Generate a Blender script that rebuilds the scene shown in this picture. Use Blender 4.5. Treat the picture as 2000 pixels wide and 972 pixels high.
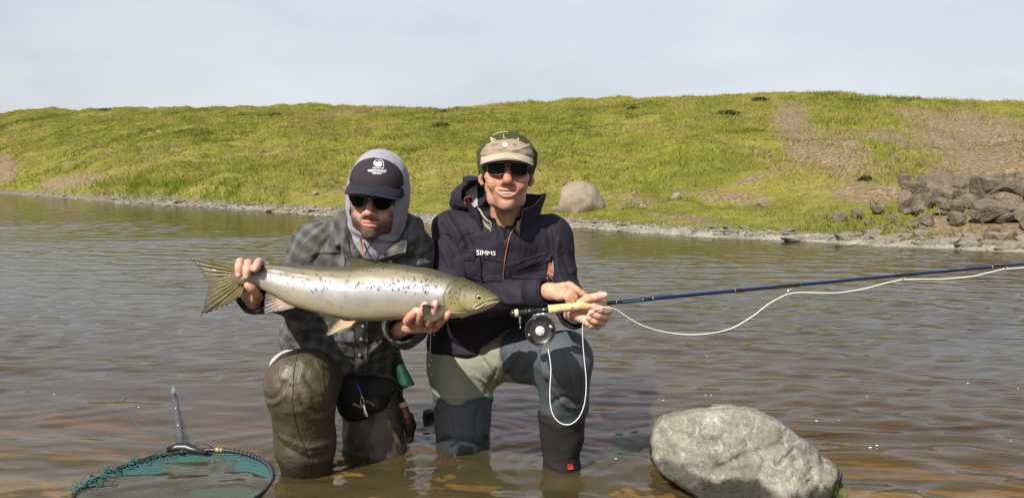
import bpy, bmesh, math, random
import numpy as np
from mathutils import Vector, Matrix
from mathutils.bvhtree import BVHTree

for _o in list(bpy.data.objects):
    bpy.data.objects.remove(_o)
SC = bpy.context.scene
COL = SC.collection
rad = math.radians

# ------------------------------------------------------------------ camera
CAM_H, FOC, PITCH = 0.98, 1500.0, rad(5.94)      # metres, pixels of the 2000 px frame, downward tilt
cam = bpy.data.cameras.new('camera')
cam.sensor_width = 36.0
cam.lens = 36.0 * FOC / 2000.0
cam.clip_start, cam.clip_end = 0.05, 4000.0
cam_o = bpy.data.objects.new('camera', cam)
COL.objects.link(cam_o)
cam_o.location = (0, 0, CAM_H)
cam_o.rotation_euler = (rad(90) - PITCH, 0, 0)
SC.camera = cam_o

# ------------------------------------------------------------------ sky and sun
SUN_EL, SUN_AZ = rad(44), rad(-33)               # azimuth from straight behind the camera, towards picture left
sun_dir = Vector((math.sin(SUN_AZ) * math.cos(SUN_EL), -math.cos(SUN_AZ) * math.cos(SUN_EL), math.sin(SUN_EL)))
world = bpy.data.worlds.new('World')
SC.world = world
world.use_nodes = True
nt = world.node_tree
nt.nodes.clear()
w_out = nt.nodes.new('ShaderNodeOutputWorld')
w_bg = nt.nodes.new('ShaderNodeBackground')
w_sky = nt.nodes.new('ShaderNodeTexSky')
w_sky.sky_type = 'NISHITA'
w_sky.sun_disc = False
w_sky.sun_elevation = SUN_EL
w_sky.sun_rotation = math.atan2(sun_dir.x, sun_dir.y)
w_sky.air_density, w_sky.dust_density, w_sky.ozone_density = 1.0, 3.0, 1.0
w_bg.inputs['Strength'].default_value = 0.10
w_tc = nt.nodes.new('ShaderNodeTexCoord')
w_map = nt.nodes.new('ShaderNodeMapping')
w_map.inputs['Scale'].default_value = (1.6, 1.6, 4.5)
w_noise = nt.nodes.new('ShaderNodeTexNoise')
w_noise.inputs['Scale'].default_value = 1.5
w_noise.inputs['Detail'].default_value = 5
w_noise.inputs['Roughness'].default_value = 0.55
w_ramp = nt.nodes.new('ShaderNodeValToRGB')       # thin high haze: how much of it covers the blue
w_ramp.color_ramp.elements[0].position, w_ramp.color_ramp.elements[0].color = 0.34, (0.52, 0.52, 0.52, 1)
w_ramp.color_ramp.elements[1].position, w_ramp.color_ramp.elements[1].color = 0.66, (0.90, 0.90, 0.90, 1)
w_mix = nt.nodes.new('ShaderNodeMixRGB')
w_mix.inputs['Color2'].default_value = (5.75, 5.98, 6.50, 1)   # hazy cloud veil
nt.links.new(w_tc.outputs['Generated'], w_map.inputs['Vector'])
nt.links.new(w_map.outputs['Vector'], w_noise.inputs['Vector'])
nt.links.new(w_noise.outputs['Fac'], w_ramp.inputs['Fac'])
# the fog bank lies low; overhead the sky is clear, as the hard sunlight in the photograph shows
w_sep = nt.nodes.new('ShaderNodeSeparateXYZ')
nt.links.new(w_tc.outputs['Generated'], w_sep.inputs[0])
w_el = nt.nodes.new('ShaderNodeMapRange')
w_el.interpolation_type = 'SMOOTHSTEP'
w_el.inputs['From Min'].default_value, w_el.inputs['From Max'].default_value = 0.25, 0.80
w_el.inputs['To Min'].default_value, w_el.inputs['To Max'].default_value = 1.0, 0.25
nt.links.new(w_sep.outputs['Z'], w_el.inputs['Value'])
w_mul = nt.nodes.new('ShaderNodeMath'); w_mul.operation = 'MULTIPLY'
nt.links.new(w_ramp.outputs['Color'], w_mul.inputs[0]); nt.links.new(w_el.outputs['Result'], w_mul.inputs[1])
nt.links.new(w_mul.outputs[0], w_mix.inputs['Fac'])
nt.links.new(w_sky.outputs['Color'], w_mix.inputs['Color1'])
nt.links.new(w_mix.outputs['Color'], w_bg.inputs['Color'])
nt.links.new(w_bg.outputs['Background'], w_out.inputs['Surface'])

sun = bpy.data.lights.new('sun', 'SUN')
sun.energy, sun.angle, sun.color = 5.0, rad(0.6), (1.0, 0.95, 0.86)
sun_o = bpy.data.objects.new('sun', sun)
COL.objects.link(sun_o)
sun_o.location = (-20, -30, 40)
sun_o.rotation_euler = sun_dir.to_track_quat('Z', 'Y').to_euler()

SC.view_settings.view_transform = 'Standard'
SC.view_settings.look = 'None'
SC.view_settings.exposure = 0.50
SC.view_settings.gamma = 1.0
SC.view_settings.use_curve_mapping = False
SC.render.engine = 'CYCLES'
SC.cycles.use_denoising = True
SC.cycles.max_bounces = 6
SC.cycles.diffuse_bounces = 2
SC.cycles.glossy_bounces = 3
SC.cycles.transmission_bounces = 4
SC.cycles.transparent_max_bounces = 10
SC.cycles.caustics_reflective = False
SC.cycles.caustics_refractive = False
SC.cycles.sample_clamp_indirect = 6.0

# ------------------------------------------------------------------ geometry helpers
A = lambda *v: np.array(v, dtype=float)
CP, SP = math.cos(PITCH), math.sin(PITCH)

def P(u, v, Y):
    """world point seen at photo position (u, v), at distance Y in front of the camera"""
    cx, cy = (u - 1000.0) / FOC, (486.0 - v) / FOC
    d = (cx, CP + cy * SP, -SP + cy * CP)
    t = Y / d[1]
    return A(d[0] * t, Y, CAM_H + d[2] * t)

def Wz(u, v, z=0.0):
    cx, cy = (u - 1000.0) / FOC, (486.0 - v) / FOC
    d = (cx, CP + cy * SP, -SP + cy * CP)
    t = (z - CAM_H) / d[2]
    return A(d[0] * t, d[1] * t, z)

def proj(V):
    V = np.asarray(V)
    x, y, z = V[..., 0], V[..., 1], V[..., 2] - CAM_H
    f = y * CP - z * SP
    up = y * SP + z * CP
    return 1000 + FOC * x / f, 486 - FOC * up / f

_rng = np.random.RandomState(7)
_perm = np.concatenate([_rng.permutation(256)] * 3)
_grad = _rng.normal(size=(256, 3))
_grad /= np.linalg.norm(_grad, axis=1)[:, None]

def perlin(Q, seed=0):
    Q = np.asarray(Q, dtype=np.float64) + seed * 17.31
    I = np.floor(Q).astype(np.int64)
    f = Q - I
    I &= 255
    w = f * f * f * (f * (f * 6 - 15) + 10)
    out = np.zeros(Q.shape[:-1])
    for dx in (0, 1):
        for dy in (0, 1):
            for dz in (0, 1):
                h = _perm[_perm[_perm[(I[..., 0] + dx) & 255] + ((I[..., 1] + dy) & 255)] + ((I[..., 2] + dz) & 255)]
                g = _grad[h & 255]
                d = g[..., 0] * (f[..., 0] - dx) + g[..., 1] * (f[..., 1] - dy) + g[..., 2] * (f[..., 2] - dz)
                ww = (w[..., 0] if dx else 1 - w[..., 0]) * (w[..., 1] if dy else 1 - w[..., 1]) * (w[..., 2] if dz else 1 - w[..., 2])
                out += d * ww
    return out * 1.6

def fbm(Q, octaves=4, seed=0, gain=0.5):
    s, a, Q = 0, 1.0, np.asarray(Q, dtype=float)
    for o in range(octaves):
        s = s + a * perlin(Q * (2.0 ** o), seed + o)
        a *= gain
    return s

def sstep(a, b, x):
    t = np.clip((x - a) / (b - a), 0, 1)
    return t * t * (3 - 2 * t)

# ---- objects
ORIG = {}
def mesh_from(name, V, polys, attrs=None, smooth=True):
    """polys: array (n,3)/(n,4) or a list of such arrays"""
    V = np.asarray(V, dtype=np.float32)
    if isinstance(polys, np.ndarray):
        polys = [polys]
    polys = [np.asarray(p, dtype=np.int32) for p in polys if len(p)]
    me = bpy.data.meshes.new(name)
    me.vertices.add(len(V))
    me.vertices.foreach_set('co', V.ravel())
    loops = np.concatenate([p.ravel() for p in polys])
    tot = np.concatenate([np.full(len(p), p.shape[1], dtype=np.int32) for p in polys])
    st = np.concatenate([[0], np.cumsum(tot)[:-1]]).astype(np.int32)
    me.loops.add(len(loops))
    me.loops.foreach_set('vertex_index', loops)
    me.polygons.add(len(tot))
    me.polygons.foreach_set('loop_start', st)
    me.polygons.foreach_set('loop_total', tot)
    me.polygons.foreach_set('use_smooth', np.full(len(tot), bool(smooth)))
    for k, a in (attrs or {}).items():
        a = np.asarray(a, dtype=np.float32)
        if a.ndim == 1:
            at = me.attributes.new(k, 'FLOAT', 'POINT')
            at.data.foreach_set('value', a)
        elif a.shape[1] == 3 and k.startswith('col'):
            at = me.attributes.new(k, 'FLOAT_COLOR', 'POINT')
            at.data.foreach_set('color', np.concatenate([a, np.ones((len(a), 1), np.float32)], 1).ravel())
        else:
            at = me.attributes.new(k, 'FLOAT_VECTOR', 'POINT')
            at.data.foreach_set('vector', a.ravel())
    me.update(calc_edges=True)
    me.validate()
    return me

def tag(o, label, cat, group=None, kind=None):
    if label: o['label'] = label
    if cat: o['category'] = cat
    if group: o['group'] = group
    if kind: o['kind'] = kind
    return o

def thing(name, label, cat, loc, group=None):
    o = bpy.data.objects.new(name, None)
    o.empty_display_size = 0.05
    COL.objects.link(o)
    o.location = tuple(float(c) for c in loc)
    ORIG[o.name] = np.array(loc, dtype=float)
    return tag(o, label, cat, group)

def obj(name, V, polys, mat, parent=None, attrs=None, smooth=True, loc=None, label=None):
    """V in world coordinates; a part's mesh is stored relative to its thing's origin"""
    V = np.asarray(V, dtype=float)
    if parent is not None:
        org = ORIG[parent.name]
    else:
        org = np.array(loc if loc is not None else (V.min(0) + V.max(0)) / 2 * A(1, 1, 0) + A(0, 0, V[:, 2].min()), dtype=float)
    me = mesh_from(name, V - org, polys, attrs, smooth)
    me.materials.append(mat)
    o = bpy.data.objects.new(name, me)
    COL.objects.link(o)
    if parent is not None:
        o.parent = parent
    else:
        o.location = tuple(org)
    ORIG[o.name] = org
    if label: o['label'] = label
    return o

# ---- signed distance fields meshed with surface nets
class Field:
    def __init__(self, lo, hi, h):
        self.lo, self.h = np.array(lo, float), h
        n = np.ceil((np.array(hi, float) - self.lo) / h).astype(int) + 1
        self.n = n
        self.ax = [(self.lo[i] + h * np.arange(n[i])).astype(np.float32) for i in range(3)]
        self.f = np.ones(tuple(n), np.float32)

    def _sub(self, lo, hi):
        s = []
        for i in range(3):
            a = int(max(0, math.floor((lo[i] - self.lo[i]) / self.h)))
            b = int(min(self.n[i], math.ceil((hi[i] - self.lo[i]) / self.h) + 1))
            if b <= a: return None, None
            s.append(slice(a, b))
        X = self.ax[0][s[0]][:, None, None]
        Y = self.ax[1][s[1]][None, :, None]
        Z = self.ax[2][s[2]][None, None, :]
        return tuple(s), (X, Y, Z)

    def _put(self, fun, lo, hi, k, op):
        k = max(k, 1e-4)
        m = k + 2.5 * self.h
        s, g = self._sub(np.array(lo) - m, np.array(hi) + m)
        if s is None: return
        d = fun(*g).astype(np.float32)
        a = self.f[s]
        if op == 'u':
            t = np.clip(0.5 + 0.5 * (a - d) / k, 0, 1)
            self.f[s] = a * (1 - t) + d * t - k * t * (1 - t)
        elif op == 's':
            d = -d
            t = np.clip(0.5 - 0.5 * (a - d) / k, 0, 1)
            self.f[s] = a * (1 - t) + d * t + k * t * (1 - t)
        elif op == 'i':
            t = np.clip(0.5 - 0.5 * (a - d) / k, 0, 1)
            self.f[s] = a * (1 - t) + d * t + k * t * (1 - t)

    def cone(self, p0, r0, p1, r1, k=0.01, op='u'):
        p0, p1 = np.array(p0, float), np.array(p1, float)
        ba = p1 - p0
        L = max(float(ba @ ba), 1e-9)
        def fun(X, Y, Z):
            x, y, z = X - p0[0], Y - p0[1], Z - p0[2]
            t = np.clip((x * ba[0] + y * ba[1] + z * ba[2]) / L, 0, 1)
            return np.sqrt((x - t * ba[0]) ** 2 + (y - t * ba[1]) ** 2 + (z - t * ba[2]) ** 2) - (r0 + t * (r1 - r0))
        R = max(r0, r1)
        self._put(fun, np.minimum(p0, p1) - R, np.maximum(p0, p1) + R, k, op)

    def chain(self, pts, k=0.01, op='u'):
        for a, b in zip(pts[:-1], pts[1:]):
            self.cone(a[:3], a[3], b[:3], b[3], k, op)

    def ell(self, c, r, k=0.01, op='u', M=None):
        """ellipsoid; M rows are its local axes"""
        c, r = np.array(c, float), np.array(r, float)
        M = np.eye(3) if M is None else np.array(M)
        R = r.max()
        def fun(X, Y, Z):
            x, y, z = X - c[0], Y - c[1], Z - c[2]
            q = [(M[i][0] * x + M[i][1] * y + M[i][2] * z) / r[i] for i in range(3)]
            k0 = np.sqrt(q[0] ** 2 + q[1] ** 2 + q[2] ** 2)
            k1 = np.sqrt((q[0] / r[0]) ** 2 + (q[1] / r[1]) ** 2 + (q[2] / r[2]) ** 2) + 1e-6
            return np.where(k0 < 0.05, -r.min(), k0 * (k0 - 1.0) / k1)
        e = np.abs(M.T) @ r if op != 'x' else R
        self._put(fun, c - e, c + e, k, op)

    def tor(self, c, pts, k=0.01, op='u'):
        self.chain(pts, k, op)

    def ecap(self, p0, p1, wdir, a0, b0, a1, b1, k=0.02, op='u'):
        """capsule with an oval section: half widths a along wdir, b across"""
        p0, p1 = np.array(p0, float), np.array(p1, float)
        ba = p1 - p0
        Ln = np.linalg.norm(ba)
        t_ = ba / Ln
        w = np.array(wdir, float); w -= t_ * (w @ t_); w /= np.linalg.norm(w)
        n = np.cross(t_, w)
        def fun(X, Y, Z):
            x, y, z = X - p0[0], Y - p0[1], Z - p0[2]
            s = x * t_[0] + y * t_[1] + z * t_[2]
            t = np.clip(s / Ln, 0, 1)
            ex = s - t * Ln
            a = a0 + t * (a1 - a0); b = b0 + t * (b1 - b0)
            u = (x * w[0] + y * w[1] + z * w[2]); v = (x * n[0] + y * n[1] + z * n[2])
            m = np.minimum(a, b)
            q = np.sqrt((u / a) ** 2 + (v / b) ** 2 + (ex / m) ** 2)
            g = np.sqrt((u / a ** 2) ** 2 + (v / b ** 2) ** 2 + (ex / m ** 2) ** 2) + 1e-6
            return np.where(q < 0.05, -m, q * (q - 1) / g)
        R = max(a0, b0, a1, b1)
        self._put(fun, np.minimum(p0, p1) - R, np.maximum(p0, p1) + R, k, op)

    def plane(self, p, n, k=0.005):
        """cut away what lies on the n side"""
        p, n = np.array(p, float), np.array(n, float) / np.linalg.norm(n)
        hi = self.lo + self.h * self.n
        self._put(lambda X, Y, Z: (X - p[0]) * n[0] + (Y - p[1]) * n[1] + (Z - p[2]) * n[2], self.lo, hi, k, 'i')

    def mesh(self, smooth=1):
        f = self.f
        s = f < 0
        cnt = np.zeros(tuple(np.array(f.shape) - 1), np.uint8)
        cs = [(i, j, k) for i in (0, 1) for j in (0, 1) for k in (0, 1)]
        N = f.shape
        for (i, j, k) in cs:
            cnt += s[i:N[0] - 1 + i, j:N[1] - 1 + j, k:N[2] - 1 + k]
        act = (cnt > 0) & (cnt < 8)
        I, J, K = np.nonzero(act)
        idx = np.full(act.shape, -1, np.int64)
        idx[act] = np.arange(len(I))
        acc = np.zeros((len(I), 3)); w = np.zeros(len(I))
        for a in cs:
            for ax in range(3):
                if a[ax]: continue
                b = list(a); b[ax] = 1
                fa = f[I + a[0], J + a[1], K + a[2]]; fb = f[I + b[0], J + b[1], K + b[2]]
                m = (fa < 0) != (fb < 0)
                t = np.zeros(len(I)); t[m] = fa[m] / (fa[m] - fb[m])
                for c in range(3):
                    acc[m, c] += a[c]
                acc[m, ax] += t[m]
                w[m] += 1
        V = acc / w[:, None] + np.stack([I, J, K], 1)
        V = self.lo + self.h * V
        Q = []
        for ax in range(3):
            b, c = (ax + 1) % 3, (ax + 2) % 3
            sl = [slice(1, -1)] * 3
            l0, l1 = list(sl), list(sl)
            l0[ax], l1[ax] = slice(0, -1), slice(1, None)
            s0, s1 = s[tuple(l0)], s[tuple(l1)]
            E = np.nonzero(s0 != s1)
            inside = s0[E]
            pos = [None] * 3
            pos[ax] = E[ax]; pos[b] = E[b] + 1; pos[c] = E[c] + 1
            def cell(db, dc):
                q = [p.copy() for p in pos]
                q[b] = q[b] + db; q[c] = q[c] + dc
                return idx[q[0], q[1], q[2]]
            quad = np.stack([cell(-1, -1), cell(0, -1), cell(0, 0), cell(-1, 0)], 1)
            quad[~inside] = quad[~inside][:, ::-1]
            Q.append(quad)
        Q = np.concatenate(Q)
        Q = Q[(Q >= 0).all(1)]
        for _ in range(smooth):
            V = laplace(V, Q)
        return V, Q

def laplace(V, Q, lam=0.5):
    n = Q.shape[1]
    acc = np.zeros_like(V); cnt = np.zeros(len(V))
    for i in range(n):
        a, b = Q[:, i], Q[:, (i + 1) % n]
        cnt += np.bincount(a, minlength=len(V)) + np.bincount(b, minlength=len(V))
        for c in range(3):
            acc[:, c] += np.bincount(a, V[b, c], minlength=len(V)) + np.bincount(b, V[a, c], minlength=len(V))
    return V + lam * (acc / np.maximum(cnt, 1)[:, None] - V)

def normals(V, Q):
    if Q.shape[1] == 4:
        n = np.cross(V[Q[:, 2]] - V[Q[:, 0]], V[Q[:, 3]] - V[Q[:, 1]])
    else:
        n = np.cross(V[Q[:, 1]] - V[Q[:, 0]], V[Q[:, 2]] - V[Q[:, 0]])
    N = np.zeros_like(V)
    for i in range(Q.shape[1]):
        for c in range(3):
            N[:, c] += np.bincount(Q[:, i], n[:, c], minlength=len(V))
    return N / (np.linalg.norm(N, axis=1)[:, None] + 1e-12)

def join(*parts):
    """[(V, Q)] of one face size, or (V, [Q...])"""
    Vs, T, F4, n = [], [], [], 0
    for V, Q in parts:
        Vs.append(np.asarray(V, float))
        for q in (Q if isinstance(Q, (list, tuple)) else [Q]):
            if len(q) == 0: continue
            q = np.asarray(q) + n
            (T if q.shape[1] == 3 else F4).append(q)
        n += len(V)
    out = []
    if T: out.append(np.concatenate(T))
    if F4: out.append(np.concatenate(F4))
    return np.concatenate(Vs), out

def seg_dist(V, a, b):
    ba = b - a
    t = np.clip(((V - a) @ ba) / max(ba @ ba, 1e-12), 0, 1)
    return np.linalg.norm(V - a - t[:, None] * ba, axis=1), t

def catmull(pts, n=8):
    p = np.array(pts, float)
    p = np.concatenate([[2 * p[0] - p[1]], p, [2 * p[-1] - p[-2]]])
    out = []
    for i in range(1, len(p) - 2):
        for t in np.linspace(0, 1, n, endpoint=False):
            a, b, c, d = p[i - 1], p[i], p[i + 1], p[i + 2]
            out.append(0.5 * ((2 * b) + (c - a) * t + (2 * a - 5 * b + 4 * c - d) * t * t + (3 * b - a - 3 * c + d) * t ** 3))
    out.append(p[-2])
    return np.array(out)

def tube(pts, r, n=8, caps=True, flat=1.0, updir=None):
    """tube along a polyline; r a number or one per point"""
    p = np.array(pts, float)
    m = len(p)
    r = np.full(m, r, float) if np.isscalar(r) else np.array(r, float)
    T = np.gradient(p, axis=0)
    T /= np.linalg.norm(T, axis=1)[:, None] + 1e-12
    up = np.array(updir if updir is not None else (0, 0, 1), float)
    if abs(T[0] @ up) > 0.9: up = A(0, 1, 0) if abs(T[0][1]) < 0.9 else A(1, 0, 0)
    nrm = np.zeros_like(p)
    u = up - T[0] * (up @ T[0]); u /= np.linalg.norm(u)
    for i in range(m):
        u = u - T[i] * (u @ T[i]); u /= np.linalg.norm(u) + 1e-12
        nrm[i] = u
    bi = np.cross(T, nrm)
    th = np.linspace(0, 2 * math.pi, n, endpoint=False)
    V = p[:, None] + (nrm[:, None] * (np.cos(th) * flat)[None, :, None] + bi[:, None] * np.sin(th)[None, :, None]) * r[:, None, None]
    V = V.reshape(-1, 3)
    Q = []
    for i in range(m - 1):
        for j in range(n):
            Q.append((i * n + j, i * n + (j + 1) % n, (i + 1) * n + (j + 1) % n, (i + 1) * n + j))
    Q = np.array(Q)[:, ::-1]
    if not caps: return V, Q
    V = np.concatenate([V, p[:1], p[-1:]])
    T3 = [(m * n, j, (j + 1) % n) for j in range(n)] + [(m * n + 1, (m - 1) * n + (j + 1) % n, (m - 1) * n + j) for j in range(n)]
    T3 = np.array(T3)[:, ::-1]
    return V, [T3, Q]

def lathe(prof, p0, axis, n=24, up=None):
    """prof [(dist along axis, radius)]"""
    ax = np.array(axis, float) / np.linalg.norm(axis)
    u = np.array(up if up is not None else ((0, 0, 1) if abs(ax[2]) < 0.9 else (1, 0, 0)), float)
    u -= ax * (u @ ax); u /= np.linalg.norm(u); w = np.cross(ax, u)
    th = np.linspace(0, 2 * math.pi, n, endpoint=False)
    rows = [np.array(p0) + ax * d + (u * np.cos(th)[:, None] + w * np.sin(th)[:, None]) * max(r, 1e-5) for d, r in prof]
    V = np.concatenate(rows)
    m = len(prof)
    Q = [(i * n + j, i * n + (j + 1) % n, (i + 1) * n + (j + 1) % n, (i + 1) * n + j) for i in range(m - 1) for j in range(n)]
    return V, np.array(Q)

def grid_quads(n, m):
    i, j = np.meshgrid(np.arange(n - 1), np.arange(m - 1), indexing='ij')
    a = (i * m + j).ravel()
    return np.stack([a, a + m, a + m + 1, a + 1], 1)

def sheet(G, thick):
    """closed shell from a grid of points (n, m, 3)"""
    n, m = G.shape[:2]
    V = G.reshape(-1, 3)
    Q = grid_quads(n, m)
    N = normals(V, Q)
    th = np.asarray(thick).reshape(-1, 1) if not np.isscalar(thick) else thick
    V2 = np.concatenate([V + N * th / 2, V - N * th / 2])
    k = n * m
    border = [(i, 0) for i in range(n)] + [(n - 1, j) for j in range(1, m)] + [(i, m - 1) for i in range(n - 2, -1, -1)] + [(0, j) for j in range(m - 2, 0, -1)]
    b = np.array([i * m + j for i, j in border])
    c = np.roll(b, -1)
    side = np.stack([b, b + k, c + k, c], 1)[:, ::-1]
    return V2, np.concatenate([Q, (Q + k)[:, ::-1], side])

def bvh_of(V, Q):
    return BVHTree.FromPolygons([tuple(v) for v in V.tolist()], [tuple(q) for q in Q.tolist()])

CAMP = Vector((0, 0, CAM_H))
def drape(uv, bvh, off=0.002, fallback=2.4):
    """points of a surface that the photo shows at (u, v)"""
    out = []
    last = fallback
    for u, v in uv:
        d = Vector(P(u, v, 1.0)) - CAMP
        d.normalize()
        hit = bvh.ray_cast(CAMP, d)
        if hit[0] is None:
            p = P(u, v, last); out.append(p)
        else:
            last = hit[0].y
            n = hit[1] if hit[1].dot(d) < 0 else -hit[1]
            out.append(np.array(hit[0] + (n * 0.6 - d * 0.4) * off))
    return np.array(out)

def patch(corners, bvh, off=0.004, thick=0.004, n=14, m=14, fallback=2.4, bulge=0.0):
    """a flap laid on a surface: four photo corners (or rows of a grid)"""
    c = np.array(corners, float)
    s, t = np.meshgrid(np.linspace(0, 1, n), np.linspace(0, 1, m), indexing='ij')
    if c.shape == (4, 2):
        uv = c[0] * ((1 - s) * (1 - t))[..., None] + c[1] * (s * (1 - t))[..., None] + c[2] * (s * t)[..., None] + c[3] * ((1 - s) * t)[..., None]
    G = drape(uv.reshape(-1, 2), bvh, off, fallback).reshape(n, m, 3)
    if bulge:
        G[..., 1] -= bulge * np.sin(np.pi * s) * np.sin(np.pi * t)
    # tame depth jumps
    for _ in range(2):
        G[1:-1, 1:-1] = (G[1:-1, 1:-1] * 2 + G[:-2, 1:-1] + G[2:, 1:-1] + G[1:-1, :-2] + G[1:-1, 2:]) / 6
    return sheet(G, thick)

def text_mesh(body, font_size=1.0, bold=0.0, spacing=1.0):
    cu = bpy.data.curves.new('lettering', 'FONT')
    cu.body = body
    cu.size = font_size
    cu.offset = bold
    cu.space_character = spacing
    cu.align_x, cu.align_y = 'CENTER', 'CENTER'
    cu.resolution_u = 3
    to = bpy.data.objects.new('lettering', cu)
    COL.objects.link(to)
    dg = bpy.context.evaluated_depsgraph_get()
    me = bpy.data.meshes.new_from_object(to.evaluated_get(dg))
    bm = bmesh.new(); bm.from_mesh(me)
    bmesh.ops.triangulate(bm, faces=bm.faces[:])
    V = np.array([v.co[:] for v in bm.verts]); T = np.array([[v.index for v in f.verts] for f in bm.faces])
    bm.free()
    bpy.data.objects.remove(to); bpy.data.curves.remove(cu); bpy.data.meshes.remove(me)
    return V[:, :2], T

def lettering(body, u0, v0, height, bvh, angle=0.0, off=0.003, width=None, bold=0.0, arc=None, fallback=2.4):
    """letters lying on a surface; height in photo pixels of a capital"""
    V, T = text_mesh(body, 1.0, bold)
    capH = 0.70
    V = V * height / capH
    if width:
        V[:, 0] *= width / (V[:, 0].max() - V[:, 0].min())
    if arc:
        th = V[:, 0] / arc
        R = arc + V[:, 1]
        V = np.stack([R * np.sin(th), R * np.cos(th) - arc], 1)
    ca, sa = math.cos(rad(angle)), math.sin(rad(angle))
    uv = np.stack([u0 + V[:, 0] * ca + V[:, 1] * sa * 1.0, v0 + V[:, 0] * sa - V[:, 1] * ca], 1)
    return drape(uv, bvh, off, fallback), T
# ------------------------------------------------------------------ materials
class NT:
    def __init__(self, name):
        self.m = bpy.data.materials.new(name)
        self.m.use_nodes = True
        self.t = self.m.node_tree
        self.b = self.t.nodes['Principled BSDF']
        self.o = self.t.nodes['Material Output']
    def n(self, kind, **kw):
        nd = self.t.nodes.new(kind)
        for k, v in kw.items():
            if k in nd.inputs.keys(): nd.inputs[k].default_value = v
            else: setattr(nd, k, v)
        return nd
    def l(self, a, b): self.t.links.new(a, b)
    def math(self, op, a, b=None, c=None):
        nd = self.t.nodes.new('ShaderNodeMath'); nd.operation = op
        for i, x in enumerate((a, b, c)):
            if x is None: continue
            if isinstance(x, (int, float)): nd.inputs[i].default_value = x
            else: self.l(x, nd.inputs[i])
        return nd.outputs[0]
    def mix(self, fac, a, b, mode='MIX'):
        nd = self.t.nodes.new('ShaderNodeMixRGB'); nd.blend_type = mode
        for i, x in enumerate((fac, a, b)):
            if isinstance(x, (int, float)): nd.inputs[i].default_value = x
            elif isinstance(x, (tuple, list)): nd.inputs[i].default_value = (*x[:3], 1)
            else: self.l(x, nd.inputs[i])
        return nd.outputs[0]
    def coord(self, scale=(1, 1, 1), attr=None, rot=(0, 0, 0)):
        if attr:
            c = self.n('ShaderNodeAttribute', attribute_name=attr).outputs['Vector']
        else:
            c = self.n('ShaderNodeTexCoord').outputs['Object']
        mp = self.n('ShaderNodeMapping'); mp.inputs['Scale'].default_value = scale; mp.inputs['Rotation'].default_value = rot
        self.l(c, mp.inputs['Vector'])
        return mp.outputs['Vector']
    def noise(self, vec, scale, detail=4, rough=0.55, dist=0.0):
        nd = self.n('ShaderNodeTexNoise', Scale=scale, Detail=detail, Roughness=rough, Distortion=dist)
        self.l(vec, nd.inputs['Vector'])
        return nd.outputs['Fac']
    def ramp(self, fac, stops):
        nd = self.n('ShaderNodeValToRGB')
        el = nd.color_ramp.elements
        while len(el) < len(stops): el.new(0.5)
        for e, (p, c) in zip(el, stops):
            e.position = p
            e.color = (c, c, c, 1) if isinstance(c, (int, float)) else (*c, 1)
        self.l(fac, nd.inputs['Fac'])
        return nd.outputs['Color']
    def bump(self, h, strength=0.3, dist=0.01, normal=None):
        nd = self.n('ShaderNodeBump', Strength=strength, Distance=dist)
        self.l(h, nd.inputs['Height'])
        if normal is not None: self.l(normal, nd.inputs['Normal'])
        return nd.outputs['Normal']
    def attr(self, name, out='Color'):
        return self.n('ShaderNodeAttribute', attribute_name=name).outputs[out]
    def set(self, **kw):
        for k, v in kw.items():
            k = k.replace('_', ' ')
            i = self.b.inputs[k]
            if isinstance(v, (int, float)): i.default_value = v
            elif isinstance(v, (tuple, list)): i.default_value = (*v[:3], 1) if len(i.default_value) == 4 else v
            else: self.l(v, i)
        return self

def simple(name, col, rough=0.6, metal=0.0, var=0.12, vscale=30, bump=0.0, bscale=200, bdist=0.002, spec=0.5):
    t = NT(name)
    c = t.coord()
    nz = t.noise(c, vscale, 4)
    f = t.ramp(nz, [(0.3, 1 - var), (0.7, 1 + var)])
    t.set(Base_Color=t.mix(1.0, col, f, 'MULTIPLY'), Roughness=rough, Metallic=metal)
    t.b.inputs['Specular IOR Level'].default_value = spec
    if bump:
        t.set(Normal=t.bump(t.noise(c, bscale, 3), bump, bdist))
    return t.m

def skin_material():
    t = NT('skin')
    c = t.coord()
    base = t.attr('col')
    m = t.ramp(t.noise(c, 60, 5), [(0.3, 0.90), (0.7, 1.08)])
    m2 = t.ramp(t.noise(c, 420, 3), [(0.3, 0.93), (0.7, 1.05)])
    t.set(Base_Color=t.mix(1.0, t.mix(1.0, base, m, 'MULTIPLY'), m2, 'MULTIPLY'), Roughness=0.46)
    t.b.inputs['Specular IOR Level'].default_value = 0.4
    t.b.inputs['Subsurface Weight'].default_value = 0.10
    t.b.inputs['Subsurface Radius'].default_value = (0.012, 0.004, 0.002)
    t.b.inputs['Subsurface Scale'].default_value = 0.5
    t.set(Normal=t.bump(t.noise(c, 500, 4, 0.65), 0.35, 0.002))
    return t.m

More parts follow.
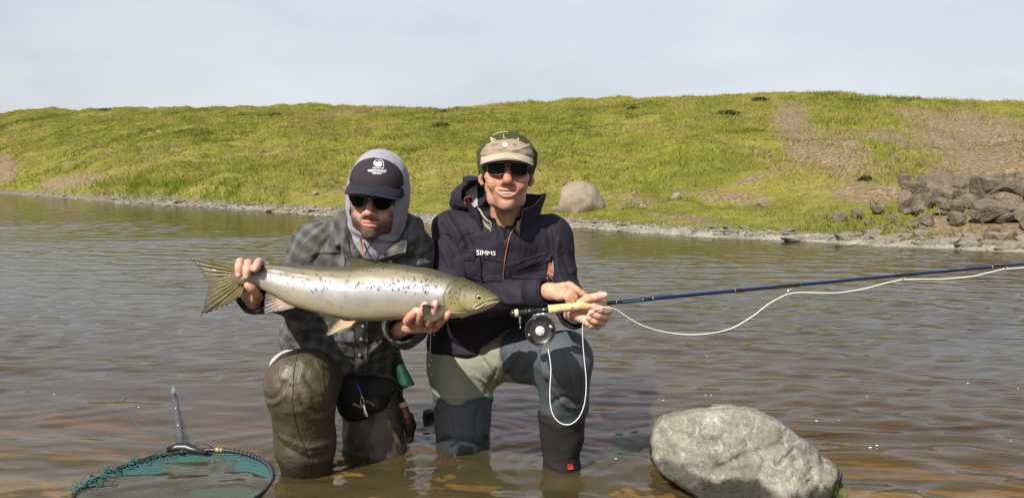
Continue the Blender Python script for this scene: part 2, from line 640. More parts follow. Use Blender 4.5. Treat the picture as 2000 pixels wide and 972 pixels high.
def plaid_material():
    t = NT('grey_plaid_flannel')
    at = t.attr('uvp', 'Vector')
    sx = t.n('ShaderNodeSeparateXYZ'); t.l(at, sx.inputs[0])
    X, Z = sx.outputs[0], sx.outputs[1]
    wob = t.math('MULTIPLY', t.math('SUBTRACT', t.noise(t.coord(), 14, 2), 0.5), 0.007)
    X = t.math('ADD', X, wob); Z = t.math('ADD', Z, wob)
    def band(x, period, width, phase=0.0, soft=0.12):
        fr = t.math('FRACT', t.math('ADD', t.math('DIVIDE', x, period), phase))
        d = t.math('ABSOLUTE', t.math('SUBTRACT', fr, 0.5))
        return t.ramp(d, [(max(width / 2 - soft / 2, 0), 1.0), (width / 2 + soft / 2, 0.0)])
    dark = t.mix(0.5, band(X, 0.042, 0.5, 0.0, 0.08), band(Z, 0.042, 0.5, 0.0, 0.08))
    thin = t.mix(1.0, band(X, 0.042, 0.10, 0.5, 0.05), band(Z, 0.042, 0.10, 0.5, 0.05), 'LIGHTEN')
    base = t.ramp(dark, [(0.0, (0.104, 0.102, 0.096)), (0.5, (0.074, 0.073, 0.070)), (1.0, (0.046, 0.046, 0.046))])
    base = t.mix(t.math('MULTIPLY', thin, 0.22), base, (0.165, 0.160, 0.145))
    c = t.coord()
    heather = t.ramp(t.noise(c, 260, 3, 0.7), [(0.3, 0.84), (0.7, 1.16)])
    wear = t.ramp(t.noise(c, 9, 3), [(0.3, 0.88), (0.7, 1.12)])
    t.set(Base_Color=t.mix(1.0, t.mix(1.0, base, heather, 'MULTIPLY'), wear, 'MULTIPLY'), Roughness=0.85)
    t.b.inputs['Sheen Weight'].default_value = 0.03
    t.b.inputs['Specular IOR Level'].default_value = 0.10
    n1 = t.bump(t.noise(t.coord((1, 1, 0.6)), 26, 4, 0.6, 0.6), 0.6, 0.012)
    t.set(Normal=t.bump(t.noise(c, 700, 2), 0.25, 0.001, n1))
    return t.m

def shell_material(name, col, rough=0.6, fold=22, fs=0.3, fd=0.012, var=0.15, sheen=0.0, fine=500):
    """woven garment with soft creases"""
    t = NT(name)
    c = t.coord()
    m = t.ramp(t.noise(c, 7, 4), [(0.3, 1 - var), (0.7, 1 + var)])
    t.set(Base_Color=t.mix(1.0, col, m, 'MULTIPLY'), Roughness=rough)
    t.b.inputs['Sheen Weight'].default_value = sheen
    t.b.inputs['Specular IOR Level'].default_value = 0.14
    n1 = t.bump(t.noise(t.coord((1, 1, 0.55)), fold, 4, 0.55, 0.8), fs, fd)
    t.set(Normal=t.bump(t.noise(c, fine, 2), 0.15, 0.001, n1))
    return t.m

def wader_b_material():
    """sage upper, slate lower; the panel border follows the leg"""
    t = NT('sage_and_slate_wader_fabric')
    z = t.attr('zone', 'Fac')
    f = t.ramp(z, [(0.495, 0.0), (0.505, 1.0)])
    seam = t.ramp(t.math('ABSOLUTE', t.math('SUBTRACT', z, 0.5)), [(0.012, 0.75), (0.03, 1.0)])
    c = t.coord()
    m = t.ramp(t.noise(c, 6, 4), [(0.3, 0.82), (0.7, 1.14)])
    base = t.mix(f, (0.245, 0.255, 0.198), (0.064, 0.075, 0.086))
    base = t.mix(1.0, t.mix(1.0, base, m, 'MULTIPLY'), seam, 'MULTIPLY')
    wet = t.attr('wet', 'Fac')
    base = t.mix(wet, base, t.mix(1.0, base, (0.38, 0.38, 0.38), 'MULTIPLY'))
    t.set(Base_Color=base, Roughness=t.ramp(wet, [(0, 0.66), (1, 0.25)]))
    t.b.inputs['Specular IOR Level'].default_value = 0.2
    n1 = t.bump(t.noise(t.coord((1, 1, 0.5)), 20, 4, 0.55, 0.9), 0.3, 0.012)
    t.set(Normal=t.bump(t.noise(c, 600, 2), 0.15, 0.001, n1))
    return t.m

def wader_a_material():
    t = NT('brown_rubbery_wader_fabric')
    c = t.coord()
    m = t.ramp(t.noise(c, 8, 5, 0.6), [(0.3, (0.032, 0.024, 0.015)), (0.5, (0.052, 0.039, 0.023)), (0.72, (0.076, 0.056, 0.030))])
    mud = t.ramp(t.noise(c, 3.5, 4), [(0.45, 0.0), (0.62, 1.0)])
    base = t.mix(t.math('MULTIPLY', mud, 0.30), m, (0.085, 0.058, 0.022))
    wet = t.attr('wet', 'Fac')
    base = t.mix(wet, base, t.mix(1.0, base, (0.45, 0.45, 0.45), 'MULTIPLY'))
    t.set(Base_Color=base, Roughness=t.ramp(t.noise(c, 14, 3), [(0.3, 0.44), (0.7, 0.60)]))
    n1 = t.bump(t.noise(t.coord((1, 1, 0.6)), 20, 4, 0.55, 1.2), 0.6, 0.016)
    t.set(Normal=t.bump(t.noise(c, 300, 3), 0.12, 0.001, n1))
    return t.m

def fish_material():
    t = NT('salmon_skin')
    base = t.attr('col')
    sv = t.attr('suv', 'Vector')
    sx = t.n('ShaderNodeSeparateXYZ'); t.l(sv, sx.inputs[0])
    X, Z, Wt = sx.outputs[0], sx.outputs[1], sx.outputs[2]     # px along, px around, scale weight
    k = math.pi / 5.4
    a = t.math('ABSOLUTE', t.math('SINE', t.math('MULTIPLY', t.math('ADD', X, Z), k)))
    b = t.math('ABSOLUTE', t.math('SINE', t.math('MULTIPLY', t.math('SUBTRACT', X, Z), k)))
    h = t.math('MULTIPLY', t.math('MULTIPLY', a, b), Wt)
    edge = t.mix(t.noise(t.coord(), 60, 3), t.ramp(t.math('MULTIPLY', a, b), [(0.0, 0.50), (0.4, 1.0), (1.0, 1.15)]), (1, 1, 1))
    base2 = t.mix(t.math('MULTIPLY', Wt, 0.9), base, t.mix(1.0, base, edge, 'MULTIPLY'))
    c = t.coord()
    m = t.ramp(t.noise(c, 18, 4), [(0.3, 0.88), (0.7, 1.1)])
    t.set(Base_Color=t.mix(1.0, base2, m, 'MULTIPLY'), Metallic=t.math('MULTIPLY', t.attr('silver', 'Fac'), 0.55),
          Roughness=t.ramp(t.noise(c, 30, 3), [(0.3, 0.26), (0.7, 0.40)]))
    t.b.inputs['Coat Weight'].default_value = 0.22
    t.b.inputs['Coat Roughness'].default_value = 0.12
    n1 = t.bump(t.noise(c, 22, 3), 0.25, 0.01)
    t.set(Normal=t.bump(h, 0.38, 0.0022, n1))
    return t.m

def fin_material(name, col, tip, trans=0.25):
    t = NT(name)
    at = t.attr('ray', 'Vector')
    sx = t.n('ShaderNodeSeparateXYZ'); t.l(at, sx.inputs[0])
    ray = t.math('ABSOLUTE', t.math('SINE', t.math('MULTIPLY', sx.outputs[0], math.pi)))
    c = t.mix(sx.outputs[1], col, tip)
    c = t.mix(1.0, c, t.ramp(ray, [(0.0, 0.45), (0.5, 1.0), (1.0, 1.15)]), 'MULTIPLY')
    c = t.mix(1.0, c, t.ramp(t.noise(t.coord(), 45, 4), [(0.35, 0.65), (0.65, 1.15)]), 'MULTIPLY')
    t.set(Base_Color=c, Roughness=0.35)
    t.b.inputs['Coat Weight'].default_value = 0.3
    t.set(Normal=t.bump(ray, 0.6, 0.002))
    tr = t.n('ShaderNodeBsdfTranslucent'); t.l(c, tr.inputs['Color'])
    mx = t.n('ShaderNodeMixShader'); mx.inputs[0].default_value = trans
    t.l(t.b.outputs[0], mx.inputs[1]); t.l(tr.outputs[0], mx.inputs[2]); t.l(mx.outputs[0], t.o.inputs['Surface'])
    return t.m

def rock_material(name, light, dark, spots=(0.5, 0.5, 0.46), scale=1.0, wet=False, lichen=0.25):
    t = NT(name)
    c = t.coord((scale, scale, scale))
    big = t.noise(c, 5, 5, 0.6, 0.4)
    base = t.ramp(big, [(0.32, dark), (0.68, light)])
    fine = t.noise(c, 55, 6, 0.72)
    base = t.mix(1.0, base, t.ramp(fine, [(0.3, 0.58), (0.5, 1.0), (0.72, 1.32)]), 'MULTIPLY')
    sp = t.ramp(t.noise(c, 26, 5, 0.75, 0.8), [(0.56, 0.0), (0.66, 1.0)])
    base = t.mix(t.math('MULTIPLY', sp, lichen), base, spots)
    vo = t.n('ShaderNodeTexVoronoi', Scale=9.0); vo.feature = 'DISTANCE_TO_EDGE'
    nzv = t.n('ShaderNodeTexNoise', Scale=7.0, Detail=4.0)
    t.l(c, nzv.inputs['Vector'])
    t.l(t.mix(0.35, c, nzv.outputs['Color']), vo.inputs['Vector'])
    crack = t.ramp(vo.outputs['Distance'], [(0.0, 0.0), (0.025, 1.0)])
    crackm = t.mix(t.ramp(big, [(0.45, 0.0), (0.55, 1.0)]), (1, 1, 1), crack)
    base = t.mix(1.0, base, t.mix(0.06, (1, 1, 1), crackm), 'MULTIPLY')
    rg = 0.88
    if wet:
        wv = t.attr('wet', 'Fac')  # waterline wetness and bottom patch, plus painted undercut shade
        base = t.mix(wv, base, t.mix(0.93, base, (0.014, 0.013, 0.007)))
        rg = t.ramp(wv, [(0.0, 0.88), (1.0, 0.6)])
        t.b.inputs['Specular IOR Level'].default_value = 0.18
    t.set(Base_Color=base, Roughness=rg)
    hgt = t.math('ADD', t.math('MULTIPLY', t.noise(c, 24, 6, 0.7), 0.7), t.math('MULTIPLY', crackm, 0.04))
    n1 = t.bump(hgt, 0.9, 0.026 / scale)
    t.set(Normal=t.bump(t.noise(c, 130, 4, 0.7), 0.5, 0.004 / scale, n1))
    return t.m

def ground_material():
    t = NT('grassy_bank_ground')
    c = t.coord()
    n1 = t.noise(c, 0.35, 5, 0.6, 0.5)
    n2 = t.noise(c, 2.2, 5, 0.65)
    n3 = t.noise(c, 14, 5, 0.7)
    green = t.ramp(n1, [(0.33, (0.092, 0.105, 0.013)), (0.5, (0.155, 0.150, 0.022)), (0.68, (0.205, 0.168, 0.050))])
    green = t.mix(1.0, green, t.ramp(n2, [(0.3, 0.72), (0.7, 1.25)]), 'MULTIPLY')
    soil = t.ramp(n3, [(0.3, (0.105, 0.075, 0.042)), (0.55, (0.190, 0.140, 0.085)), (0.75, (0.285, 0.225, 0.145))])
    s = t.attr('soil', 'Fac')
    edge = t.math('ADD', s, t.math('MULTIPLY', t.math('SUBTRACT', t.noise(c, 3.0, 6, 0.7), 0.5), 0.9))
    f = t.ramp(edge, [(0.42, 0.0), (0.58, 1.0)])
    base = t.mix(f, green, soil)
    g = t.attr('gravel', 'Fac')
    gr = t.ramp(t.noise(c, 26, 4, 0.7), [(0.3, (0.09, 0.075, 0.050)), (0.55, (0.165, 0.145, 0.108)), (0.75, (0.26, 0.24, 0.19))])
    base = t.mix(g, base, gr)
    base = t.mix(1.0, base, t.ramp(n3, [(0.3, 0.7), (0.7, 1.2)]), 'MULTIPLY')
    t.set(Base_Color=base, Roughness=0.95)
    t.b.inputs['Specular IOR Level'].default_value = 0.15
    nn = t.bump(n2, 0.8, 0.12)
    t.set(Normal=t.bump(n3, 0.7, 0.03, nn))
    return t.m

def bed_material():
    t = NT('silty_river_bed')
    c = t.coord()
    n1 = t.noise(c, 2.0, 5, 0.6, 0.4)
    base = t.ramp(n1, [(0.32, (0.23, 0.155, 0.048)), (0.5, (0.33, 0.235, 0.088)), (0.7, (0.41, 0.31, 0.15))])
    base = t.mix(1.0, base, t.ramp(t.noise(c, 30, 5, 0.7), [(0.3, 0.7), (0.7, 1.25)]), 'MULTIPLY')
    t.set(Base_Color=base, Roughness=0.9, Normal=t.bump(t.noise(c, 18, 5, 0.6), 0.6, 0.03))
    return t.m

def water_material():
    t = NT('river_water')
    t.t.nodes.remove(t.b)
    c = t.n('ShaderNodeTexCoord').outputs['Object']
    def lay(sc, rot, scale, detail, rough, dist):
        mp = t.n('ShaderNodeMapping'); mp.inputs['Scale'].default_value = sc; mp.inputs['Rotation'].default_value = (0, 0, rot)
        t.l(c, mp.inputs['Vector'])
        return t.noise(mp.outputs['Vector'], scale, detail, rough, dist)
    patch_ = t.ramp(lay((0.5, 1.0, 1), 0.1, 0.35, 3, 0.5, 0.3), [(0.35, 0.55), (0.65, 1.15)])
    w1 = lay((0.30, 1.0, 1), 0.10, 5.0, 2, 0.5, 0.7)
    w2 = lay((0.42, 1.0, 1), -0.20, 12.0, 2, 0.5, 0.8)
    w3 = lay((0.6, 1.0, 1), 0.3, 34.0, 2, 0.5, 0.3)
    h = t.math('ADD', t.math('MULTIPLY', w1, 0.0035), t.math('ADD', t.math('MULTIPLY', w2, 0.0024), t.math('MULTIPLY', w3, 0.00035)))
    h = t.math('MULTIPLY', h, patch_)
    bn = t.bump(h, 1.0, 1.0)
    fr = t.n('ShaderNodeFresnel', IOR=1.42); t.l(bn, fr.inputs['Normal'])
    gl = t.n('ShaderNodeBsdfGlossy', Roughness=0.012); t.l(bn, gl.inputs['Normal'])
    tr = t.n('ShaderNodeBsdfTransparent'); tr.inputs['Color'].default_value = (0.97, 0.95, 0.90, 1)
    df = t.n('ShaderNodeBsdfDiffuse'); df.inputs['Color'].default_value = (0.165, 0.128, 0.058, 1); t.l(bn, df.inputs['Normal'])
    m1 = t.n('ShaderNodeMixShader'); m1.inputs[0].default_value = 0.27
    t.l(tr.outputs[0], m1.inputs[1]); t.l(df.outputs[0], m1.inputs[2])
    m2 = t.n('ShaderNodeMixShader')
    t.l(fr.outputs[0], m2.inputs[0]); t.l(m1.outputs[0], m2.inputs[1]); t.l(gl.outputs[0], m2.inputs[2])
    t.l(m2.outputs[0], t.o.inputs['Surface'])
    va = t.n('ShaderNodeVolumeAbsorption', Density=3.2); va.inputs['Color'].default_value = (0.90, 0.73, 0.24, 1)
    t.l(va.outputs[0], t.o.inputs['Volume'])
    return t.m

def vcol_material(name, rough=0.8, spec=0.3, trans=0.0, attr='col'):
    t = NT(name)
    c = t.attr(attr)
    t.set(Base_Color=c, Roughness=rough)
    t.b.inputs['Specular IOR Level'].default_value = spec
    if trans:
        tr = t.n('ShaderNodeBsdfTranslucent'); t.l(c, tr.inputs['Color'])
        mx = t.n('ShaderNodeMixShader'); mx.inputs[0].default_value = trans
        t.l(t.b.outputs[0], mx.inputs[1]); t.l(tr.outputs[0], mx.inputs[2]); t.l(mx.outputs[0], t.o.inputs['Surface'])
    return t.m

def cork_material():
    t = NT('cork')
    c = t.coord()
    base = t.ramp(t.noise(c, 40, 4), [(0.3, (0.50, 0.33, 0.14)), (0.7, (0.66, 0.48, 0.24))])
    pit = t.ramp(t.noise(t.coord((0.35, 1, 1)), 190, 3, 0.6), [(0.36, 0.22), (0.43, 1.0)])
    t.set(Base_Color=t.mix(1.0, base, pit, 'MULTIPLY'), Roughness=0.75, Normal=t.bump(pit, 0.4, 0.001))
    return t.m

M = dict(
    skin=skin_material(), plaid=plaid_material(),
    jacket=shell_material('dark_plum_shell_fabric', (0.0185, 0.0155, 0.0235), 0.72, 20, 0.6, 0.014),
    hoodie=shell_material('grey_hooded_jersey', (0.255, 0.245, 0.275), 0.9, 16, 0.25, 0.012, 0.08, 0.15),
    lining=shell_material('light_grey_lining', (0.30, 0.31, 0.33), 0.7, 20, 0.2, 0.008),
    cream=shell_material('cream_fleece', (0.40, 0.38, 0.31), 0.9, 30, 0.2, 0.006),
    wader_a=wader_a_material(), wader_b=wader_b_material(),
    neoprene=shell_material('black_neoprene', (0.022, 0.021, 0.021), 0.55, 25, 0.2, 0.01),
    black_cloth=shell_material('black_pack_fabric', (0.012, 0.012, 0.013), 0.6, 30, 0.3, 0.01),
    cap_front=simple('charcoal_cap_foam', (0.030, 0.026, 0.032), 0.85, bump=0.15, bscale=900, spec=0.12),
    cap_brim=simple('navy_cap_brim', (0.022, 0.022, 0.034), 0.8, bump=0.2, bscale=700, spec=0.15),
    tan=simple('faded_tan_cotton', (0.255, 0.200, 0.135), 0.85, var=0.18, vscale=22, bump=0.3, bscale=90, bdist=0.003),
    tan_brim=simple('pale_tan_brim', (0.36, 0.30, 0.225), 0.85, bump=0.2, bscale=400),
    knit=None, lens=simple('dark_lens', (0.004, 0.0035, 0.0035), 0.08, var=0.0, spec=0.06),
    frame_black=simple('black_frame', (0.012, 0.012, 0.012), 0.3), frame_metal=simple('dull_metal_frame', (0.16, 0.145, 0.13), 0.35, 0.8),
    white=simple('white_print', (0.75, 0.75, 0.75), 0.6, var=0.05), orange=simple('orange_zip', (0.26, 0.085, 0.045), 0.6),
    red=simple('red_cord', (0.28, 0.02, 0.03), 0.5), yellow=simple('pale_yellow_yarn', (0.40, 0.36, 0.15), 0.9, spec=0.1),
    dark_green=simple('dark_green_yarn', (0.035, 0.05, 0.02), 0.9), violet=simple('violet_thread', (0.09, 0.06, 0.13), 0.8),
    teal_print=simple('teal_print', (0.05, 0.20, 0.24), 0.7), sun_orange=simple('orange_thread', (0.55, 0.25, 0.06), 0.8),
    teeth=simple('teeth', (0.42, 0.37, 0.30), 0.25, var=0.05), button=simple('grey_button', (0.12, 0.12, 0.12), 0.35),
    fish=fish_material(), eye_dark=simple('eye_black', (0.004, 0.004, 0.004), 0.05, var=0), eye_gold=simple('fish_iris', (0.36, 0.31, 0.15), 0.25, 0.3),
    jaw=simple('pale_jaw', (0.42, 0.36, 0.26), 0.35),
    fin_tail=fin_material('olive_tail_fin', (0.21, 0.175, 0.055), (0.060, 0.050, 0.034), 0.2),
    fin_grey=fin_material('violet_grey_fin', (0.46, 0.34, 0.26), (0.14, 0.12, 0.16), 0.3),
    fin_cream=fin_material('cream_fin', (0.55, 0.42, 0.24), (0.36, 0.30, 0.22), 0.3),
    fin_olive=fin_material('olive_grey_fin', (0.26, 0.24, 0.10), (0.16, 0.15, 0.12), 0.35),
    fin_brown=fin_material('brown_fin', (0.15, 0.115, 0.055), (0.085, 0.06, 0.04), 0.2),
    cork=cork_material(), cork_pale=simple('pale_cork', (0.52, 0.43, 0.28), 0.7),
    black_gloss=simple('black_anodised', (0.012, 0.012, 0.013), 0.22, 0.0), reel=simple('black_reel_paint', (0.014, 0.014, 0.014), 0.38, bump=0.15, bscale=300),
    chrome=simple('bright_metal', (0.72, 0.71, 0.68), 0.18, 1.0, var=0.03), line=simple('white_fly_line', (0.80, 0.78, 0.72), 0.4, var=0.02),
    blank=simple('blue_rod_blank', (0.005, 0.020, 0.065), 0.14, 0.35, var=0.0), blank_dark=simple('black_thread_wrap', (0.006, 0.007, 0.010), 0.2),
    net_teal=simple('teal_netting', (0.022, 0.090, 0.090), 0.7), net_handle=simple('grey_net_handle', (0.042, 0.044, 0.058), 0.35),
    net_black=simple('black_plastic', (0.012, 0.012, 0.013), 0.4), wood=simple('honey_wood', (0.34, 0.20, 0.06), 0.4),
    green_plastic=simple('dark_green_fabric', (0.008, 0.040, 0.022), 0.6, spec=0.2), purple=simple('purple_cord', (0.055, 0.03, 0.22), 0.4),
    maroon=simple('maroon_grip', (0.10, 0.018, 0.014), 0.45), tan_grip=simple('cream_grip', (0.42, 0.33, 0.19), 0.6),
    rock_near=rock_material('pale_grey_boulder', (0.31, 0.288, 0.238), (0.125, 0.116, 0.095), (0.52, 0.51, 0.48), 1.0, True, 0.6),
    rock_tan=rock_material('tan_boulder', (0.27, 0.22, 0.155), (0.19, 0.15, 0.105), (0.32, 0.28, 0.22), 0.6, False, 0.25),
    rock_brown=rock_material('brown_basalt', (0.175, 0.134, 0.092), (0.066, 0.051, 0.036), (0.24, 0.20, 0.15), 0.5, False, 0.3),
    rock_pale=rock_material('bleached_stone', (0.30, 0.27, 0.215), (0.16, 0.142, 0.11), (0.50, 0.48, 0.44), 0.6, False, 0.3),
    ground=ground_material(), bed=bed_material(), water=water_material(),
    grass=vcol_material('grass_blades', 0.75, 0.25, 0.35), flower=simple('yellow_petals', (0.62, 0.52, 0.03), 0.8),
    foam=simple('foam_fleck', (0.7, 0.7, 0.68), 0.6), heather=vcol_material('dark_heath_leaves', 0.85, 0.2, 0.15),
)
def knit_material():
    t = NT('olive_knit')
    c = t.coord()
    base = t.ramp(t.noise(c, 35, 4), [(0.3, (0.042, 0.047, 0.018)), (0.7, (0.085, 0.088, 0.036))])
    wv = t.n('ShaderNodeTexWave', Scale=150.0, Distortion=1.5); t.l(c, wv.inputs['Vector'])
    t.set(Base_Color=t.mix(1.0, base, t.ramp(wv.outputs['Fac'], [(0.0, 0.75), (1.0, 1.1)]), 'MULTIPLY'), Roughness=0.95, Normal=t.bump(wv.outputs['Fac'], 0.5, 0.002))
    t.b.inputs['Specular IOR Level'].default_value = 0.1
    return t.m
M['knit'] = knit_material()
def drop_material():
    t = NT('water_drop')
    t.set(Base_Color=(1, 1, 1), Roughness=0.0)
    t.b.inputs['Transmission Weight'].default_value = 1.0
    t.b.inputs['IOR'].default_value = 1.33
    return t.m
M['drop'] = drop_material()
# ------------------------------------------------------------------ far bank, river bed, water
SH_UV = np.array([(-1600, 372), (-400, 373), (0, 377), (60, 381), (170, 391), (340, 401), (470, 409), (600, 419), (700, 428), (830, 436), (1100, 441),
                  (1200, 450), (1300, 457), (1400, 463), (1530, 469), (1650, 474), (1720, 479), (1800, 482), (2000, 491), (2400, 500), (3600, 506)], float)
SH_Y = np.array([Wz(1000, v)[1] for v in SH_UV[:, 1]])
RDG = np.array([(-1600, 236), (-200, 232), (0, 224), (40, 215), (200, 213), (400, 209), (600, 208), (700, 211), (850, 207), (1000, 206), (1200, 194), (1300, 189),
                (1450, 185), (1650, 184), (1780, 191), (1900, 199), (2000, 201), (2400, 210), (3600, 225)], float)
RDY = np.array([(-1600, 62), (0, 56), (300, 50), (700, 40), (1000, 35), (1400, 30), (1700, 27), (2000, 25), (3600, 24)], float)
TW = np.array([(-1600, 1.0), (300, 1.0), (600, 2.2), (900, 3.6), (1200, 4.2), (1600, 3.4), (2000, 2.4), (3600, 2.4)], float)
TZ = np.array([(-1600, 0.40), (150, 0.40), (400, 0.50), (900, 0.46), (1200, 0.42), (1600, 0.26), (2000, 0.28), (3600, 0.28)], float)
KX = CP / FOC

def smooth_interp(u, xs, ys):
    return np.interp(u, xs, ys)

def shore_y(u):
    w = sum(np.interp(u + d, SH_UV[:, 0], SH_Y) for d in (-30, 0, 30)) / 3
    return w + 0.012 * w * perlin(np.stack([u / 60.0, u * 0, u * 0], -1), 3) + 0.006 * w * perlin(np.stack([u / 17.0, u * 0, u * 0], -1), 5)

def u_of(x, Y):
    return 1000 + np.asarray(x) / (np.maximum(Y, 0.5) * KX)

def terrain(x, Y):
    """height of the far bank at world (x, Y)"""
    x, Y = np.broadcast_arrays(np.asarray(x, float), np.asarray(Y, float))
    u = u_of(x, Y)
    ys = shore_y(u)
    s = Y - ys
    yr = np.interp(u, RDY[:, 0], RDY[:, 1])
    vr = sum(np.interp(u + d, RDG[:, 0], RDG[:, 1]) for d in (-40, 0, 40)) / 3
    un = np.stack([u / 46.0, u * 0 + 3.3, u * 0], -1)
    vr = vr + 3.0 * perlin(un, 47) + 2.2 * perlin(un * 2.7, 48) + 1.2 * perlin(un * 7, 49)
    zr = CAM_H + yr * np.tan(np.arctan((486 - vr) / FOC) - PITCH)
    tw = np.interp(u, TW[:, 0], TW[:, 1]); tz = np.interp(u, TZ[:, 0], TZ[:, 1])
    q = np.stack([x, Y, x * 0], -1)
    lip = np.clip(s / tw, 0, 1)
    z1 = 0.09 * np.clip(s / 0.5, -6, 1) + (tz - 0.09) * (0.25 * lip + 0.75 * sstep(0.25, 1.0, lip)) * (s > 0)
    tau = np.clip((s - tw) / np.maximum(yr - ys - tw, 1), 0, 1)
    g = tau * (1.22 - 0.22 * tau)
    z = z1 + (zr - tz) * g
    env = sstep(0.3, 3.5, s)
    z = z + env * (0.26 * fbm(q * A(.26, .18, 1), 3, 11) * (1 - 0.62 * tau) + 0.085 * fbm(q * 0.8, 3, 21) + 0.03 * np.abs(perlin(q * 2.3, 31)))
    # turf steps on the lower bank
    z = z + 0.11 * sstep(-0.03, 0.03, perlin(q * A(0.35, 0.8, 1), 41)) * sstep(0.6, 2.0, s) * (1 - sstep(7, 11, s)) * np.clip(.5 + perlin(q * .5, 43), 0, 1)
    z = np.where(Y > yr, z - 0.012 * (Y - yr) - 0.25 * sstep(0, 6, Y - yr), z)
    return z

def ground_hit(u, v):
    """where the sight line of a photo position meets the bank"""
    ys = float(shore_y(np.array([float(u)]))[0])
    Y = np.linspace(ys - 0.3, 60, 1600)
    p1 = P(u, v, 1.0)
    x = p1[0] * Y
    zr_ = CAM_H + (p1[2] - CAM_H) * Y
    zt = terrain(x, Y)
    k = np.nonzero(zt >= zr_)[0]
    i = k[0] if len(k) else len(Y) - 1
    return A(x[i], Y[i], zt[i])

SOIL = [  # photo position of bare or worn ground: u, v, half sizes, turn in degrees, strength
    (140, 356, 70, 14, -8, 0.95), (8, 330, 24, 28, 10, 1.0), (200, 219, 60, 5, 0, .55), (560, 214, 90, 7, 0, .45), (880, 219, 120, 7, 0, .55),
    (1560, 265, 85, 46, 60, .85), (1650, 310, 85, 58, 35, .74), (1820, 225, 140, 26, 5, .58), (1900, 265, 155, 58, 5, .80), (1930, 325, 130, 50, 0, .92),
    (1500, 340, 130, 14, -18, .6), (1420, 385, 160, 24, 8, .58), (1250, 395, 90, 17, 5, .55), (1700, 380, 120, 30, 0, .7), (1330, 425, 150, 10, 5, .62),
    (660, 372, 60, 6, 0, .6), (1100, 372, 50, 5, -5, .5), (1850, 300, 60, 30, 20, .6), (1560, 225, 80, 14, 20, .5), (840, 400, 40, 10, 0, .4), (330, 312, 60, 6, -12, .3)]
def soil_mask(V):
    u, v = proj(V)
    m = np.zeros(len(V))
    for (a, b, ru, rv, ang, st) in SOIL:
        c, s = math.cos(rad(ang)), math.sin(rad(ang))
        du, dv = u - a, v - b
        e = ((du * c + dv * s) / ru) ** 2 + ((-du * s + dv * c) / rv) ** 2
        m = np.maximum(m, st * np.exp(-e * 0.7))
    big = fbm(np.stack([V[:, 0] * .35, V[:, 1] * .25, V[:, 0] * 0], -1), 4, 51)
    m = np.maximum(m, sstep(1250, 1850, u) * sstep(225, 260, v) * np.clip(.30 + .55 * big, 0, .75))
    m = np.maximum(m, np.clip(.05 + .55 * big, 0, .5) * .8)
    sc_ = perlin(np.stack([V[:, 0] * .35, V[:, 1] * .8, V[:, 0] * 0], -1), 41); far = V[:, 1] - shore_y(np.clip(u, -1500, 3500))
    m = np.maximum(m, .85 * np.exp(-((sc_ + .01) / .035) ** 2) * sstep(.8, 2.0, far) * (1 - sstep(6, 9, far)) * np.clip(.5 + 1.2 * perlin(V * A(.5, .5, 0), 43), 0, 1))
    return m

us = np.concatenate([np.linspace(-1500, -420, 40, endpoint=False), np.linspace(-420, 2420, 600, endpoint=False), np.linspace(2420, 3500, 40)])
ss = np.concatenate([[-1.6, -1.0, -0.6, -0.3, -0.12], np.linspace(0, 2.5, 34), np.linspace(2.6, 9, 50), np.linspace(9.2, 30, 75), [31, 33, 36, 42, 55, 90, 160, 400, 1200]])
UU, SS = np.meshgrid(us, ss, indexing='ij')
YY = shore_y(UU) + SS
XX = (UU - 1000) * KX * YY
ZZ = terrain(XX, YY)
GV = np.stack([XX, YY, ZZ], -1).reshape(-1, 3)
GQ = grid_quads(len(us), len(ss))[:, ::-1]
if normals(GV, GQ)[:, 2].mean() < 0: GQ = GQ[:, ::-1]
soil = soil_mask(GV)
sflat = SS.reshape(-1)
grav = np.clip(1 - (sflat - np.interp(UU.reshape(-1), [0, 350, 600, 750, 830, 1100, 1500, 1900], [0.2, 0.35, .55, .75, .7, .5, 0.28, 0.2]) * (1 + 0.5 * perlin(GV * A(0.9, 0.9, 0), 8))) / 0.35, 0, 1)
bank = obj('ground', GV, GQ, M['ground'], attrs={'soil': soil, 'gravel': grav}, loc=(0, 0, 0))
bank['kind'] = 'structure'

bx = np.concatenate([[-300, -120, -60], np.linspace(-30, 20, 101), [45, 90, 300]])
by = np.concatenate([[-300, -60, -15], np.linspace(-4, 40, 120), [60, 120]])
BX, BY = np.meshgrid(bx, by, indexing='ij')
BZ = -0.135 - 0.75 * sstep(2.3, 6.0, BY + .12 * BX + .35 * perlin(np.stack([BX * .9, BY * .9, BX * 0], -1), 14)) - 0.25 * sstep(5, 9, BY) + 0.012 * perlin(np.stack([BX * 2.1, BY * 2.1, BX * 0], -1), 4)
BZ = np.where(BY > 30, np.minimum(BZ, -0.6), BZ)
BV = np.stack([BX, BY, BZ], -1).reshape(-1, 3)
BQ = grid_quads(len(bx), len(by))
if normals(BV, BQ)[:, 2].mean() < 0: BQ = BQ[:, ::-1]
o = obj('river_bed', BV, BQ, M['bed'], loc=(0, 0, 0)); o['kind'] = 'structure'

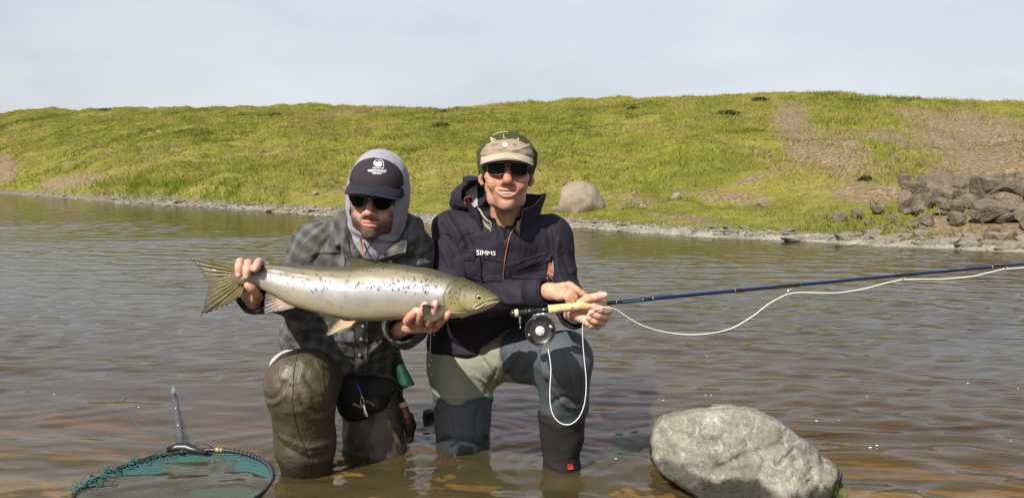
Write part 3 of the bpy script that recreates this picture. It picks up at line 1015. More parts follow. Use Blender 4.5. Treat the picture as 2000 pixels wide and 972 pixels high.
_wr = np.random.RandomState(88)
WAVES = []
RINGS = [tuple(Wz(603, 900)[:2]) + (.085,), tuple(Wz(748, 880)[:2]) + (.09,), tuple(Wz(905, 858)[:2]) + (.09,), tuple(Wz(1097, 905)[:2]) + (.06,), tuple(Wz(1450, 900)[:2]) + (.24,)]
for _k in range(34):                                                   # crossing wind ripples
    lam = 0.085 * (5.0 ** _wr.uniform()) 
    ang = _wr.normal(0.12, 0.42)
    WAVES.append((lam, math.sin(ang) * 2 * math.pi / lam, math.cos(ang) * 2 * math.pi / lam, _wr.uniform(0, 6.28), 0.0275 * lam / (2 * math.pi) * (lam / .25) ** -.15))
def water_height(x, y, cell=None):
    q = np.stack([x, y, x * 0], -1)
    qx = x + .10 * perlin(q * A(1.1, 1.4, 0), 58); qy = y + .06 * perlin(q * A(1.3, 1.6, 0), 59)
    calm = (0.45 + 0.85 * sstep(-0.35, 0.5, perlin(q * A(0.30, 0.42, 0), 55))) * (.30 + .70 * np.exp(-np.maximum(y - 2.5, 0) / 4.5)) * (1 + .35 * sstep(.5, -2.5, x))
    z = 0
    for lam, kx, ky, ph, a in WAVES:
        f = 1.0 if cell is None else sstep(2.2, 4.5, lam / np.maximum(cell, 1e-4))
        z = z + a * f * np.sin(kx * qx + ky * qy + ph)
    z = calm * z
    for cx, cy, rr in RINGS:                                            # rings spreading from legs, stone and net
        d = np.maximum(np.hypot(x - cx, y - cy) - rr, 0)
        z = z + .0016 * np.exp(-d / .13) * np.cos(d * 2 * math.pi / .058 + .7 * np.sin(7 * np.arctan2(y - cy, x - cx)))
    return z
wy = np.concatenate([[-300, -80, -20, -5, -1, 0.5], 1.3 * np.exp(np.linspace(0, math.log(18 / 1.3), 720)), np.linspace(18.3, 60, 60)])
wu = np.concatenate([[-40, -12, -4, -1.6], np.linspace(-1.1, 1.1, 420), [1.6, 4, 12, 40]])
WU, WY = np.meshgrid(wu, wy, indexing='ij')
WX = WU * (0.7 * np.maximum(np.abs(WY), 1.2))
WV = np.stack([WX, WY, np.where((WY > 1.1) & (np.abs(WU) < 1.2), water_height(WX, WY, np.abs(WY) * .0040), 0)], -1).reshape(-1, 3)
WQ = grid_quads(len(wu), len(wy))
if normals(WV, WQ)[:, 2].mean() < 0: WQ = WQ[:, ::-1]
o = obj('river_water', WV, WQ, M['water'], loc=(0, 0, 0)); o['kind'] = 'structure'

# ------------------------------------------------------------------ grass
def scatter(n, seed, smin, smax, ulo=-420, uhi=2420, power=1.0):
    r = np.random.RandomState(seed)
    u = r.uniform(ulo, uhi, n)
    ys = shore_y(u)
    s = smin + (smax - smin) * r.uniform(0, 1, n) ** power
    Y = ys + s
    keep = r.uniform(0, 1, n) < np.clip(Y / 45.0, 0.25, 1.0)
    u, Y, s = u[keep], Y[keep], s[keep]
    x = (u - 1000) * KX * Y
    return np.stack([x, Y, terrain(x, Y)], -1), s, u, r

def blades(pos, r, hmean, width, ncl, spread, lean=0.5):
    """each position becomes a tuft of ncl narrow blades"""
    n = len(pos)
    p = np.repeat(pos, ncl, 0) + np.concatenate([r.normal(0, 1, (n * ncl, 2)) * spread, np.zeros((n * ncl, 1))], 1)
    hm = np.repeat(hmean, ncl) if not np.isscalar(hmean) else hmean
    h = hm * r.uniform(0.5, 1.3, n * ncl)
    a = r.uniform(0, math.pi, n * ncl)
    side = np.stack([np.cos(a), np.sin(a), np.zeros_like(a)], 1) * (width * r.uniform(0.7, 1.4, n * ncl))[:, None]
    tip = p + np.concatenate([r.normal(0, 1, (n * ncl, 2)) * (h * lean * 0.5)[:, None], h[:, None]], 1)
    V = np.stack([p - side - A(0, 0, 0.01), p + side - A(0, 0, 0.01), tip], 1).reshape(-1, 3)
    T = np.arange(len(V)).reshape(-1, 3)
    return V, T

def grass_colour(pos, r):
    q = pos * A(1, 1, 0)
    n1 = 0.52 + 0.95 * fbm(q * A(.20, .16, 0), 4, 71); n2 = 0.52 + 1.0 * fbm(q * A(.9, .55, 0), 3, 75)
    m = np.clip(0.60 * n1 + 0.40 * n2 + r.normal(0, 0.09, len(pos)), 0, 1)
    c = np.stack([np.interp(m, [0, .3, .5, .68, .85, 1], [b_[k] for b_ in ((.082, .102, .014), (.142, .160, .019), (.222, .222, .028), (.268, .230, .055), (.220, .165, .068), (.330, .270, .130))]) for k in range(3)], -1)
    tuft = 1 + .28 * np.clip(perlin(q * A(1.6, 1.2, 0), 77), -1, 1)
    return c * (r.uniform(0.72, 1.25, len(pos)) * tuft)[:, None]

allV, allC = [], []
pos, s_, u_, r_ = scatter(275000, 5, 0.15, 31.0)
soilp = soil_mask(pos)
lush = np.exp(-((u_ - 1730) / 210) ** 4) * np.exp(-((s_ - 0.85) / 0.75) ** 4) + np.exp(-((u_ - 330) / 230) ** 2) * np.exp(-((s_ - 0.9) / 0.9) ** 2)
gl_ = np.interp(u_, [0, 350, 600, 750, 830, 1100, 1500, 1900], [0.2, 0.32, .5, .7, .65, .5, 0.28, 0.26])
keep = (r_.uniform(0, 1, len(pos)) > soilp * 1.12 + 0.45 * perlin(pos * A(0.8, 0.8, 0), 81)) & (s_ > gl_ * r_.uniform(0.7, 1.2, len(pos)))
terr_w = np.interp(u_, TW[:, 0], TW[:, 1])
short = np.clip(1 - (s_ - terr_w) / 1.5, 0, 1) * (u_ > 560)
pos, lush, short, u_ = pos[keep], lush[keep], short[keep], u_[keep]
hm = (0.085 + 0.05 * fbm(pos * A(0.3, 0.3, 0), 2, 91)) * (1 - 0.6 * short) * (1 + 2.6 * lush)
V_, T_ = blades(pos, r_, np.clip(hm, 0.02, 0.3), 0.010, 3, 0.07, 0.9)
colr = grass_colour(pos, r_)
colr = colr * (1 - lush[:, None] * 0.6) + A(0.12, 0.19, 0.012) * lush[:, None] * 0.6
colr = colr * (1 - 0.55 * short[:, None]) + A(0.205, 0.170, 0.055) * 0.55 * short[:, None]
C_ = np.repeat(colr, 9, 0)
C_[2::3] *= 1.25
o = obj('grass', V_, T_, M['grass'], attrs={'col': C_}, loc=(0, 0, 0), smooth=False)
tag(o, 'yellow green rough grass covering the far river bank', 'grass', kind='stuff')

pos, s_, u_, r_ = scatter(15000, 25, 0.8, 31.0)
keep = (soil_mask(pos) < 0.5) & (perlin(pos * A(0.45, 0.45, 0), 27) + .4 * perlin(pos * A(1.7, 1.7, 0), 28) > 0.0)
pos = pos[keep]
V_, T_ = blades(pos, r_, 0.13, 0.007, 6, 0.06, 0.9)
pick = r_.uniform(0, 1, (len(pos), 1)) + .5 * perlin(pos * A(.3, .3, 0), 29)[:, None]
colr = np.where(pick < .45, A(.075, .090, .014), np.where(pick < .7, A(.165, .150, .030), A(.270, .215, .095))) * r_.uniform(.7, 1.2, (len(pos), 1))
C_ = np.repeat(colr, 18, 0)
o = obj('grass_tussocks', V_, T_, M['grass'], attrs={'col': C_}, loc=(0, 0, 0), smooth=False)
tag(o, 'taller straw and dark green tussocks scattered over the bank', 'grass', kind='stuff')

pos, s_, u_, r_ = scatter(6800, 15, 1.0, 18.0, power=1.3)
keep = (soil_mask(pos) < 0.35) & (perlin(pos * A(0.5, 0.5, 0), 17) > -0.05)
pos = pos[keep] + A(0, 0, 0.09)
k = len(pos)
sz = r_.uniform(0.010, 0.022, (k, 1))
V_ = np.stack([pos + sz * A(1, 0, 0), pos + sz * A(0, -.7, .7), pos + sz * A(-1, 0, 0), pos + sz * A(0, .7, -.7)], 1).reshape(-1, 3)
o = obj('wild_flowers', V_, np.arange(4 * k).reshape(-1, 4), M['flower'], loc=(0, 0, 0))
tag(o, 'tiny yellow flowers dotted through the bank grass', 'flowers', kind='stuff')

# ------------------------------------------------------------------ rocks
def ico(sub):
    bm = bmesh.new(); bmesh.ops.create_icosphere(bm, subdivisions=sub, radius=1.0)
    V = np.array([v.co[:] for v in bm.verts]); T = np.array([[v.index for v in f.verts] for f in bm.faces]); bm.free()
    return V, T
ICO = {k: ico(k) for k in (2, 3, 4, 6)}

def rock_shape(planes, sub=3, p=16):
    D, T = ICO[sub]
    acc = np.zeros(len(D))
    for n, d in planes:
        n = np.array(n, float) / np.linalg.norm(n)
        acc += np.clip((D @ n) / d, 0, None) ** p
    return D * (np.maximum(acc, 1e-12) ** (-1.0 / p))[:, None], T

def random_rock(seed, size, sub=3, n=13, p=18, rough=0.05):
    r = np.random.RandomState(seed)
    pl = []
    for i in range(n):
        d = r.normal(size=3); d /= np.linalg.norm(d)
        pl.append((d, r.uniform(0.62, 1.0)))
    for d in ((1, 0, 0), (-1, 0, 0), (0, 1, 0), (0, -1, 0), (0, 0, 1), (0, 0, -1)):
        pl.append((A(*d) + r.normal(0, .2, 3), r.uniform(0.8, 1.05)))
    V, T = rock_shape(pl, sub, p)
    V = V * (1 + rough * fbm(V * 2.3, 3, seed % 50)[:, None])
    return V * np.array(size), T

def place_rock(name, V, T, loc, rz, mat, label, cat, group=None, parent=None, sink=0.25, smooth=False):
    c, s = math.cos(rz), math.sin(rz)
    V = V @ np.array([[c, s, 0], [-s, c, 0], [0, 0, 1]])
    V = V - A(0, 0, V[:, 2].min() + sink * (V[:, 2].max() - V[:, 2].min())) + np.array(loc)
    if parent is not None:
        return obj(name, V, T, mat, parent, smooth=smooth)
    o = obj(name, V, T, mat, None, smooth=smooth, loc=loc)
    return tag(o, label, cat, group)

# big tan boulder on the far bank
g = Wz(1136, 424, 0.10)
g = A(P(1136, 400, 14.6)[0], 14.6, float(terrain(P(1136, 400, 14.6)[0], 14.6)))
b_pl = [((-.9, -.4, .35), .40), ((-.35, -.5, .9), .33), ((.25, -.45, .85), .33), ((.75, -.5, .55), .34), ((.9, -.5, -.2), .43), ((-.1, -1, .0), .36), ((.3, -.9, -.45), .33),
        ((-.6, -.6, -.4), .38), ((0, 1, .2), .35), ((0, 0, -1), .30), ((-1, .3, 0), .40), ((1, .4, .3), .42)]
V_, T_ = rock_shape(b_pl, 4, 40)
V_ = V_ * (1 + 0.05 * fbm(V_ * 4, 5, 3)[:, None])
pc = P(1136, 393, 14.6)
place_rock('boulder', V_ * A(1.0, 1.0, .93), T_, A(pc[0], 14.6, P(1136, 428, 14.6)[2]), 0.0, M['rock_tan'], 'large rounded tan boulder sitting alone on the grassy far bank', 'boulder', sink=0.02, smooth=True)

# rocky outcrop on the right of the far bank: each block a part
oc = ground_hit(1880, 425)
outcrop = thing('rock_outcrop', 'broken brown basalt outcrop rising behind the green waterside grass', 'rock outcrop', oc)
BL = [  # u, v of the middle, half width, half height in photo pixels, depth step, seed, turn
    (1785, 372, 30, 16, .0, 1, .1), (1838, 365, 32, 26, .05, 2, -.2), (1880, 366, 30, 24, -.05, 3, .3), (1930, 368, 34, 30, .0, 4, .0), (1975, 372, 34, 24, .1, 5, .5),
    (1900, 395, 26, 16, -.15, 6, .2), (1935, 412, 38, 22, -.35, 7, -.3), (1965, 396, 34, 18, -.2, 8, .2), (1992, 415, 30, 18, -.3, 9, .7), (1860, 404, 22, 14, -.15, 10, .1),
    (1820, 395, 24, 12, -.05, 11, .4), (1852, 382, 18, 12, -.1, 12, .8), (1800, 388, 20, 9, .0, 15, .0),
    (2030, 390, 40, 34, .0, 16, .2), (2040, 430, 36, 24, -.3, 17, .6), (1885, 384, 16, 12, -.18, 18, .5), (1950, 390, 18, 12, -.25, 19, .1), (1908, 352, 24, 12, .15, 20, .0),
    (1865, 422, 16, 9, -.3, 21, .2), (1960, 424, 18, 12, -.45, 22, .4), (1990, 348, 26, 10, .25, 23, .2), (1812, 352, 22, 8, .2, 24, .0)]
_r = np.random.RandomState(61)
for k_ in range(46):
    u_b = _r.uniform(1760, 2050); v_b = _r.uniform(350, 428) if u_b > 1860 else _r.uniform(350, 410)
    w_b = _r.uniform(7, 17)
    BL.append((u_b, v_b, w_b, w_b * _r.uniform(.6, 1.3), -.38 * (v_b > 385) - .12 - .1 * _r.uniform(), 40 + k_, _r.uniform(-.8, .8)))
for (u, v, w, h, dy, sd, rz) in BL:
    gh = ground_hit(u, min(v + h * 0.8, 452))
    Yb = gh[1] + dy * 0.6 + 0.12
    sc = Yb / FOC
    V_, T_ = random_rock(100 + sd, (w * sc * .95, max(w, h) * sc * 0.8, h * sc * 1.12), 4, 9, 90, 0.065)
    c, s = math.cos(rz * .5), math.sin(rz * .5)
    V_ = V_ @ np.array([[c, 0, s], [0, 1, 0], [-s, 0, c]]).T
    obj('block', V_ + P(u, v, Yb), T_, M['rock_brown'], outcrop, smooth=False)

FR = [(1640, 424, 15, 8), (1677, 419, 15, 10), (1608, 421, 9, 5), (1742, 425, 15, 9), (1810, 428, 18, 9), (1868, 424, 17, 10), (1715, 412, 13, 6), (1700, 434, 12, 5), (1770, 412, 12, 6),
      (1490, 394, 15, 8), (1322, 381, 11, 8), (1240, 377, 8, 4), (1255, 402, 9, 5), (1212, 405, 8, 4), (1780, 440, 14, 6), (1937, 447, 12, 9), (1975, 457, 12, 9), (1835, 415, 12, 6), (1088, 407, 10, 6), (1503, 303, 5, 3), (617, 377, 8, 4), (705, 371, 7, 4)]
LAB = ['flat brown rock at the top edge of the green waterside grass', 'angular brown rock leaning on a flat one above the green waterside grass', 'smallest brown rock at the edge of the waterside grass', 'broad brown rock in the row above the waterside grass',
       'wide low brown rock in front of the outcrop foot', 'brown rock directly under the outcrop', 'brown rock on the slope behind the row of fallen rocks', 'low brown rock sunk in the waterside grass', 'brown rock between the fallen row and the outcrop',
       'lone brown rock in the turf of the lower bank', 'small brown knob of rock near the tan boulder', 'tiny pale rock in the turf above the tan boulder', 'small rock in worn turf beside the tan boulder', 'tiny rock close beside the tan boulder', 'low brown rock among the grass below the outcrop',
       'brown rock at the water side of the outcrop', 'lowest brown rock of the outcrop foot by the waterline stones', 'small brown rock under the outcrop end', 'small rock tucked behind the tan boulder', 'tiny rock high on the bare earth slope', 'small rock in the turf ledge behind the man in plaid', 'tiny rock on the turf ledge next to the hooded head']
for i, (u, v, w, h) in enumerate(FR):
    gh = ground_hit(u, v + h)
    sc = gh[1] / FOC
    V_, T_ = random_rock(200 + i, (w * sc, w * sc * 0.8, h * sc * 1.15), 3, 8, 24, 0.04)
    right = u > 1590
    place_rock('fallen_rock', V_, T_, gh, 0.4 * i, M['rock_brown'] if right else M['rock_tan'],
               LAB[i],
               'rock', 'rocks fallen below the outcrop' if right else 'rocks in the bank turf', sink=0.22)

# stones along the far waterline
r = np.random.RandomState(33)
NAMED = [(1592, 463, 62, 9, 'long flat pale rock slab at the far waterline beside green grass'), (1724, 474, 23, 7, 'flat pale stone standing in the water off the grassy far bank')]
for i, (u, v, w, h, lab) in enumerate(NAMED):
    p = Wz(u, v + h)
    sc = p[1] / FOC
    V_, T_ = random_rock(300 + i, (w * sc, w * sc * 0.35, h * sc * 2.0), 4, 14, 40, 0.12)
    place_rock('shore_slab', V_, T_, p + A(0, .12, .0), 0.05, M['rock_pale'], lab, 'rock slab', sink=0.52)
proto = []
for i in range(14):
    V_, T_ = random_rock(400 + i, (1, 0.75, 0.42), 2, 8, 20, 0.05)
    me = mesh_from('shore_stone', V_, T_, smooth=False)
    me.materials.append(M['rock_pale'] if i % 3 else M['rock_tan'])
    proto.append(me)
cnt = 0
while cnt < 215:
    u = r.uniform(-20, 2020)
    if 560 < u < 800 and r.uniform() < 0.25: continue
    big = (340 < u < 830) or u > 1640
    ys = float(shore_y(np.array([u]))[0])
    s = abs(r.normal(0, 0.22)) - 0.08 if u > 340 else r.normal(-0.35, 0.45)
    if u > 600: s += r.uniform(0, 0.35)
    Y = ys + s
    x = (u - 1000) * KX * Y
    z = max(float(terrain(x, Y)), -0.03)
    a = (r.uniform(0.05, 0.11) if not big else r.uniform(0.06, 0.17)) * (1.25 if u < 340 else (0.85 if u > 1100 else 1.0))
    if u > 1700 and r.uniform() < 0.4: a *= 1.25
    st = bpy.data.objects.new('shore_stone', proto[cnt % 14])
    COL.objects.link(st)
    st.location = (x, Y, z + a * 0.10)
    st.scale = (a * r.uniform(0.9, 1.5), a, a * r.uniform(0.5, 1.0) * (1.5 if u > 1700 else 1))
    st.rotation_euler = (r.normal(0, .12), r.normal(0, .12), r.uniform(-.5, .5))
    if u < 340:
        tag(st, 'small grey stone in the shallows off the bare earth scar on the far bank', 'stone', 'stones in the shallows by the earth scar')
    elif u > 1640:
        tag(st, 'pale stone at the waterline below the green grass and outcrop', 'stone', 'stones below the outcrop')
    else:
        where = ('under the overhanging turf of the far bank' if u < 560 else 'behind the shoulder of the man in plaid' if u < 720 else 'between the two kneeling men' if u < 900 else
                 'behind the man in the rain jacket' if u < 1080 else 'below the tan boulder' if u < 1240 else 'between the tan boulder and the long slab')
        tag(st, 'pale flat stone at the far waterline ' + where, 'stone', 'waterline stones ' + where)
    cnt += 1
# fine gravel of the strip
n = 9000
u = r.uniform(300, 2040, n)
s = np.abs(r.normal(0, 0.5, n)) * np.interp(u, [300, 700, 1100, 1500, 2040], [.5, .75, .6, .3, .22]) - 0.05
Y = shore_y(u) + s
x = (u - 1000) * KX * Y
gp = np.stack([x, Y, np.maximum(terrain(x, Y), -0.01) + 0.006], -1)
a = r.uniform(0.012, 0.045, (n, 1)) * np.exp(-s / 1.6)[:, None]
base = np.array([(1, 0, 0), (0, 1, 0), (-1, 0, 0), (0, -1, 0), (0.1, 0, 0.55)], float)
ang = r.uniform(0, 6.28, n)
R2 = np.stack([np.stack([np.cos(ang), -np.sin(ang), 0 * ang], -1), np.stack([np.sin(ang), np.cos(ang), 0 * ang], -1), np.stack([0 * ang, 0 * ang, 1 + 0 * ang], -1)], 1)
jit = 1 + r.normal(0, .25, (n, 5, 1))
V_ = gp[:, None] + np.einsum('nij,nkj->nki', R2, base[None] * jit * A(1.3, .8, 1)) * a[:, None]
T_ = (np.arange(n)[:, None, None] * 5 + np.array([(0, 1, 4), (1, 2, 4), (2, 3, 4), (3, 0, 4)])[None]).reshape(-1, 3)
o = obj('gravel', V_.reshape(-1, 3), T_, M['rock_pale'], loc=(0, 0, 0), smooth=False)
tag(o, 'pale gravel strip along the far waterline', 'gravel', kind='stuff')

# dark heath tufts on the hill
for i, (u, v, w) in enumerate([(863, 247, 20), (1422, 223, 22), (540, 226, 16), (1238, 213, 14), (1484, 196, 16), (205, 216, 14), (1690, 352, 12), (870, 220, 16)]):
    gh = ground_hit(u, v)
    sc = gh[1] / FOC
    rr = np.random.RandomState(500 + i)
    k = 420
    d = rr.normal(size=(k, 3)); d /= np.linalg.norm(d, axis=1)[:, None]
    d[:, 2] = np.abs(d[:, 2])
    p = gh + d * A(w * sc, w * sc * .8, w * sc * 0.30) * rr.uniform(0.5, 1.05, (k, 1))
    q = rr.normal(size=(k, 2, 3)) * 0.035
    V_ = np.stack([p, p + q[:, 0], p + q[:, 1]], 1).reshape(-1, 3)
    cc = np.repeat(np.stack([rr.uniform(.035, .075, k), rr.uniform(.045, .08, k), rr.uniform(.012, .025, k)], 1), 3, 0)
    o = obj('heath_shrub', V_, np.arange(3 * k).reshape(-1, 3), M['heather'], attrs={'col': cc}, loc=gh, smooth=False)
    tag(o, ['low dark heath shrub in the hillside grass above the gap between the men', 'wide dark heath shrub beside the bare earth slope of the hill', 'low dark heath shrub near the crest above the man in plaid',
            'small dark heath shrub near the crest above the tan boulder', 'dark heath shrub right on the crest of the hill', 'dark heath shrub at the far end of the crest above the earth scar',
            'small dark heath shrub on the slope above the fallen rocks', 'dark flat heath shrub on worn ground near the crest'][i], 'shrub', 'dark heath shrubs on the hill')

# ------------------------------------------------------------------ the boulder in the foreground water
rc = P(1452, 895, 2.36)
def fplane(u, v, Y, n):
    n = np.array(n, float) / np.linalg.norm(n)
    return (n, float(n @ (P(u, v, Y) - rc)))
def splane(u, v, nx, nz):
    d = P(u, v, 2.4) - A(0, 0, CAM_H)                                   # a face seen edge on at the outline
    return fplane(u, v, 2.4, (nx, -(nx * d[0] + nz * d[2]) / d[1], nz))
pl = [splane(1400, 800, -.10, 1), splane(1455, 801, .12, 1), splane(1500, 818, .45, .9), splane(1555, 855, .60, .8), splane(1605, 893, .62, .78),
      splane(1634, 925, 1, .20), splane(1626, 955, 1, -.25), splane(1281, 872, -1, .0), splane(1286, 835, -1, .35), splane(1300, 812, -.8, .6), splane(1335, 806, -.2, 1),
      splane(1290, 912, -.85, -.5), splane(1325, 945, -.6, -.8), fplane(1440, 870, 2.19, (-.10, -.80, .60)), fplane(1350, 880, 2.235, (-.45, -.8, .35)), fplane(1560, 930, 2.155, (.30, -.85, .45)),
      fplane(1430, 960, 2.10, (-.1, -1, .05)), fplane(1400, 965, 2.13, (-.25, -.9, -.35)), (A(0, 1, .25) / np.linalg.norm(A(0, 1, .25)), 0.20), (A(.3, .9, -.1), 0.24), (A(0, 0, -1), 0.33)]
V_, T_ = rock_shape(pl, 6, 60)
V_ = V_ * 1.02
nv = V_ / np.linalg.norm(V_, axis=1)[:, None]
V_ = V_ + nv * (0.015 * fbm(V_ * 6, 3, 2) + 0.0075 * fbm(V_ * 24, 4, 9) - 0.011 * (np.abs(perlin(V_ * 9, 4)) < .05) * (1 - np.abs(perlin(V_ * 9, 4)) / .05) + .007 * np.abs(perlin(V_ * 13, 14)))[:, None]
V_ = V_ + rc
# diagonal split running over the front, and a second above it
for pts, dep, wd in (([(1395, 918), (1420, 907), (1450, 893), (1480, 886), (1505, 875), (1522, 866)], 0.013, 0.010), ([(1385, 860), (1425, 852), (1445, 846)], 0.006, 0.007), ([(1300, 905), (1340, 918), (1395, 915)], 0.010, 0.012)):
    wp = np.array([P(a_, b_, 2.2) for a_, b_ in pts])
    uu, vv = proj(V_)
    dm = np.full(len(V_), 1e9)
    for a_, b_ in zip(pts[:-1], pts[1:]):
        a2, b2 = np.array(a_, float), np.array(b_, float)
        q = np.stack([uu, vv], 1) + 6 * np.stack([perlin(V_ * 18, 3), perlin(V_ * 18, 5)], 1)
        t = np.clip(((q - a2) @ (b2 - a2)) / ((b2 - a2) @ (b2 - a2)), 0, 1)
        dm = np.minimum(dm, np.linalg.norm(q - a2 - t[:, None] * (b2 - a2), axis=1))
    front = V_[:, 1] < 2.34
    V_ = V_ - nv * (front * dep * np.exp(-(dm / (wd * 600)) ** 2))[:, None]
u_, v_ = proj(V_)
nz = fbm(V_ * 11, 4, 6)
wet = sstep(0.075, 0.03, V_[:, 2] + 0.03 * nz)
patch_ = sstep(1.2, 0.9, np.sqrt(((u_ - 1432) / 62) ** 2 + ((v_ - 962) / 32) ** 2) + 0.55 * nz)
edge = sstep(1.2, .6, np.sqrt(((u_ - 1300 - (v_ - 905) * 1.3) / 30) ** 2 + ((v_ - 935) / 40) ** 2) + .4 * nz)  # shade of the lower left undercut, painted into the wet mask
front_boulder = obj('boulder', V_, T_, M['rock_near'], attrs={'wet': np.clip(np.maximum.reduce([wet, patch_, edge * .8]), 0, 1)}, loc=A(rc[0], rc[1], -0.13))
tag(front_boulder, 'big rough pale grey boulder standing in the shallow water by the kneeling men', 'boulder')
p = Wz(1252, 880, -0.05)
V_, T_ = random_rock(77, (0.085, 0.07, 0.055), 4, 10, 12, 0.10)
place_rock('submerged_stone', V_, T_, p - A(0, 0, .035), 0.3, M['rock_brown'], 'brown stone just under the water beside the big grey boulder', 'stone', sink=0.2, smooth=True)
# few grass blades at the foot of the boulder
gp = np.array([Wz(1634 + 5 * k, 985, -0.02) for k in range(-2, 3)])
V_, T_ = blades(gp, np.random.RandomState(3), 0.07, 0.0025, 7, 0.012, 0.5)
o = obj('grass_tuft', V_, T_, M['grass'], attrs={'col': np.full((len(V_), 3), 0.1) * A(1.1, 1.6, .5)}, smooth=False)
tag(o, 'sparse green grass tuft at the foot of the grey boulder', 'grass')
# foam flecks drifting on the surface
r = np.random.RandomState(44)
V_, T_ = [], []
for i in range(40):
    u, v = r.uniform(1150, 2000) if i % 4 else r.uniform(0, 1100), 500 + 440 * r.uniform() ** .7
    p = Wz(u, v, 0.004)
    a = r.uniform(0.0018, 0.0042)
    th = np.linspace(0, 6.283, 7, endpoint=False)
    ring = p + np.stack([np.cos(th) * a * r.uniform(.8, 1.8), np.sin(th) * a, 0 * th + float(water_height(p[0:1], p[1:2])[0])], -1) * (1 + r.normal(0, .15, (7, 1)) * A(1, 1, 0))
    k = len(V_) * 8
    V_.append(np.concatenate([ring, [ring.mean(0) + A(0, 0, .002)]]))
    T_ += [(k + j, k + (j + 1) % 7, k + 7) for j in range(7)]
o = obj('foam_flecks', np.concatenate(V_), np.array(T_), M['foam'], loc=(0, 0, 0))
tag(o, 'small white foam flecks drifting on the river', 'foam', kind='stuff')
# ------------------------------------------------------------------ people: shared tools
def rot(yaw=0, pitch=0, roll=0):
    """head turn: yaw about up, pitch forward nod, roll in the picture plane; local face looks to -Y"""
    Rz = np.array([[math.cos(yaw), -math.sin(yaw), 0], [math.sin(yaw), math.cos(yaw), 0], [0, 0, 1]])
    Rx = np.array([[1, 0, 0], [0, math.cos(pitch), -math.sin(pitch)], [0, math.sin(pitch), math.cos(pitch)]])
    Ry = np.array([[math.cos(roll), 0, math.sin(roll)], [0, 1, 0], [-math.sin(roll), 0, math.cos(roll)]])
    return Rz @ Ry @ Rx

class Head:
    def __init__(self, pos, R, s=1.0):
        self.pos, self.R, self.s = np.array(pos), R, s
    def w(self, V):
        return (np.asarray(V, float) * self.s) @ self.R.T + self.pos

def blob(V, c, r):
    d = (V - np.array(c)) / np.array(r)
    return np.exp(-(d * d).sum(-1))

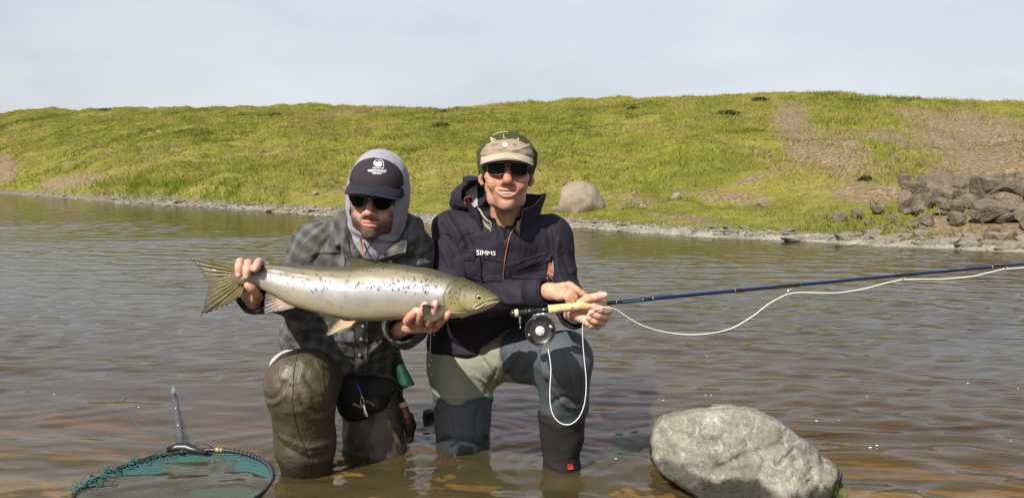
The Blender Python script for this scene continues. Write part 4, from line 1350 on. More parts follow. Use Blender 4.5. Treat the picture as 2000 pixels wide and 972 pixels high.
def build_head(kind):
    """kind 'a': bearded young man, 'b': smiling lean older man. local: eyes at z 0, chin about -0.118"""
    F = Field((-.105, -.145, -.21), (.105, .135, .14), 0.0019)
    old = kind == 'b'
    F.ell((0, .018, .030 if old else .035), (.074, .096, .070 if old else .084), .01)
    F.ell((0, -.026, -.028), (.060 if old else .064, .066, .082), .025)
    jw = .050 if old else .055
    for s in (-1, 1):
        F.cone((s * jw, .020, -.050), .018, (s * (.034 if old else .038), -.045, -.092), .019, .022)
        F.cone((s * (.034 if old else .038), -.045, -.092), .019, (0, -.072, -.104), .019, .02)
        F.ell((s * .046, -.062, -.026), (.022, .024, .017), .018)               # cheekbone
        F.ell((s * .076, .016, -.014), (.009, .021, .031), .006, M=rot(0, .2, s * .18))   # ear
        F.ell((s * .082, .010, -.012), (.005, .012, .018), .004, 's')
        F.cone((s * .078, .006, -.036), .007, (s * .074, .002, -.046), .006, .006)
    F.ell((0, -.078, -.108), (.020, .017, .015), .014)                          # chin
    F.cone((-.036, -.076, .024), .014, (.036, -.076, .024), .014, .012)         # brow
    for s in (-1, 1):
        F.ell((s * .031, -.102, -.001), (.017, .016, .012), .012, 's')
        F.ell((s * .031, -.077, -.001), (.013, .013, .012), .004)
    # nose
    F.cone((0, -.086, .012), .0085, (0, -.112, -.036), .0125 if old else .0115, .010)
    F.ell((0, -.112, -.038), (.0135, .012, .0105), .006)
    for s in (-1, 1):
        F.ell((s * .0135, -.100, -.043), (.009, .011, .008), .005)
        F.ell((s * .007, -.108, -.050), (.0042, .005, .003), .003, 's')
    F.ell((0, -.078, -.068), (.036, .016 if old else .022, .026), .024)                           # muzzle
    if old:
        for s in (-1, 1):
            F.ell((s * .040, -.074, -.046), (.019, .017, .020), .018)           # lifted cheeks
            F.chain([(s * .020, -.105, -.040, .0030), (s * .033, -.100, -.056, .0024), (s * .0425, -.088, -.074, .0016), (s * .044, -.080, -.086, .0015)], .009, 's')
            F.chain([(s * .012, -.045, -.128, .001), (s * .030, -.030, -.124, .0015), (s * .044, -.005, -.118, .001)], .004, 's')
        # open smile
        mz = lambda x: -.072 + 6.5 * x * x
        xs = np.linspace(-.029, .029, 11)
        up = [(x, -.0990 + 9 * x * x, mz(x) + .0052 * (1 - (x / .034) ** 2), .0028) for x in xs]
        lo = [(x, -.0975 + 9 * x * x, mz(x) - .0112 * (1 - (x / .033) ** 2), .0034) for x in xs]
        F.chain(up, .006); F.chain(lo, .006)
        F.chain([(x, -.1055 + 9 * x * x, mz(x) - .0030 * (1 - (x / .034) ** 2), .0014 + .0058 * (1 - (x / .034) ** 2)) for x in xs], .0028, 's')
        F.chain([(-.015, -.097, -.0935, .002), (.0, -.099, -.0955, .0025), (.015, -.097, -.0935, .002)], .006, 's')
        F.chain([(x, -.0915 + 2.0 * x * x, .046 + .15 * abs(x), .0015) for x in np.linspace(-.03, .03, 5)], .004, 's')
    else:
        xs = np.linspace(-.023, .023, 9)
        F.chain([(x, -.1005 + 10 * x * x, -.0690 - 3 * x * x + .0016 * math.cos(x * 300), .0034 * (1 - .45 * (x / .024) ** 2)) for x in xs], .004)
        F.chain([(x, -.0985 + 10 * x * x, -.0792 + 3 * x * x, .0050 * (1 - .5 * (x / .024) ** 2)) for x in xs], .004)
        F.chain([(x, -.105 + 10 * x * x, -.0742 - .5 * x * x, .0022) for x in np.linspace(-.020, .020, 7)], .003, 's')
        for s in (-1, 1):
            F.ell((s * .044, -.060, -.060), (.020, .022, .028), .02)
    F.cone((0, .030 if old else .026, -.085), .046 if old else .058, (0, .085 if old else .044, -.25), .048 if old else .064, .03)
    if old:
        for s in (-1, 1):
            F.cone((s * .020, -.008, -.115), .009, (s * .012, .034, -.21), .009, .012)   # neck tendons
    V, Q = F.mesh(2)
    # fine relief
    N = normals(V, Q)
    if old:
        V = V + N * (0.0007 * perlin(V * A(60, 60, 240), 3) * sstep(.0, .06, np.abs(V[:, 0])) * (V[:, 1] < 0))[:, None]
    # colour
    base = A(.42, .215, .138) if old else A(.47, .280, .205)
    col = np.tile(base, (len(V), 1))
    red = 0.75 * blob(V, (0, -.115, -.038), (.022, .03, .022)) + .5 * (blob(V, (.045, -.07, -.035), (.025, .04, .025)) + blob(V, (-.045, -.07, -.035), (.025, .04, .025))) + .5 * blob(V, (0, -.09, .06), (.05, .05, .03))
    red = np.clip(red + .25 * (np.abs(V[:, 0]) > .07), 0, 1)[:, None] * (1.0 if old else .8)
    col = col * (1 - red * A(.05, .36, .40))
    if old:
        lip = np.clip(sum(blob(V, p[:3], (.005, .007, .0036)) for p in up[1:-1] + lo[1:-1]), 0, 1)[:, None]
        col = col * (1 - lip * A(.14, .30, .24))
        inn = np.clip(sum(blob(V, (x, -.098 + 9 * x * x, mz(x) - .003), (.005, .012, .0042)) for x in xs), 0, 1)[:, None] * (V[:, 1:2] > -.0985 + 9 * V[:, 0:1] ** 2)
        col = col * (1 - .75 * inn)
        mott = perlin(V * 85, 23)[:, None]
        col = col * (1 + .13 * mott * A(.6, 1, 1))
        gr = np.clip(blob(V, (0, -.085, -.10), (.045, .04, .022)), 0, 1)[:, None]
        col = col * (1 - .12 * gr)
        side = np.clip(blob(V, (.066, -.015, .02), (.02, .022, .04)) + blob(V, (-.066, -.015, .02), (.02, .022, .04)), 0, 1)[:, None]
        col = col * (1 - .6 * side) + A(.30, .27, .24) * .6 * side
        beard = None
    else:
        lipc = [(x, -.102 + 10 * x * x, -.0690 - 3 * x * x) for x in xs[1:-1]] + [(x, -.102 + 10 * x * x, -.081 + 3 * x * x) for x in xs[1:-1]]
        lip = np.clip(sum(blob(V, p, (.005, .009, .0052)) for p in lipc), 0, 1)
        x, y, z = V[:, 0], V[:, 1], V[:, 2]
        jaw = sstep(-.050, -.082, z + .55 * np.maximum(0, .052 - np.abs(x)) - .012) * sstep(.05, .0, y)
        jaw = np.maximum(jaw, sstep(.046, .062, np.abs(x)) * sstep(-.01, -.05, z) * sstep(.03, -.01, y) * .9)
        must = np.exp(-((z + .0585 + 4 * x * x) / .0075) ** 2) * sstep(.036, .026, np.abs(x)) * (y < -.06)
        soul = blob(V, (0, -.095, -.093), (.010, .02, .006)) * .7
        chin = sstep(-.094, -.104, z) * (y < -.03)
        beard = np.clip(np.maximum.reduce([jaw, must * .95, soul, chin]), 0, 1) * (1 - np.clip(lip * 1.5, 0, 1)) * sstep(-.170, -.128, z)
        nzb = 0.95 + 0.45 * perlin(V * 330, 5) + .25 * perlin(V * 120, 7)
        bw = np.clip(beard * nzb, 0, 1)[:, None] * .93
        col = col * (1 - bw) + A(.040, .024, .014) * bw
        lp = np.clip(lip, 0, 1)[:, None]
        col = col * (1 - lp * A(.06, .42, .38))
        V = V + N * (0.0016 * np.clip(beard, 0, 1) * (0.6 + perlin(V * 260, 15)))[:, None]
    sock = np.clip(blob(V, (.031, -.09, .0), (.02, .03, .014)) + blob(V, (-.031, -.09, .0), (.02, .03, .014)), 0, 1)[:, None]
    col = col * (1 - .15 * sock)
    return V, Q, col

def build_hand(fingers, palm, nails=(), h=0.0017, k=0.004, tone=A(.50, .27, .19), pk=0.012):
    """fingers: polylines of (u, v, Y, radius in mm) joints; palm: round cones between such points; nails: (tip, normal-ish towards camera, size)"""
    toW = lambda q: np.append(P(q[0], q[1], q[2]), q[3] / 1000.0)
    fs = [[toW(q) for q in f] for f in fingers]
    ps = [[toW(q) for q in f] for f in palm]
    allp = np.array([q for f in fs + ps for q in f])
    lo = (allp[:, :3] - allp[:, 3:]).min(0) - .012; hi = (allp[:, :3] + allp[:, 3:]).max(0) + .012
    F = Field(lo, hi, h)
    for f in ps: F.chain(f, pk)
    base = F.f.copy()
    # each finger is its own smooth chain; fingers meet one another with a crisp crease
    for f in fs:
        G = Field(lo, hi, h)
        sm = [tuple(x) for x in catmull(np.array(f), 4)]
        G.chain(sm, .002)
        for q in f[1:-1]:                                  # knuckle swell
            G.ell(q[:3], (q[3] * 1.07,) * 3, .004)
        kk = k
        a, d = F.f, G.f
        t = np.clip(0.5 + 0.5 * (a - d) / .003, 0, 1)
        fa = a * (1 - t) + d * t - .003 * t * (1 - t)
        tb = np.clip(0.5 + 0.5 * (base - d) / .010, 0, 1)  # soft where it leaves the palm
        fb = base * (1 - tb) + d * tb - .010 * tb * (1 - tb)
        F.f = np.minimum(fa, fb)
    V, Q = F.mesh(1)
    col = np.tile(tone, (len(V), 1))
    for f in fs:
        for i, q in enumerate(f):
            d = np.linalg.norm(V - q[:3], axis=1)
            if i == len(f) - 1:
                w = np.exp(-(d / .014) ** 2)[:, None]; col = col * (1 - w * A(.02, .20, .20))
            elif 0 < i:
                w = np.exp(-(d / .011) ** 2)[:, None]; col = col * (1 - w * A(.06, .24, .24))
    col = col * (1 + .10 * perlin(V * 55, 6)[:, None] * A(.5, 1, 1))
    for (u, v, Y, n, a, b) in nails:                       # nail plates: paler, slightly proud
        c = P(u, v, Y); ax = P(u + n[0], v + n[1], Y) - c; ax /= np.linalg.norm(ax)
        d = V - c
        al = d @ ax; rest = np.linalg.norm(d - al[:, None] * ax, axis=1)
        view = d[:, 1]
        w = sstep(1.15, .85, np.sqrt((al / a) ** 2 + (rest / b) ** 2)) * (view < .004)
        col = col * (1 - w[:, None]) + A(.62, .42, .35) * w[:, None]
    return V, Q, col

def wrinkle(V, N, amp, focus=(), seed=0, freq=(9, 9, 15), warp=0.5):
    q = V * np.array(freq, float)
    q = q + warp * np.stack([perlin(q * .5, seed + 1), perlin(q * .5, seed + 2), perlin(q * .5, seed + 3)], -1)
    f = 1 - np.abs(perlin(q, seed)) * 2.2
    g = 1 - np.abs(perlin(q * 2.1, seed + 5)) * 2.2
    w = np.full(len(V), 1.0)
    for (c, r, gain) in focus:
        w += gain * np.exp(-(np.linalg.norm(V - c, axis=1) / r) ** 2)
    return V + N * (amp * w * (0.75 * f + 0.35 * g - .35))[:, None]

def folds(V, N, lines, bvh):
    """ridges (+) and valleys (-) along photo polylines laid on the garment: (points, height mm, width mm)"""
    D = np.zeros(len(V))
    for pts, hgt, wid in lines:
        W = drape(catmull(np.array(pts, float), 5), bvh, 0.0)
        d = np.full(len(V), 9.0)
        for a, b in zip(W[:-1], W[1:]):
            dd, _ = seg_dist(V, a, b)
            d = np.minimum(d, dd)
        D += hgt / 1000 * np.exp(-(d / (wid / 1000)) ** 2)
    return V + N * D[:, None]

def limb_uv(V, segs, spine, wdir):
    """cloth coordinates: along/around the nearest sleeve, else across/up the torso"""
    best = np.full(len(V), 1e9); uv = np.zeros((len(V), 3))
    a, b, r = spine
    d, t = seg_dist(V, a, b)
    best = d - r
    ax = (b - a) / np.linalg.norm(b - a)
    uv[:, 0] = (V - a) @ wdir; uv[:, 1] = (V - a) @ ax
    off = 0.0
    for (a, b, r) in segs:
        L = np.linalg.norm(b - a); ax = (b - a) / L
        s = (V - a) @ ax
        rad_ = (V - a) - s[:, None] * ax
        dist = np.linalg.norm(rad_, axis=1)
        e, t = seg_dist(V, a, b)
        e = e - r
        n1 = np.cross(ax, A(0, 1, 0)); n1 /= np.linalg.norm(n1); n2 = np.cross(ax, n1)
        th = np.arctan2(rad_ @ n1, -(rad_ @ n2))
        m = e < best - .012
        best = np.where(m, e, best)
        uv[m, 0] = (th * r)[m]; uv[m, 1] = (s + off)[m]
        off += L
    return uv

def rounded_outline(pts, n=6):
    p = np.array(pts, float)
    p = np.concatenate([p[-1:], p, p[:2]])
    out = []
    for i in range(1, len(p) - 2):
        for t in np.linspace(0, 1, n, endpoint=False):
            a, b, c, d = p[i - 1], p[i], p[i + 1], p[i + 2]
            out.append(0.5 * ((2 * b) + (c - a) * t + (2 * a - 5 * b + 4 * c - d) * t * t + (3 * b - a - 3 * c + d) * t ** 3))
    return np.array(out)

def lens_mesh(outline, yfun, thick=0.003):
    """outline [(x, z)] in head space, bulged onto yfun(x, z)"""
    o = rounded_outline(outline)
    c = o.mean(0)
    rings = [c + (o - c) * f for f in (1.0, .85, .6, .3)]
    V = np.concatenate(rings + [c[None]])
    n = len(o)
    y = yfun(V[:, 0], V[:, 1])
    f3 = np.stack([V[:, 0], y, V[:, 1]], 1); b3 = f3 + A(0, thick, 0)
    Q, T = [], []
    for r in range(3):
        for j in range(n):
            Q.append((r * n + j, r * n + (j + 1) % n, (r + 1) * n + (j + 1) % n, (r + 1) * n + j))
    for j in range(n): T.append((3 * n + j, 3 * n + (j + 1) % n, 4 * n))
    k = len(f3)
    Q, T = np.array(Q), np.array(T)
    side = np.array([(j, j + k, (j + 1) % n + k, (j + 1) % n) for j in range(n)])
    return np.concatenate([f3, b3]), [np.concatenate([T, T[:, ::-1] + k]), np.concatenate([Q, Q[:, ::-1] + k, side])], np.stack([o[:, 0], yfun(o[:, 0], o[:, 1]), o[:, 1]], 1)

def hw(head, VQ):
    return head.w(VQ[0]), VQ[1]

def brim_grid(rx, ry, cy, z0, length, droop, curl, amax, n=30, m=12):
    a = np.linspace(-amax, amax, n)[:, None]; t = np.linspace(0, 1, m)[None]
    x0 = rx * np.sin(a); y0 = cy - ry * np.cos(a)
    prof = np.clip(np.cos(a / amax * math.pi / 2), 0, 1) ** 0.45
    x = x0 * (1 + .08 * t * prof); y = y0 - length * t * prof
    z = z0 - droop * t * prof - curl * (np.sin(a) / math.sin(min(amax, math.pi / 2))) ** 2 * (0.35 + .65 * t) + .004 * np.sin(t * math.pi)
    return np.stack([x + 0 * t, y, z + 0 * x], -1)

# ================================================================== man with the salmon
loc_a = Wz(670, 890, -0.12)
man_a = thing('person', 'kneeling man in grey plaid jacket and hooded sweatshirt holding up a salmon', 'person', loc_a)
SH_L, EL_L, WR_L = P(622, 480, 2.52), P(563, 572, 2.50), P(497, 580, 2.225)
SH_R, EL_R, WR_R = P(798, 492, 2.53), P(792, 640, 2.52), P(786, 640, 2.20)
NECK_A, CH_A, BE_A, PE_A = P(738, 478, 2.53), P(712, 545, 2.56), P(680, 640, 2.64), P(676, 705, 2.74)
HA = Head(P(738, 382, 2.45), rot(rad(-3), rad(6), rad(6)), 1.0)
HIP_AL, KN_AL, AN_AL = P(630, 725, 2.74), P(588, 752, 2.36), P(603, 905, 2.475)
HIP_AR, KN_AR = P(735, 720, 2.72), P(748, 893, 2.60)
px = lambda n, Y=2.45: n * Y / FOC

# body: head, hands, trunk and limbs in one mesh
hv, hq, hc = build_head('a')
hl = build_hand(
    fingers=[[(478, 528, 2.195, 11), (470, 511, 2.172, 11), (467.5, 519, 2.122, 11), (466.5, 536, 2.116, 10)],
             [(490, 530, 2.195, 11.5), (485, 514, 2.170, 11.5), (484, 524, 2.120, 11.3), (481.5, 539, 2.115, 10.3)],
             [(508, 528, 2.195, 11.5), (506, 512, 2.170, 11.5), (501, 520, 2.120, 11), (498, 525, 2.117, 10.2)],
             [(520, 532, 2.20, 10), (519, 520, 2.185, 10), (516, 522, 2.172, 9)],
             [(498, 585, 2.195, 14), (500, 574, 2.155, 12.5), (491, 562, 2.130, 11.5), (484, 557, 2.124, 10.5)]],
    palm=[[(496, 588, 2.23, 22), (492, 560, 2.205, 18)], [(492, 560, 2.205, 16), (482, 532, 2.200, 12)], [(498, 558, 2.205, 16), (506, 532, 2.200, 12)], [(480, 580, 2.21, 14), (505, 580, 2.20, 15)], [(496, 588, 2.23, 24), (512, 594, 2.30, 25)]],
    nails=[(466.5, 537.5, 2.106, (0, 1), .0085, .0065), (481.5, 541, 2.105, (0, 1), .0085, .0068), (498, 527, 2.107, (0, 1), .008, .0066)], tone=A(.52, .295, .215))
hr = build_hand(
    fingers=[[(808, 634, 2.150, 11.5), (796, 627, 2.112, 11.5), (804, 616, 2.090, 11), (813, 606, 2.086, 10)],
             [(822, 634, 2.150, 12), (818, 627, 2.108, 12), (824, 610, 2.082, 11.3), (830, 595, 2.080, 10.3)],
             [(838, 634, 2.150, 12), (838, 629, 2.108, 12), (845, 610, 2.084, 11), (850, 592, 2.082, 10.5)],
             [(852, 635, 2.150, 11), (857, 631, 2.110, 11), (868, 620, 2.092, 10.3), (875, 613, 2.090, 9.4)]],
    palm=[[(770, 652, 2.24, 25), (795, 634, 2.165, 19)], [(795, 634, 2.165, 18), (850, 636, 2.160, 13)], [(800, 640, 2.16, 15), (845, 640, 2.155, 12)]],
    nails=[(814.5, 605, 2.077, (1, -1), .008, .006), (831, 593.5, 2.071, (.4, -1), .008, .006), (850.5, 591, 2.073, (.3, -1), .008, .0065)], tone=A(.50, .265, .185))
def trunk(sh, el, wr, sh2, el2, wr2, neck, chest, belly, pelv, legs, h=.009):
    allp = np.array([sh, el, wr, sh2, el2, wr2, neck, chest, belly, pelv] + [q for l in legs for q in l])
    F = Field(allp.min(0) - .14, allp.max(0) + .14, h)
    F.ecap(neck - A(0, 0, .06), chest, (1, 0, 0), .09, .07, .13, .09, .04)
    F.ecap(chest, belly, (1, 0, 0), .13, .09, .12, .09, .04)
    F.ecap(belly, pelv, (1, 0, 0), .12, .09, .12, .09, .04)
    F.cone(neck + A(0, 0, .03), .045, chest, .07, .03)
    for a, b, c in ((sh, el, wr), (sh2, el2, wr2)):
        F.cone(a, .046, b, .036, .03); F.cone(b, .036, c, .026, .02)
    for l in legs:
        for i_, (a, b) in enumerate(zip(l[:-1], l[1:])): F.cone(a, .055 - .02 * i_, b, .040 - .012 * i_, .02)
    return F.mesh(1)
AN_AR = P(745, 880, 2.95)
AN_ALF = A(AN_AL[0], AN_AL[1], -.08)
tv, tq = trunk(SH_L, EL_L, WR_L, SH_R, EL_R, WR_R, NECK_A, CH_A, BE_A, PE_A, [[HIP_AL + A(.03, 0, 0), KN_AL, AN_ALF], [HIP_AR - A(.02, 0, 0), KN_AR, AN_AR]])
bv, bq = join((HA.w(hv), hq), (hl[0], hl[1]), (hr[0], hr[1]), (tv, tq))
bc = np.concatenate([hc, hl[2], hr[2], np.tile(A(.5, .3, .21), (len(tv), 1))])
obj('body', bv, bq, M['skin'], man_a, attrs={'col': bc})

# plaid jacket
F = Field(np.minimum.reduce([SH_L, EL_L, WR_L, PE_A, EL_R, WR_R]) - .16, np.maximum.reduce([SH_L, SH_R, NECK_A, PE_A, EL_R]) + .16, .0050)
F.ecap(NECK_A - A(0, 0, .045), CH_A, (1, 0, -.05), .12, .095, .165, .12, .05)
F.ecap(CH_A, BE_A, (1, 0, 0), .168, .122, .160, .128, .05)
F.ecap(BE_A, PE_A + A(.02, -.02, -.01), (1, 0, 0), .160, .128, .188, .135, .04)
for s_, e_, w_ in ((SH_L, EL_L, WR_L), (SH_R, EL_R, WR_R)):
    F.cone(NECK_A + A(0, .01, -.03), .07, s_, .078, .06)
    F.cone(s_, .080, e_, .066, .035)
    F.cone(e_, .064, w_, .050, .025)
# side of the hem hanging below the elbow
F.cone(P(600, 610, 2.52), .055, P(578, 660, 2.56), .045, .04)
F.cone(P(578, 660, 2.56), .05, P(650, 715, 2.56), .06, .04)
# collar roll
cr = [(694, 500, 2.415, .014), (672, 468, 2.44, .020), (668, 428, 2.50, .022), (700, 410, 2.60, .026), (775, 415, 2.62, .026), (812, 440, 2.53, .022), (800, 470, 2.44, .020), (760, 500, 2.405, .016)]
F.chain([tuple(P(u, v, Y)) + (r,) for u, v, Y, r in cr], .02)
# neck opening and hollow cuffs
F.cone(NECK_A + A(0, -.035, .10), .062, NECK_A + A(-.012, -.07, -.030), .030, .012, 's')
F.cone(WR_L + (WR_L - EL_L) * .30, .046, WR_L - (WR_L - EL_L) * .12, .036, .004, 's')
F.cone(WR_R + (WR_R - EL_R) * .30, .046, WR_R - (WR_R - EL_R) * .16, .034, .004, 's')
F.plane(P(676, 738, 2.6), (-.06, .30, -1), .02)
F.plane(WR_L + (WR_L - EL_L) * .10, (WR_L - EL_L), .003)
F.plane(WR_R + (WR_R - EL_R) * .10, (WR_R - EL_R), .003)
V, Q = F.mesh(2)
N = normals(V, Q)
V = wrinkle(V, N, .0042, [(EL_L, .12, 1.2), (EL_R, .12, 1.2), (SH_L, .12, .7), (SH_R, .11, .7), (BE_A, .16, .5)], 3, (8, 8, 11))
bvA = bvh_of(V, Q)
N = normals(V, Q)
V = folds(V, N, [
    ([(668, 470), (650, 490), (628, 520)], 9, 12), ([(650, 455), (632, 480), (612, 515)], -8, 10), ([(640, 440), (600, 470), (575, 505)], 8, 11), ([(600, 440), (565, 465), (545, 500)], -6, 10),
    ([(580, 440), (548, 470), (528, 500)], 6, 9), ([(690, 520), (670, 500), (662, 470)], -7, 9), ([(770, 500), (790, 490), (815, 480)], 8, 9), ([(772, 512), (800, 505), (835, 500)], -8, 8), ([(790, 520), (820, 515), (842, 512)], 7, 8),
    ([(605, 640), (640, 660), (690, 665)], 7, 10), ([(600, 660), (640, 690), (690, 705)], -6, 10), ([(640, 640), (690, 648), (740, 640)], -5, 9), ([(745, 665), (720, 690), (700, 720)], 8, 11), ([(755, 690), (735, 710), (715, 735)], -7, 9),
    ([(780, 640), (760, 665), (740, 690)], -8, 10), ([(610, 690), (650, 715), (690, 728)], 6, 9), ([(560, 620), (570, 650), (590, 680)], 6, 10)], bvA)
uvp = limb_uv(V, [(SH_L, EL_L, .072), (EL_L, WR_L, .058), (SH_R, EL_R, .072), (EL_R, WR_R, .058)], (PE_A, NECK_A, .15), A(.98, 0, -.2))
jack_a = obj('plaid_jacket', V, Q, M['plaid'], man_a, attrs={'uvp': uvp})
bvA = bvh_of(V, Q)
def uv_patch(Vp):
    return limb_uv(Vp, [], (PE_A, NECK_A, .15), A(.98, 0, -.2)) + A(.018, .011, 0)
# breast pocket, placket, buttons, collar flaps
Vp, Qp = patch([(621, 494), (673, 492), (675, 600), (622, 600)], bvA, .003, .004, 12, 20)
obj('pocket', Vp, Qp, M['plaid'], jack_a, attrs={'uvp': uv_patch(Vp)})
Vp, Qp = patch([(693, 505), (720, 505), (716, 732), (690, 732)], bvA, .003, .004, 10, 40)
pl_ = obj('placket', Vp, Qp, M['plaid'], jack_a, attrs={'uvp': uv_patch(Vp)})
for (u, v) in [(705, 660), (702, 691), (709, 635)]:
    c = drape([(u, v)], bvA, .009)[0]
    Vb, Qb = lathe([(0, 0), (0, .0052), (.0018, .0056), (.003, .0045), (.0024, .0028), (.0024, 0)], c, (0, -1, .15), 14)
    obj('button', Vb, Qb, M['button'], jack_a)
for cor in ([(690, 508), (672, 455), (660, 440), (668, 498)], [(722, 512), (790, 492), (798, 455), (770, 490)]):
    Vp, Qp = patch(cor, bvA, .007, .004, 12, 12, 2.42, .004)
    obj('collar', Vp, Qp, M['plaid'], jack_a, attrs={'uvp': uv_patch(Vp) * A(1, 1, 1) + A(.01, .02, 0)})
# grey hooded sweatshirt: hood round the head, neck part under the chin
F = Field((-.135, -.155, -.20), (.135, .16, .175), .0026)
F.ell((-.002, .022, .030), (.095, .118, .116), .02)
F.ell((-.002, .010, -.034), (.094, .106, .106), .04)
F.cone((0, .012, -.085), .080, (0, .028, -.155), .088, .04)
F.ell((-.002, .020, .026), (.0890, .110, .1065), .01, 's')
F.ell((-.002, .004, -.038), (.0860, .099, .100), .012, 's')
F.cone((0, .010, -.10), .066, (0, .028, -.19), .070, .01, 's')
F.ell((-.003, -.125, .016), (.0915, .098, .1110), .010, 's')            # face opening
F.ell((-.004, -.120, -.052), (.069, .088, .076), .014, 's')
V, Q = F.mesh(1)
N = normals(V, Q)
V = V + N * (.0022 * fbm(V * A(9, 9, 14), 3, 8) + .0014 * perlin(V * 34, 4))[:, None]
V = V + N * (.004 * np.exp(-((V[:, 2] + .118 + .18 * V[:, 0]) / .010) ** 2) * (V[:, 1] < 0) - .004 * np.exp(-((V[:, 2] + .138 + .1 * V[:, 0]) / .008) ** 2) * (V[:, 1] < 0))[:, None]
hood = obj('hooded_sweatshirt', HA.w(V), Q, M['hoodie'], man_a)
p0 = drape([(704, 470), (706, 482), (708, 494)], bvA, .004)
Vt, Qt = tube(np.array([P(704, 466, 2.395), P(706, 480, 2.385), P(709, 497, 2.385)]), .0035, 6)
obj('zip_edge', Vt, Qt, M['orange'], hood)
Vt, Qt = tube(catmull([P(728, 470, 2.39), P(722, 480, 2.385), P(716, 490, 2.385), P(713, 499, 2.385)], 4), .0022, 6)
obj('drawcord', Vt, Qt, M['black_gloss'], hood)
# cap
F = Field((-.11, -.14, .0), (.11, .13, .16), .0024)
F.ell((0, .004, .046), (.084, .104, .080), .01)
F.ell((0, -.036, .046), (.081, .068, .077), .02)
F.ell((0, .004, .036), (.0795, .0995, .080), .004, 's')
F.plane((0, 0, .046), (0, .12, -1), .003)
V, Q = F.mesh(1)
cap = obj('cap', HA.w(V), Q, M['cap_front'], man_a)
bvC = bvh_of(HA.w(V), Q)
G = brim_grid(.0880, .106, .004, .047, .068, .020, .030, rad(84))
Vb, Qb = sheet(G, .0035)
brim = obj('brim', HA.w(Vb), Qb, M['cap_brim'], cap)
bvB = bvh_of(HA.w(Vb), Qb)
for f in (.30, .45, .60, .75, .90):
    g = G[3:-3, int(f * 11)]
    Vt, Qt = tube(HA.w(g + A(0, -.001, .0022)), .0006, 4)
    obj('stitching', Vt, Qt, M['cap_front'], brim)
def emblem(parts, parent, mat, bvh, name):
    for VT in parts: pass
Vl, Tl = lettering('HREGGNASI', 736.5, 334.0, 4.6, bvC, 1.5, .0016, 35, .01)
lv = [(Vl, Tl)]
Vl, Tl = lettering('ANGLING CLUB', 738.5, 328.2, 2.5, bvC, 1.2, .0016, 22, .02); lv.append((Vl, Tl))
Vl, Tl = lettering('ICELAND', 736.5, 339.0, 2.6, bvC, 1.2, .0016, 17, .02); lv.append((Vl, Tl))
V_, Q_ = join(*lv)
obj('lettering', V_, Q_, M['white'], cap)
def stroke(pts, bvh, r=.0007, off=.0015, n=5):
    return tube(drape(catmull(np.array(pts, float), 5), bvh, off), r, n)
th = np.linspace(rad(-215), rad(25), 20)
parts = [stroke([(738.5 + 9.6 * math.cos(t) + 1.0, 319.0 + 6.8 * math.sin(t)) for t in th], bvC, .0008)]
parts.append(stroke([(748.8, 322.5), (749.5, 325.0)], bvC, .0012))
blobpts = [(729.8, 319), (731.5, 315.5), (735.0, 316.2), (737.2, 318.2), (738.6, 314.8), (744.5, 316.2), (746.0, 320), (744.8, 324.2), (740, 325.6), (735, 325.0), (731.5, 323.4)]
c = np.mean(blobpts, 0)
Vd = drape(blobpts + [tuple(c)], bvC, .0016)
parts.append((Vd, [np.array([(i, (i + 1) % 11, 11) for i in range(11)])]))
for (a, b) in (((724, 331.1), (749, 331.1)), ((724.5, 337.0), (751, 337.6))): parts.append(stroke([a, ((a[0] + b[0]) / 2, (a[1] + b[1]) / 2), b], bvC, .0003))
V_, Q_ = join(*parts)
obj('emblem', V_, Q_, M['white'], cap)
# wraparound sunglasses
sg = obj('sunglasses', *hw(HA, tube(catmull([(-.083, .005, .006), (-.078, -.05, .008), (-.064, -.090, .010), (-.034, -.1085, .013), (-.012, -.1145, .011), (0, -.1150, .009), (.012, -.1145, .011), (.034, -.1085, .013), (.064, -.090, .010), (.078, -.05, .008), (.083, .005, .006)], 5), .0032, 8)), M['frame_black'], man_a)
yf = lambda x, z: -.1165 + 4.6 * x * x + 1.2 * np.abs(x) ** 3 * 20
for s in (-1, 1):
    ol = [(s * .0105, .009), (s * .030, .0125), (s * .052, .0120), (s * .0655, .0060), (s * .0640, -.0100), (s * .050, -.0235), (s * .030, -.0245), (s * .0165, -.0140)]
    Vl, Ql, ring = lens_mesh(ol if s > 0 else ol[::-1], yf)
    ln = obj('lens', HA.w(Vl), Ql, M['lens'], sg)
    Vt, Qt = tube(HA.w(np.concatenate([ring, ring[:1]])), .0016, 6, False)
    obj('rim', Vt, Qt, M['frame_black'], sg)
Vb, Qb = lathe([(0, 0), (0, .0026), (.0015, .0026), (.002, 0)], HA.w([(0.001, -.118, .008)])[0], (0, -1, .1), 10)
obj('stud', Vb, Qb, M['chrome'], sg)

# waders
def leg_field(lo, hi, h=.0055): return Field(lo, hi, h)
AN = A(AN_AL[0], AN_AL[1], -.10)
F = Field(A(-.82, 2.15, -.16), A(-.22, 3.15, .62), .0055)
F.ecap(BE_A + A(.01, .05, -.02), PE_A, (1, 0, 0), .13, .10, .150, .115, .04)
F.cone(PE_A + A(-.06, 0, -.02), .10, HIP_AL, .105, .05)
F.cone(HIP_AL, .108, KN_AL, .104, .05)
F.cone(KN_AL, .103, (KN_AL + AN) / 2 + A(0, -.005, 0), .092, .035)
F.cone((KN_AL + AN) / 2 + A(0, -.005, 0), .092, AN, .074, .03)
F.cone(AN, .06, AN + A(0, -.14, -.01), .045, .03)
F.cone(PE_A + A(.06, 0, -.02), .10, HIP_AR, .09, .05)
F.cone(HIP_AR, .090, KN_AR, .078, .04)
F.cone(P(715, 760, 2.68), .085, P(712, 880, 2.63), .075, .03)
F.cone(KN_AR, .074, P(760, 880, 2.68), .07, .03)
F.cone(P(760, 880, 2.68), .070, P(775, 868, 2.98) - A(0, 0, .06), .06, .03)
V, Q = F.mesh(2)
N = normals(V, Q)
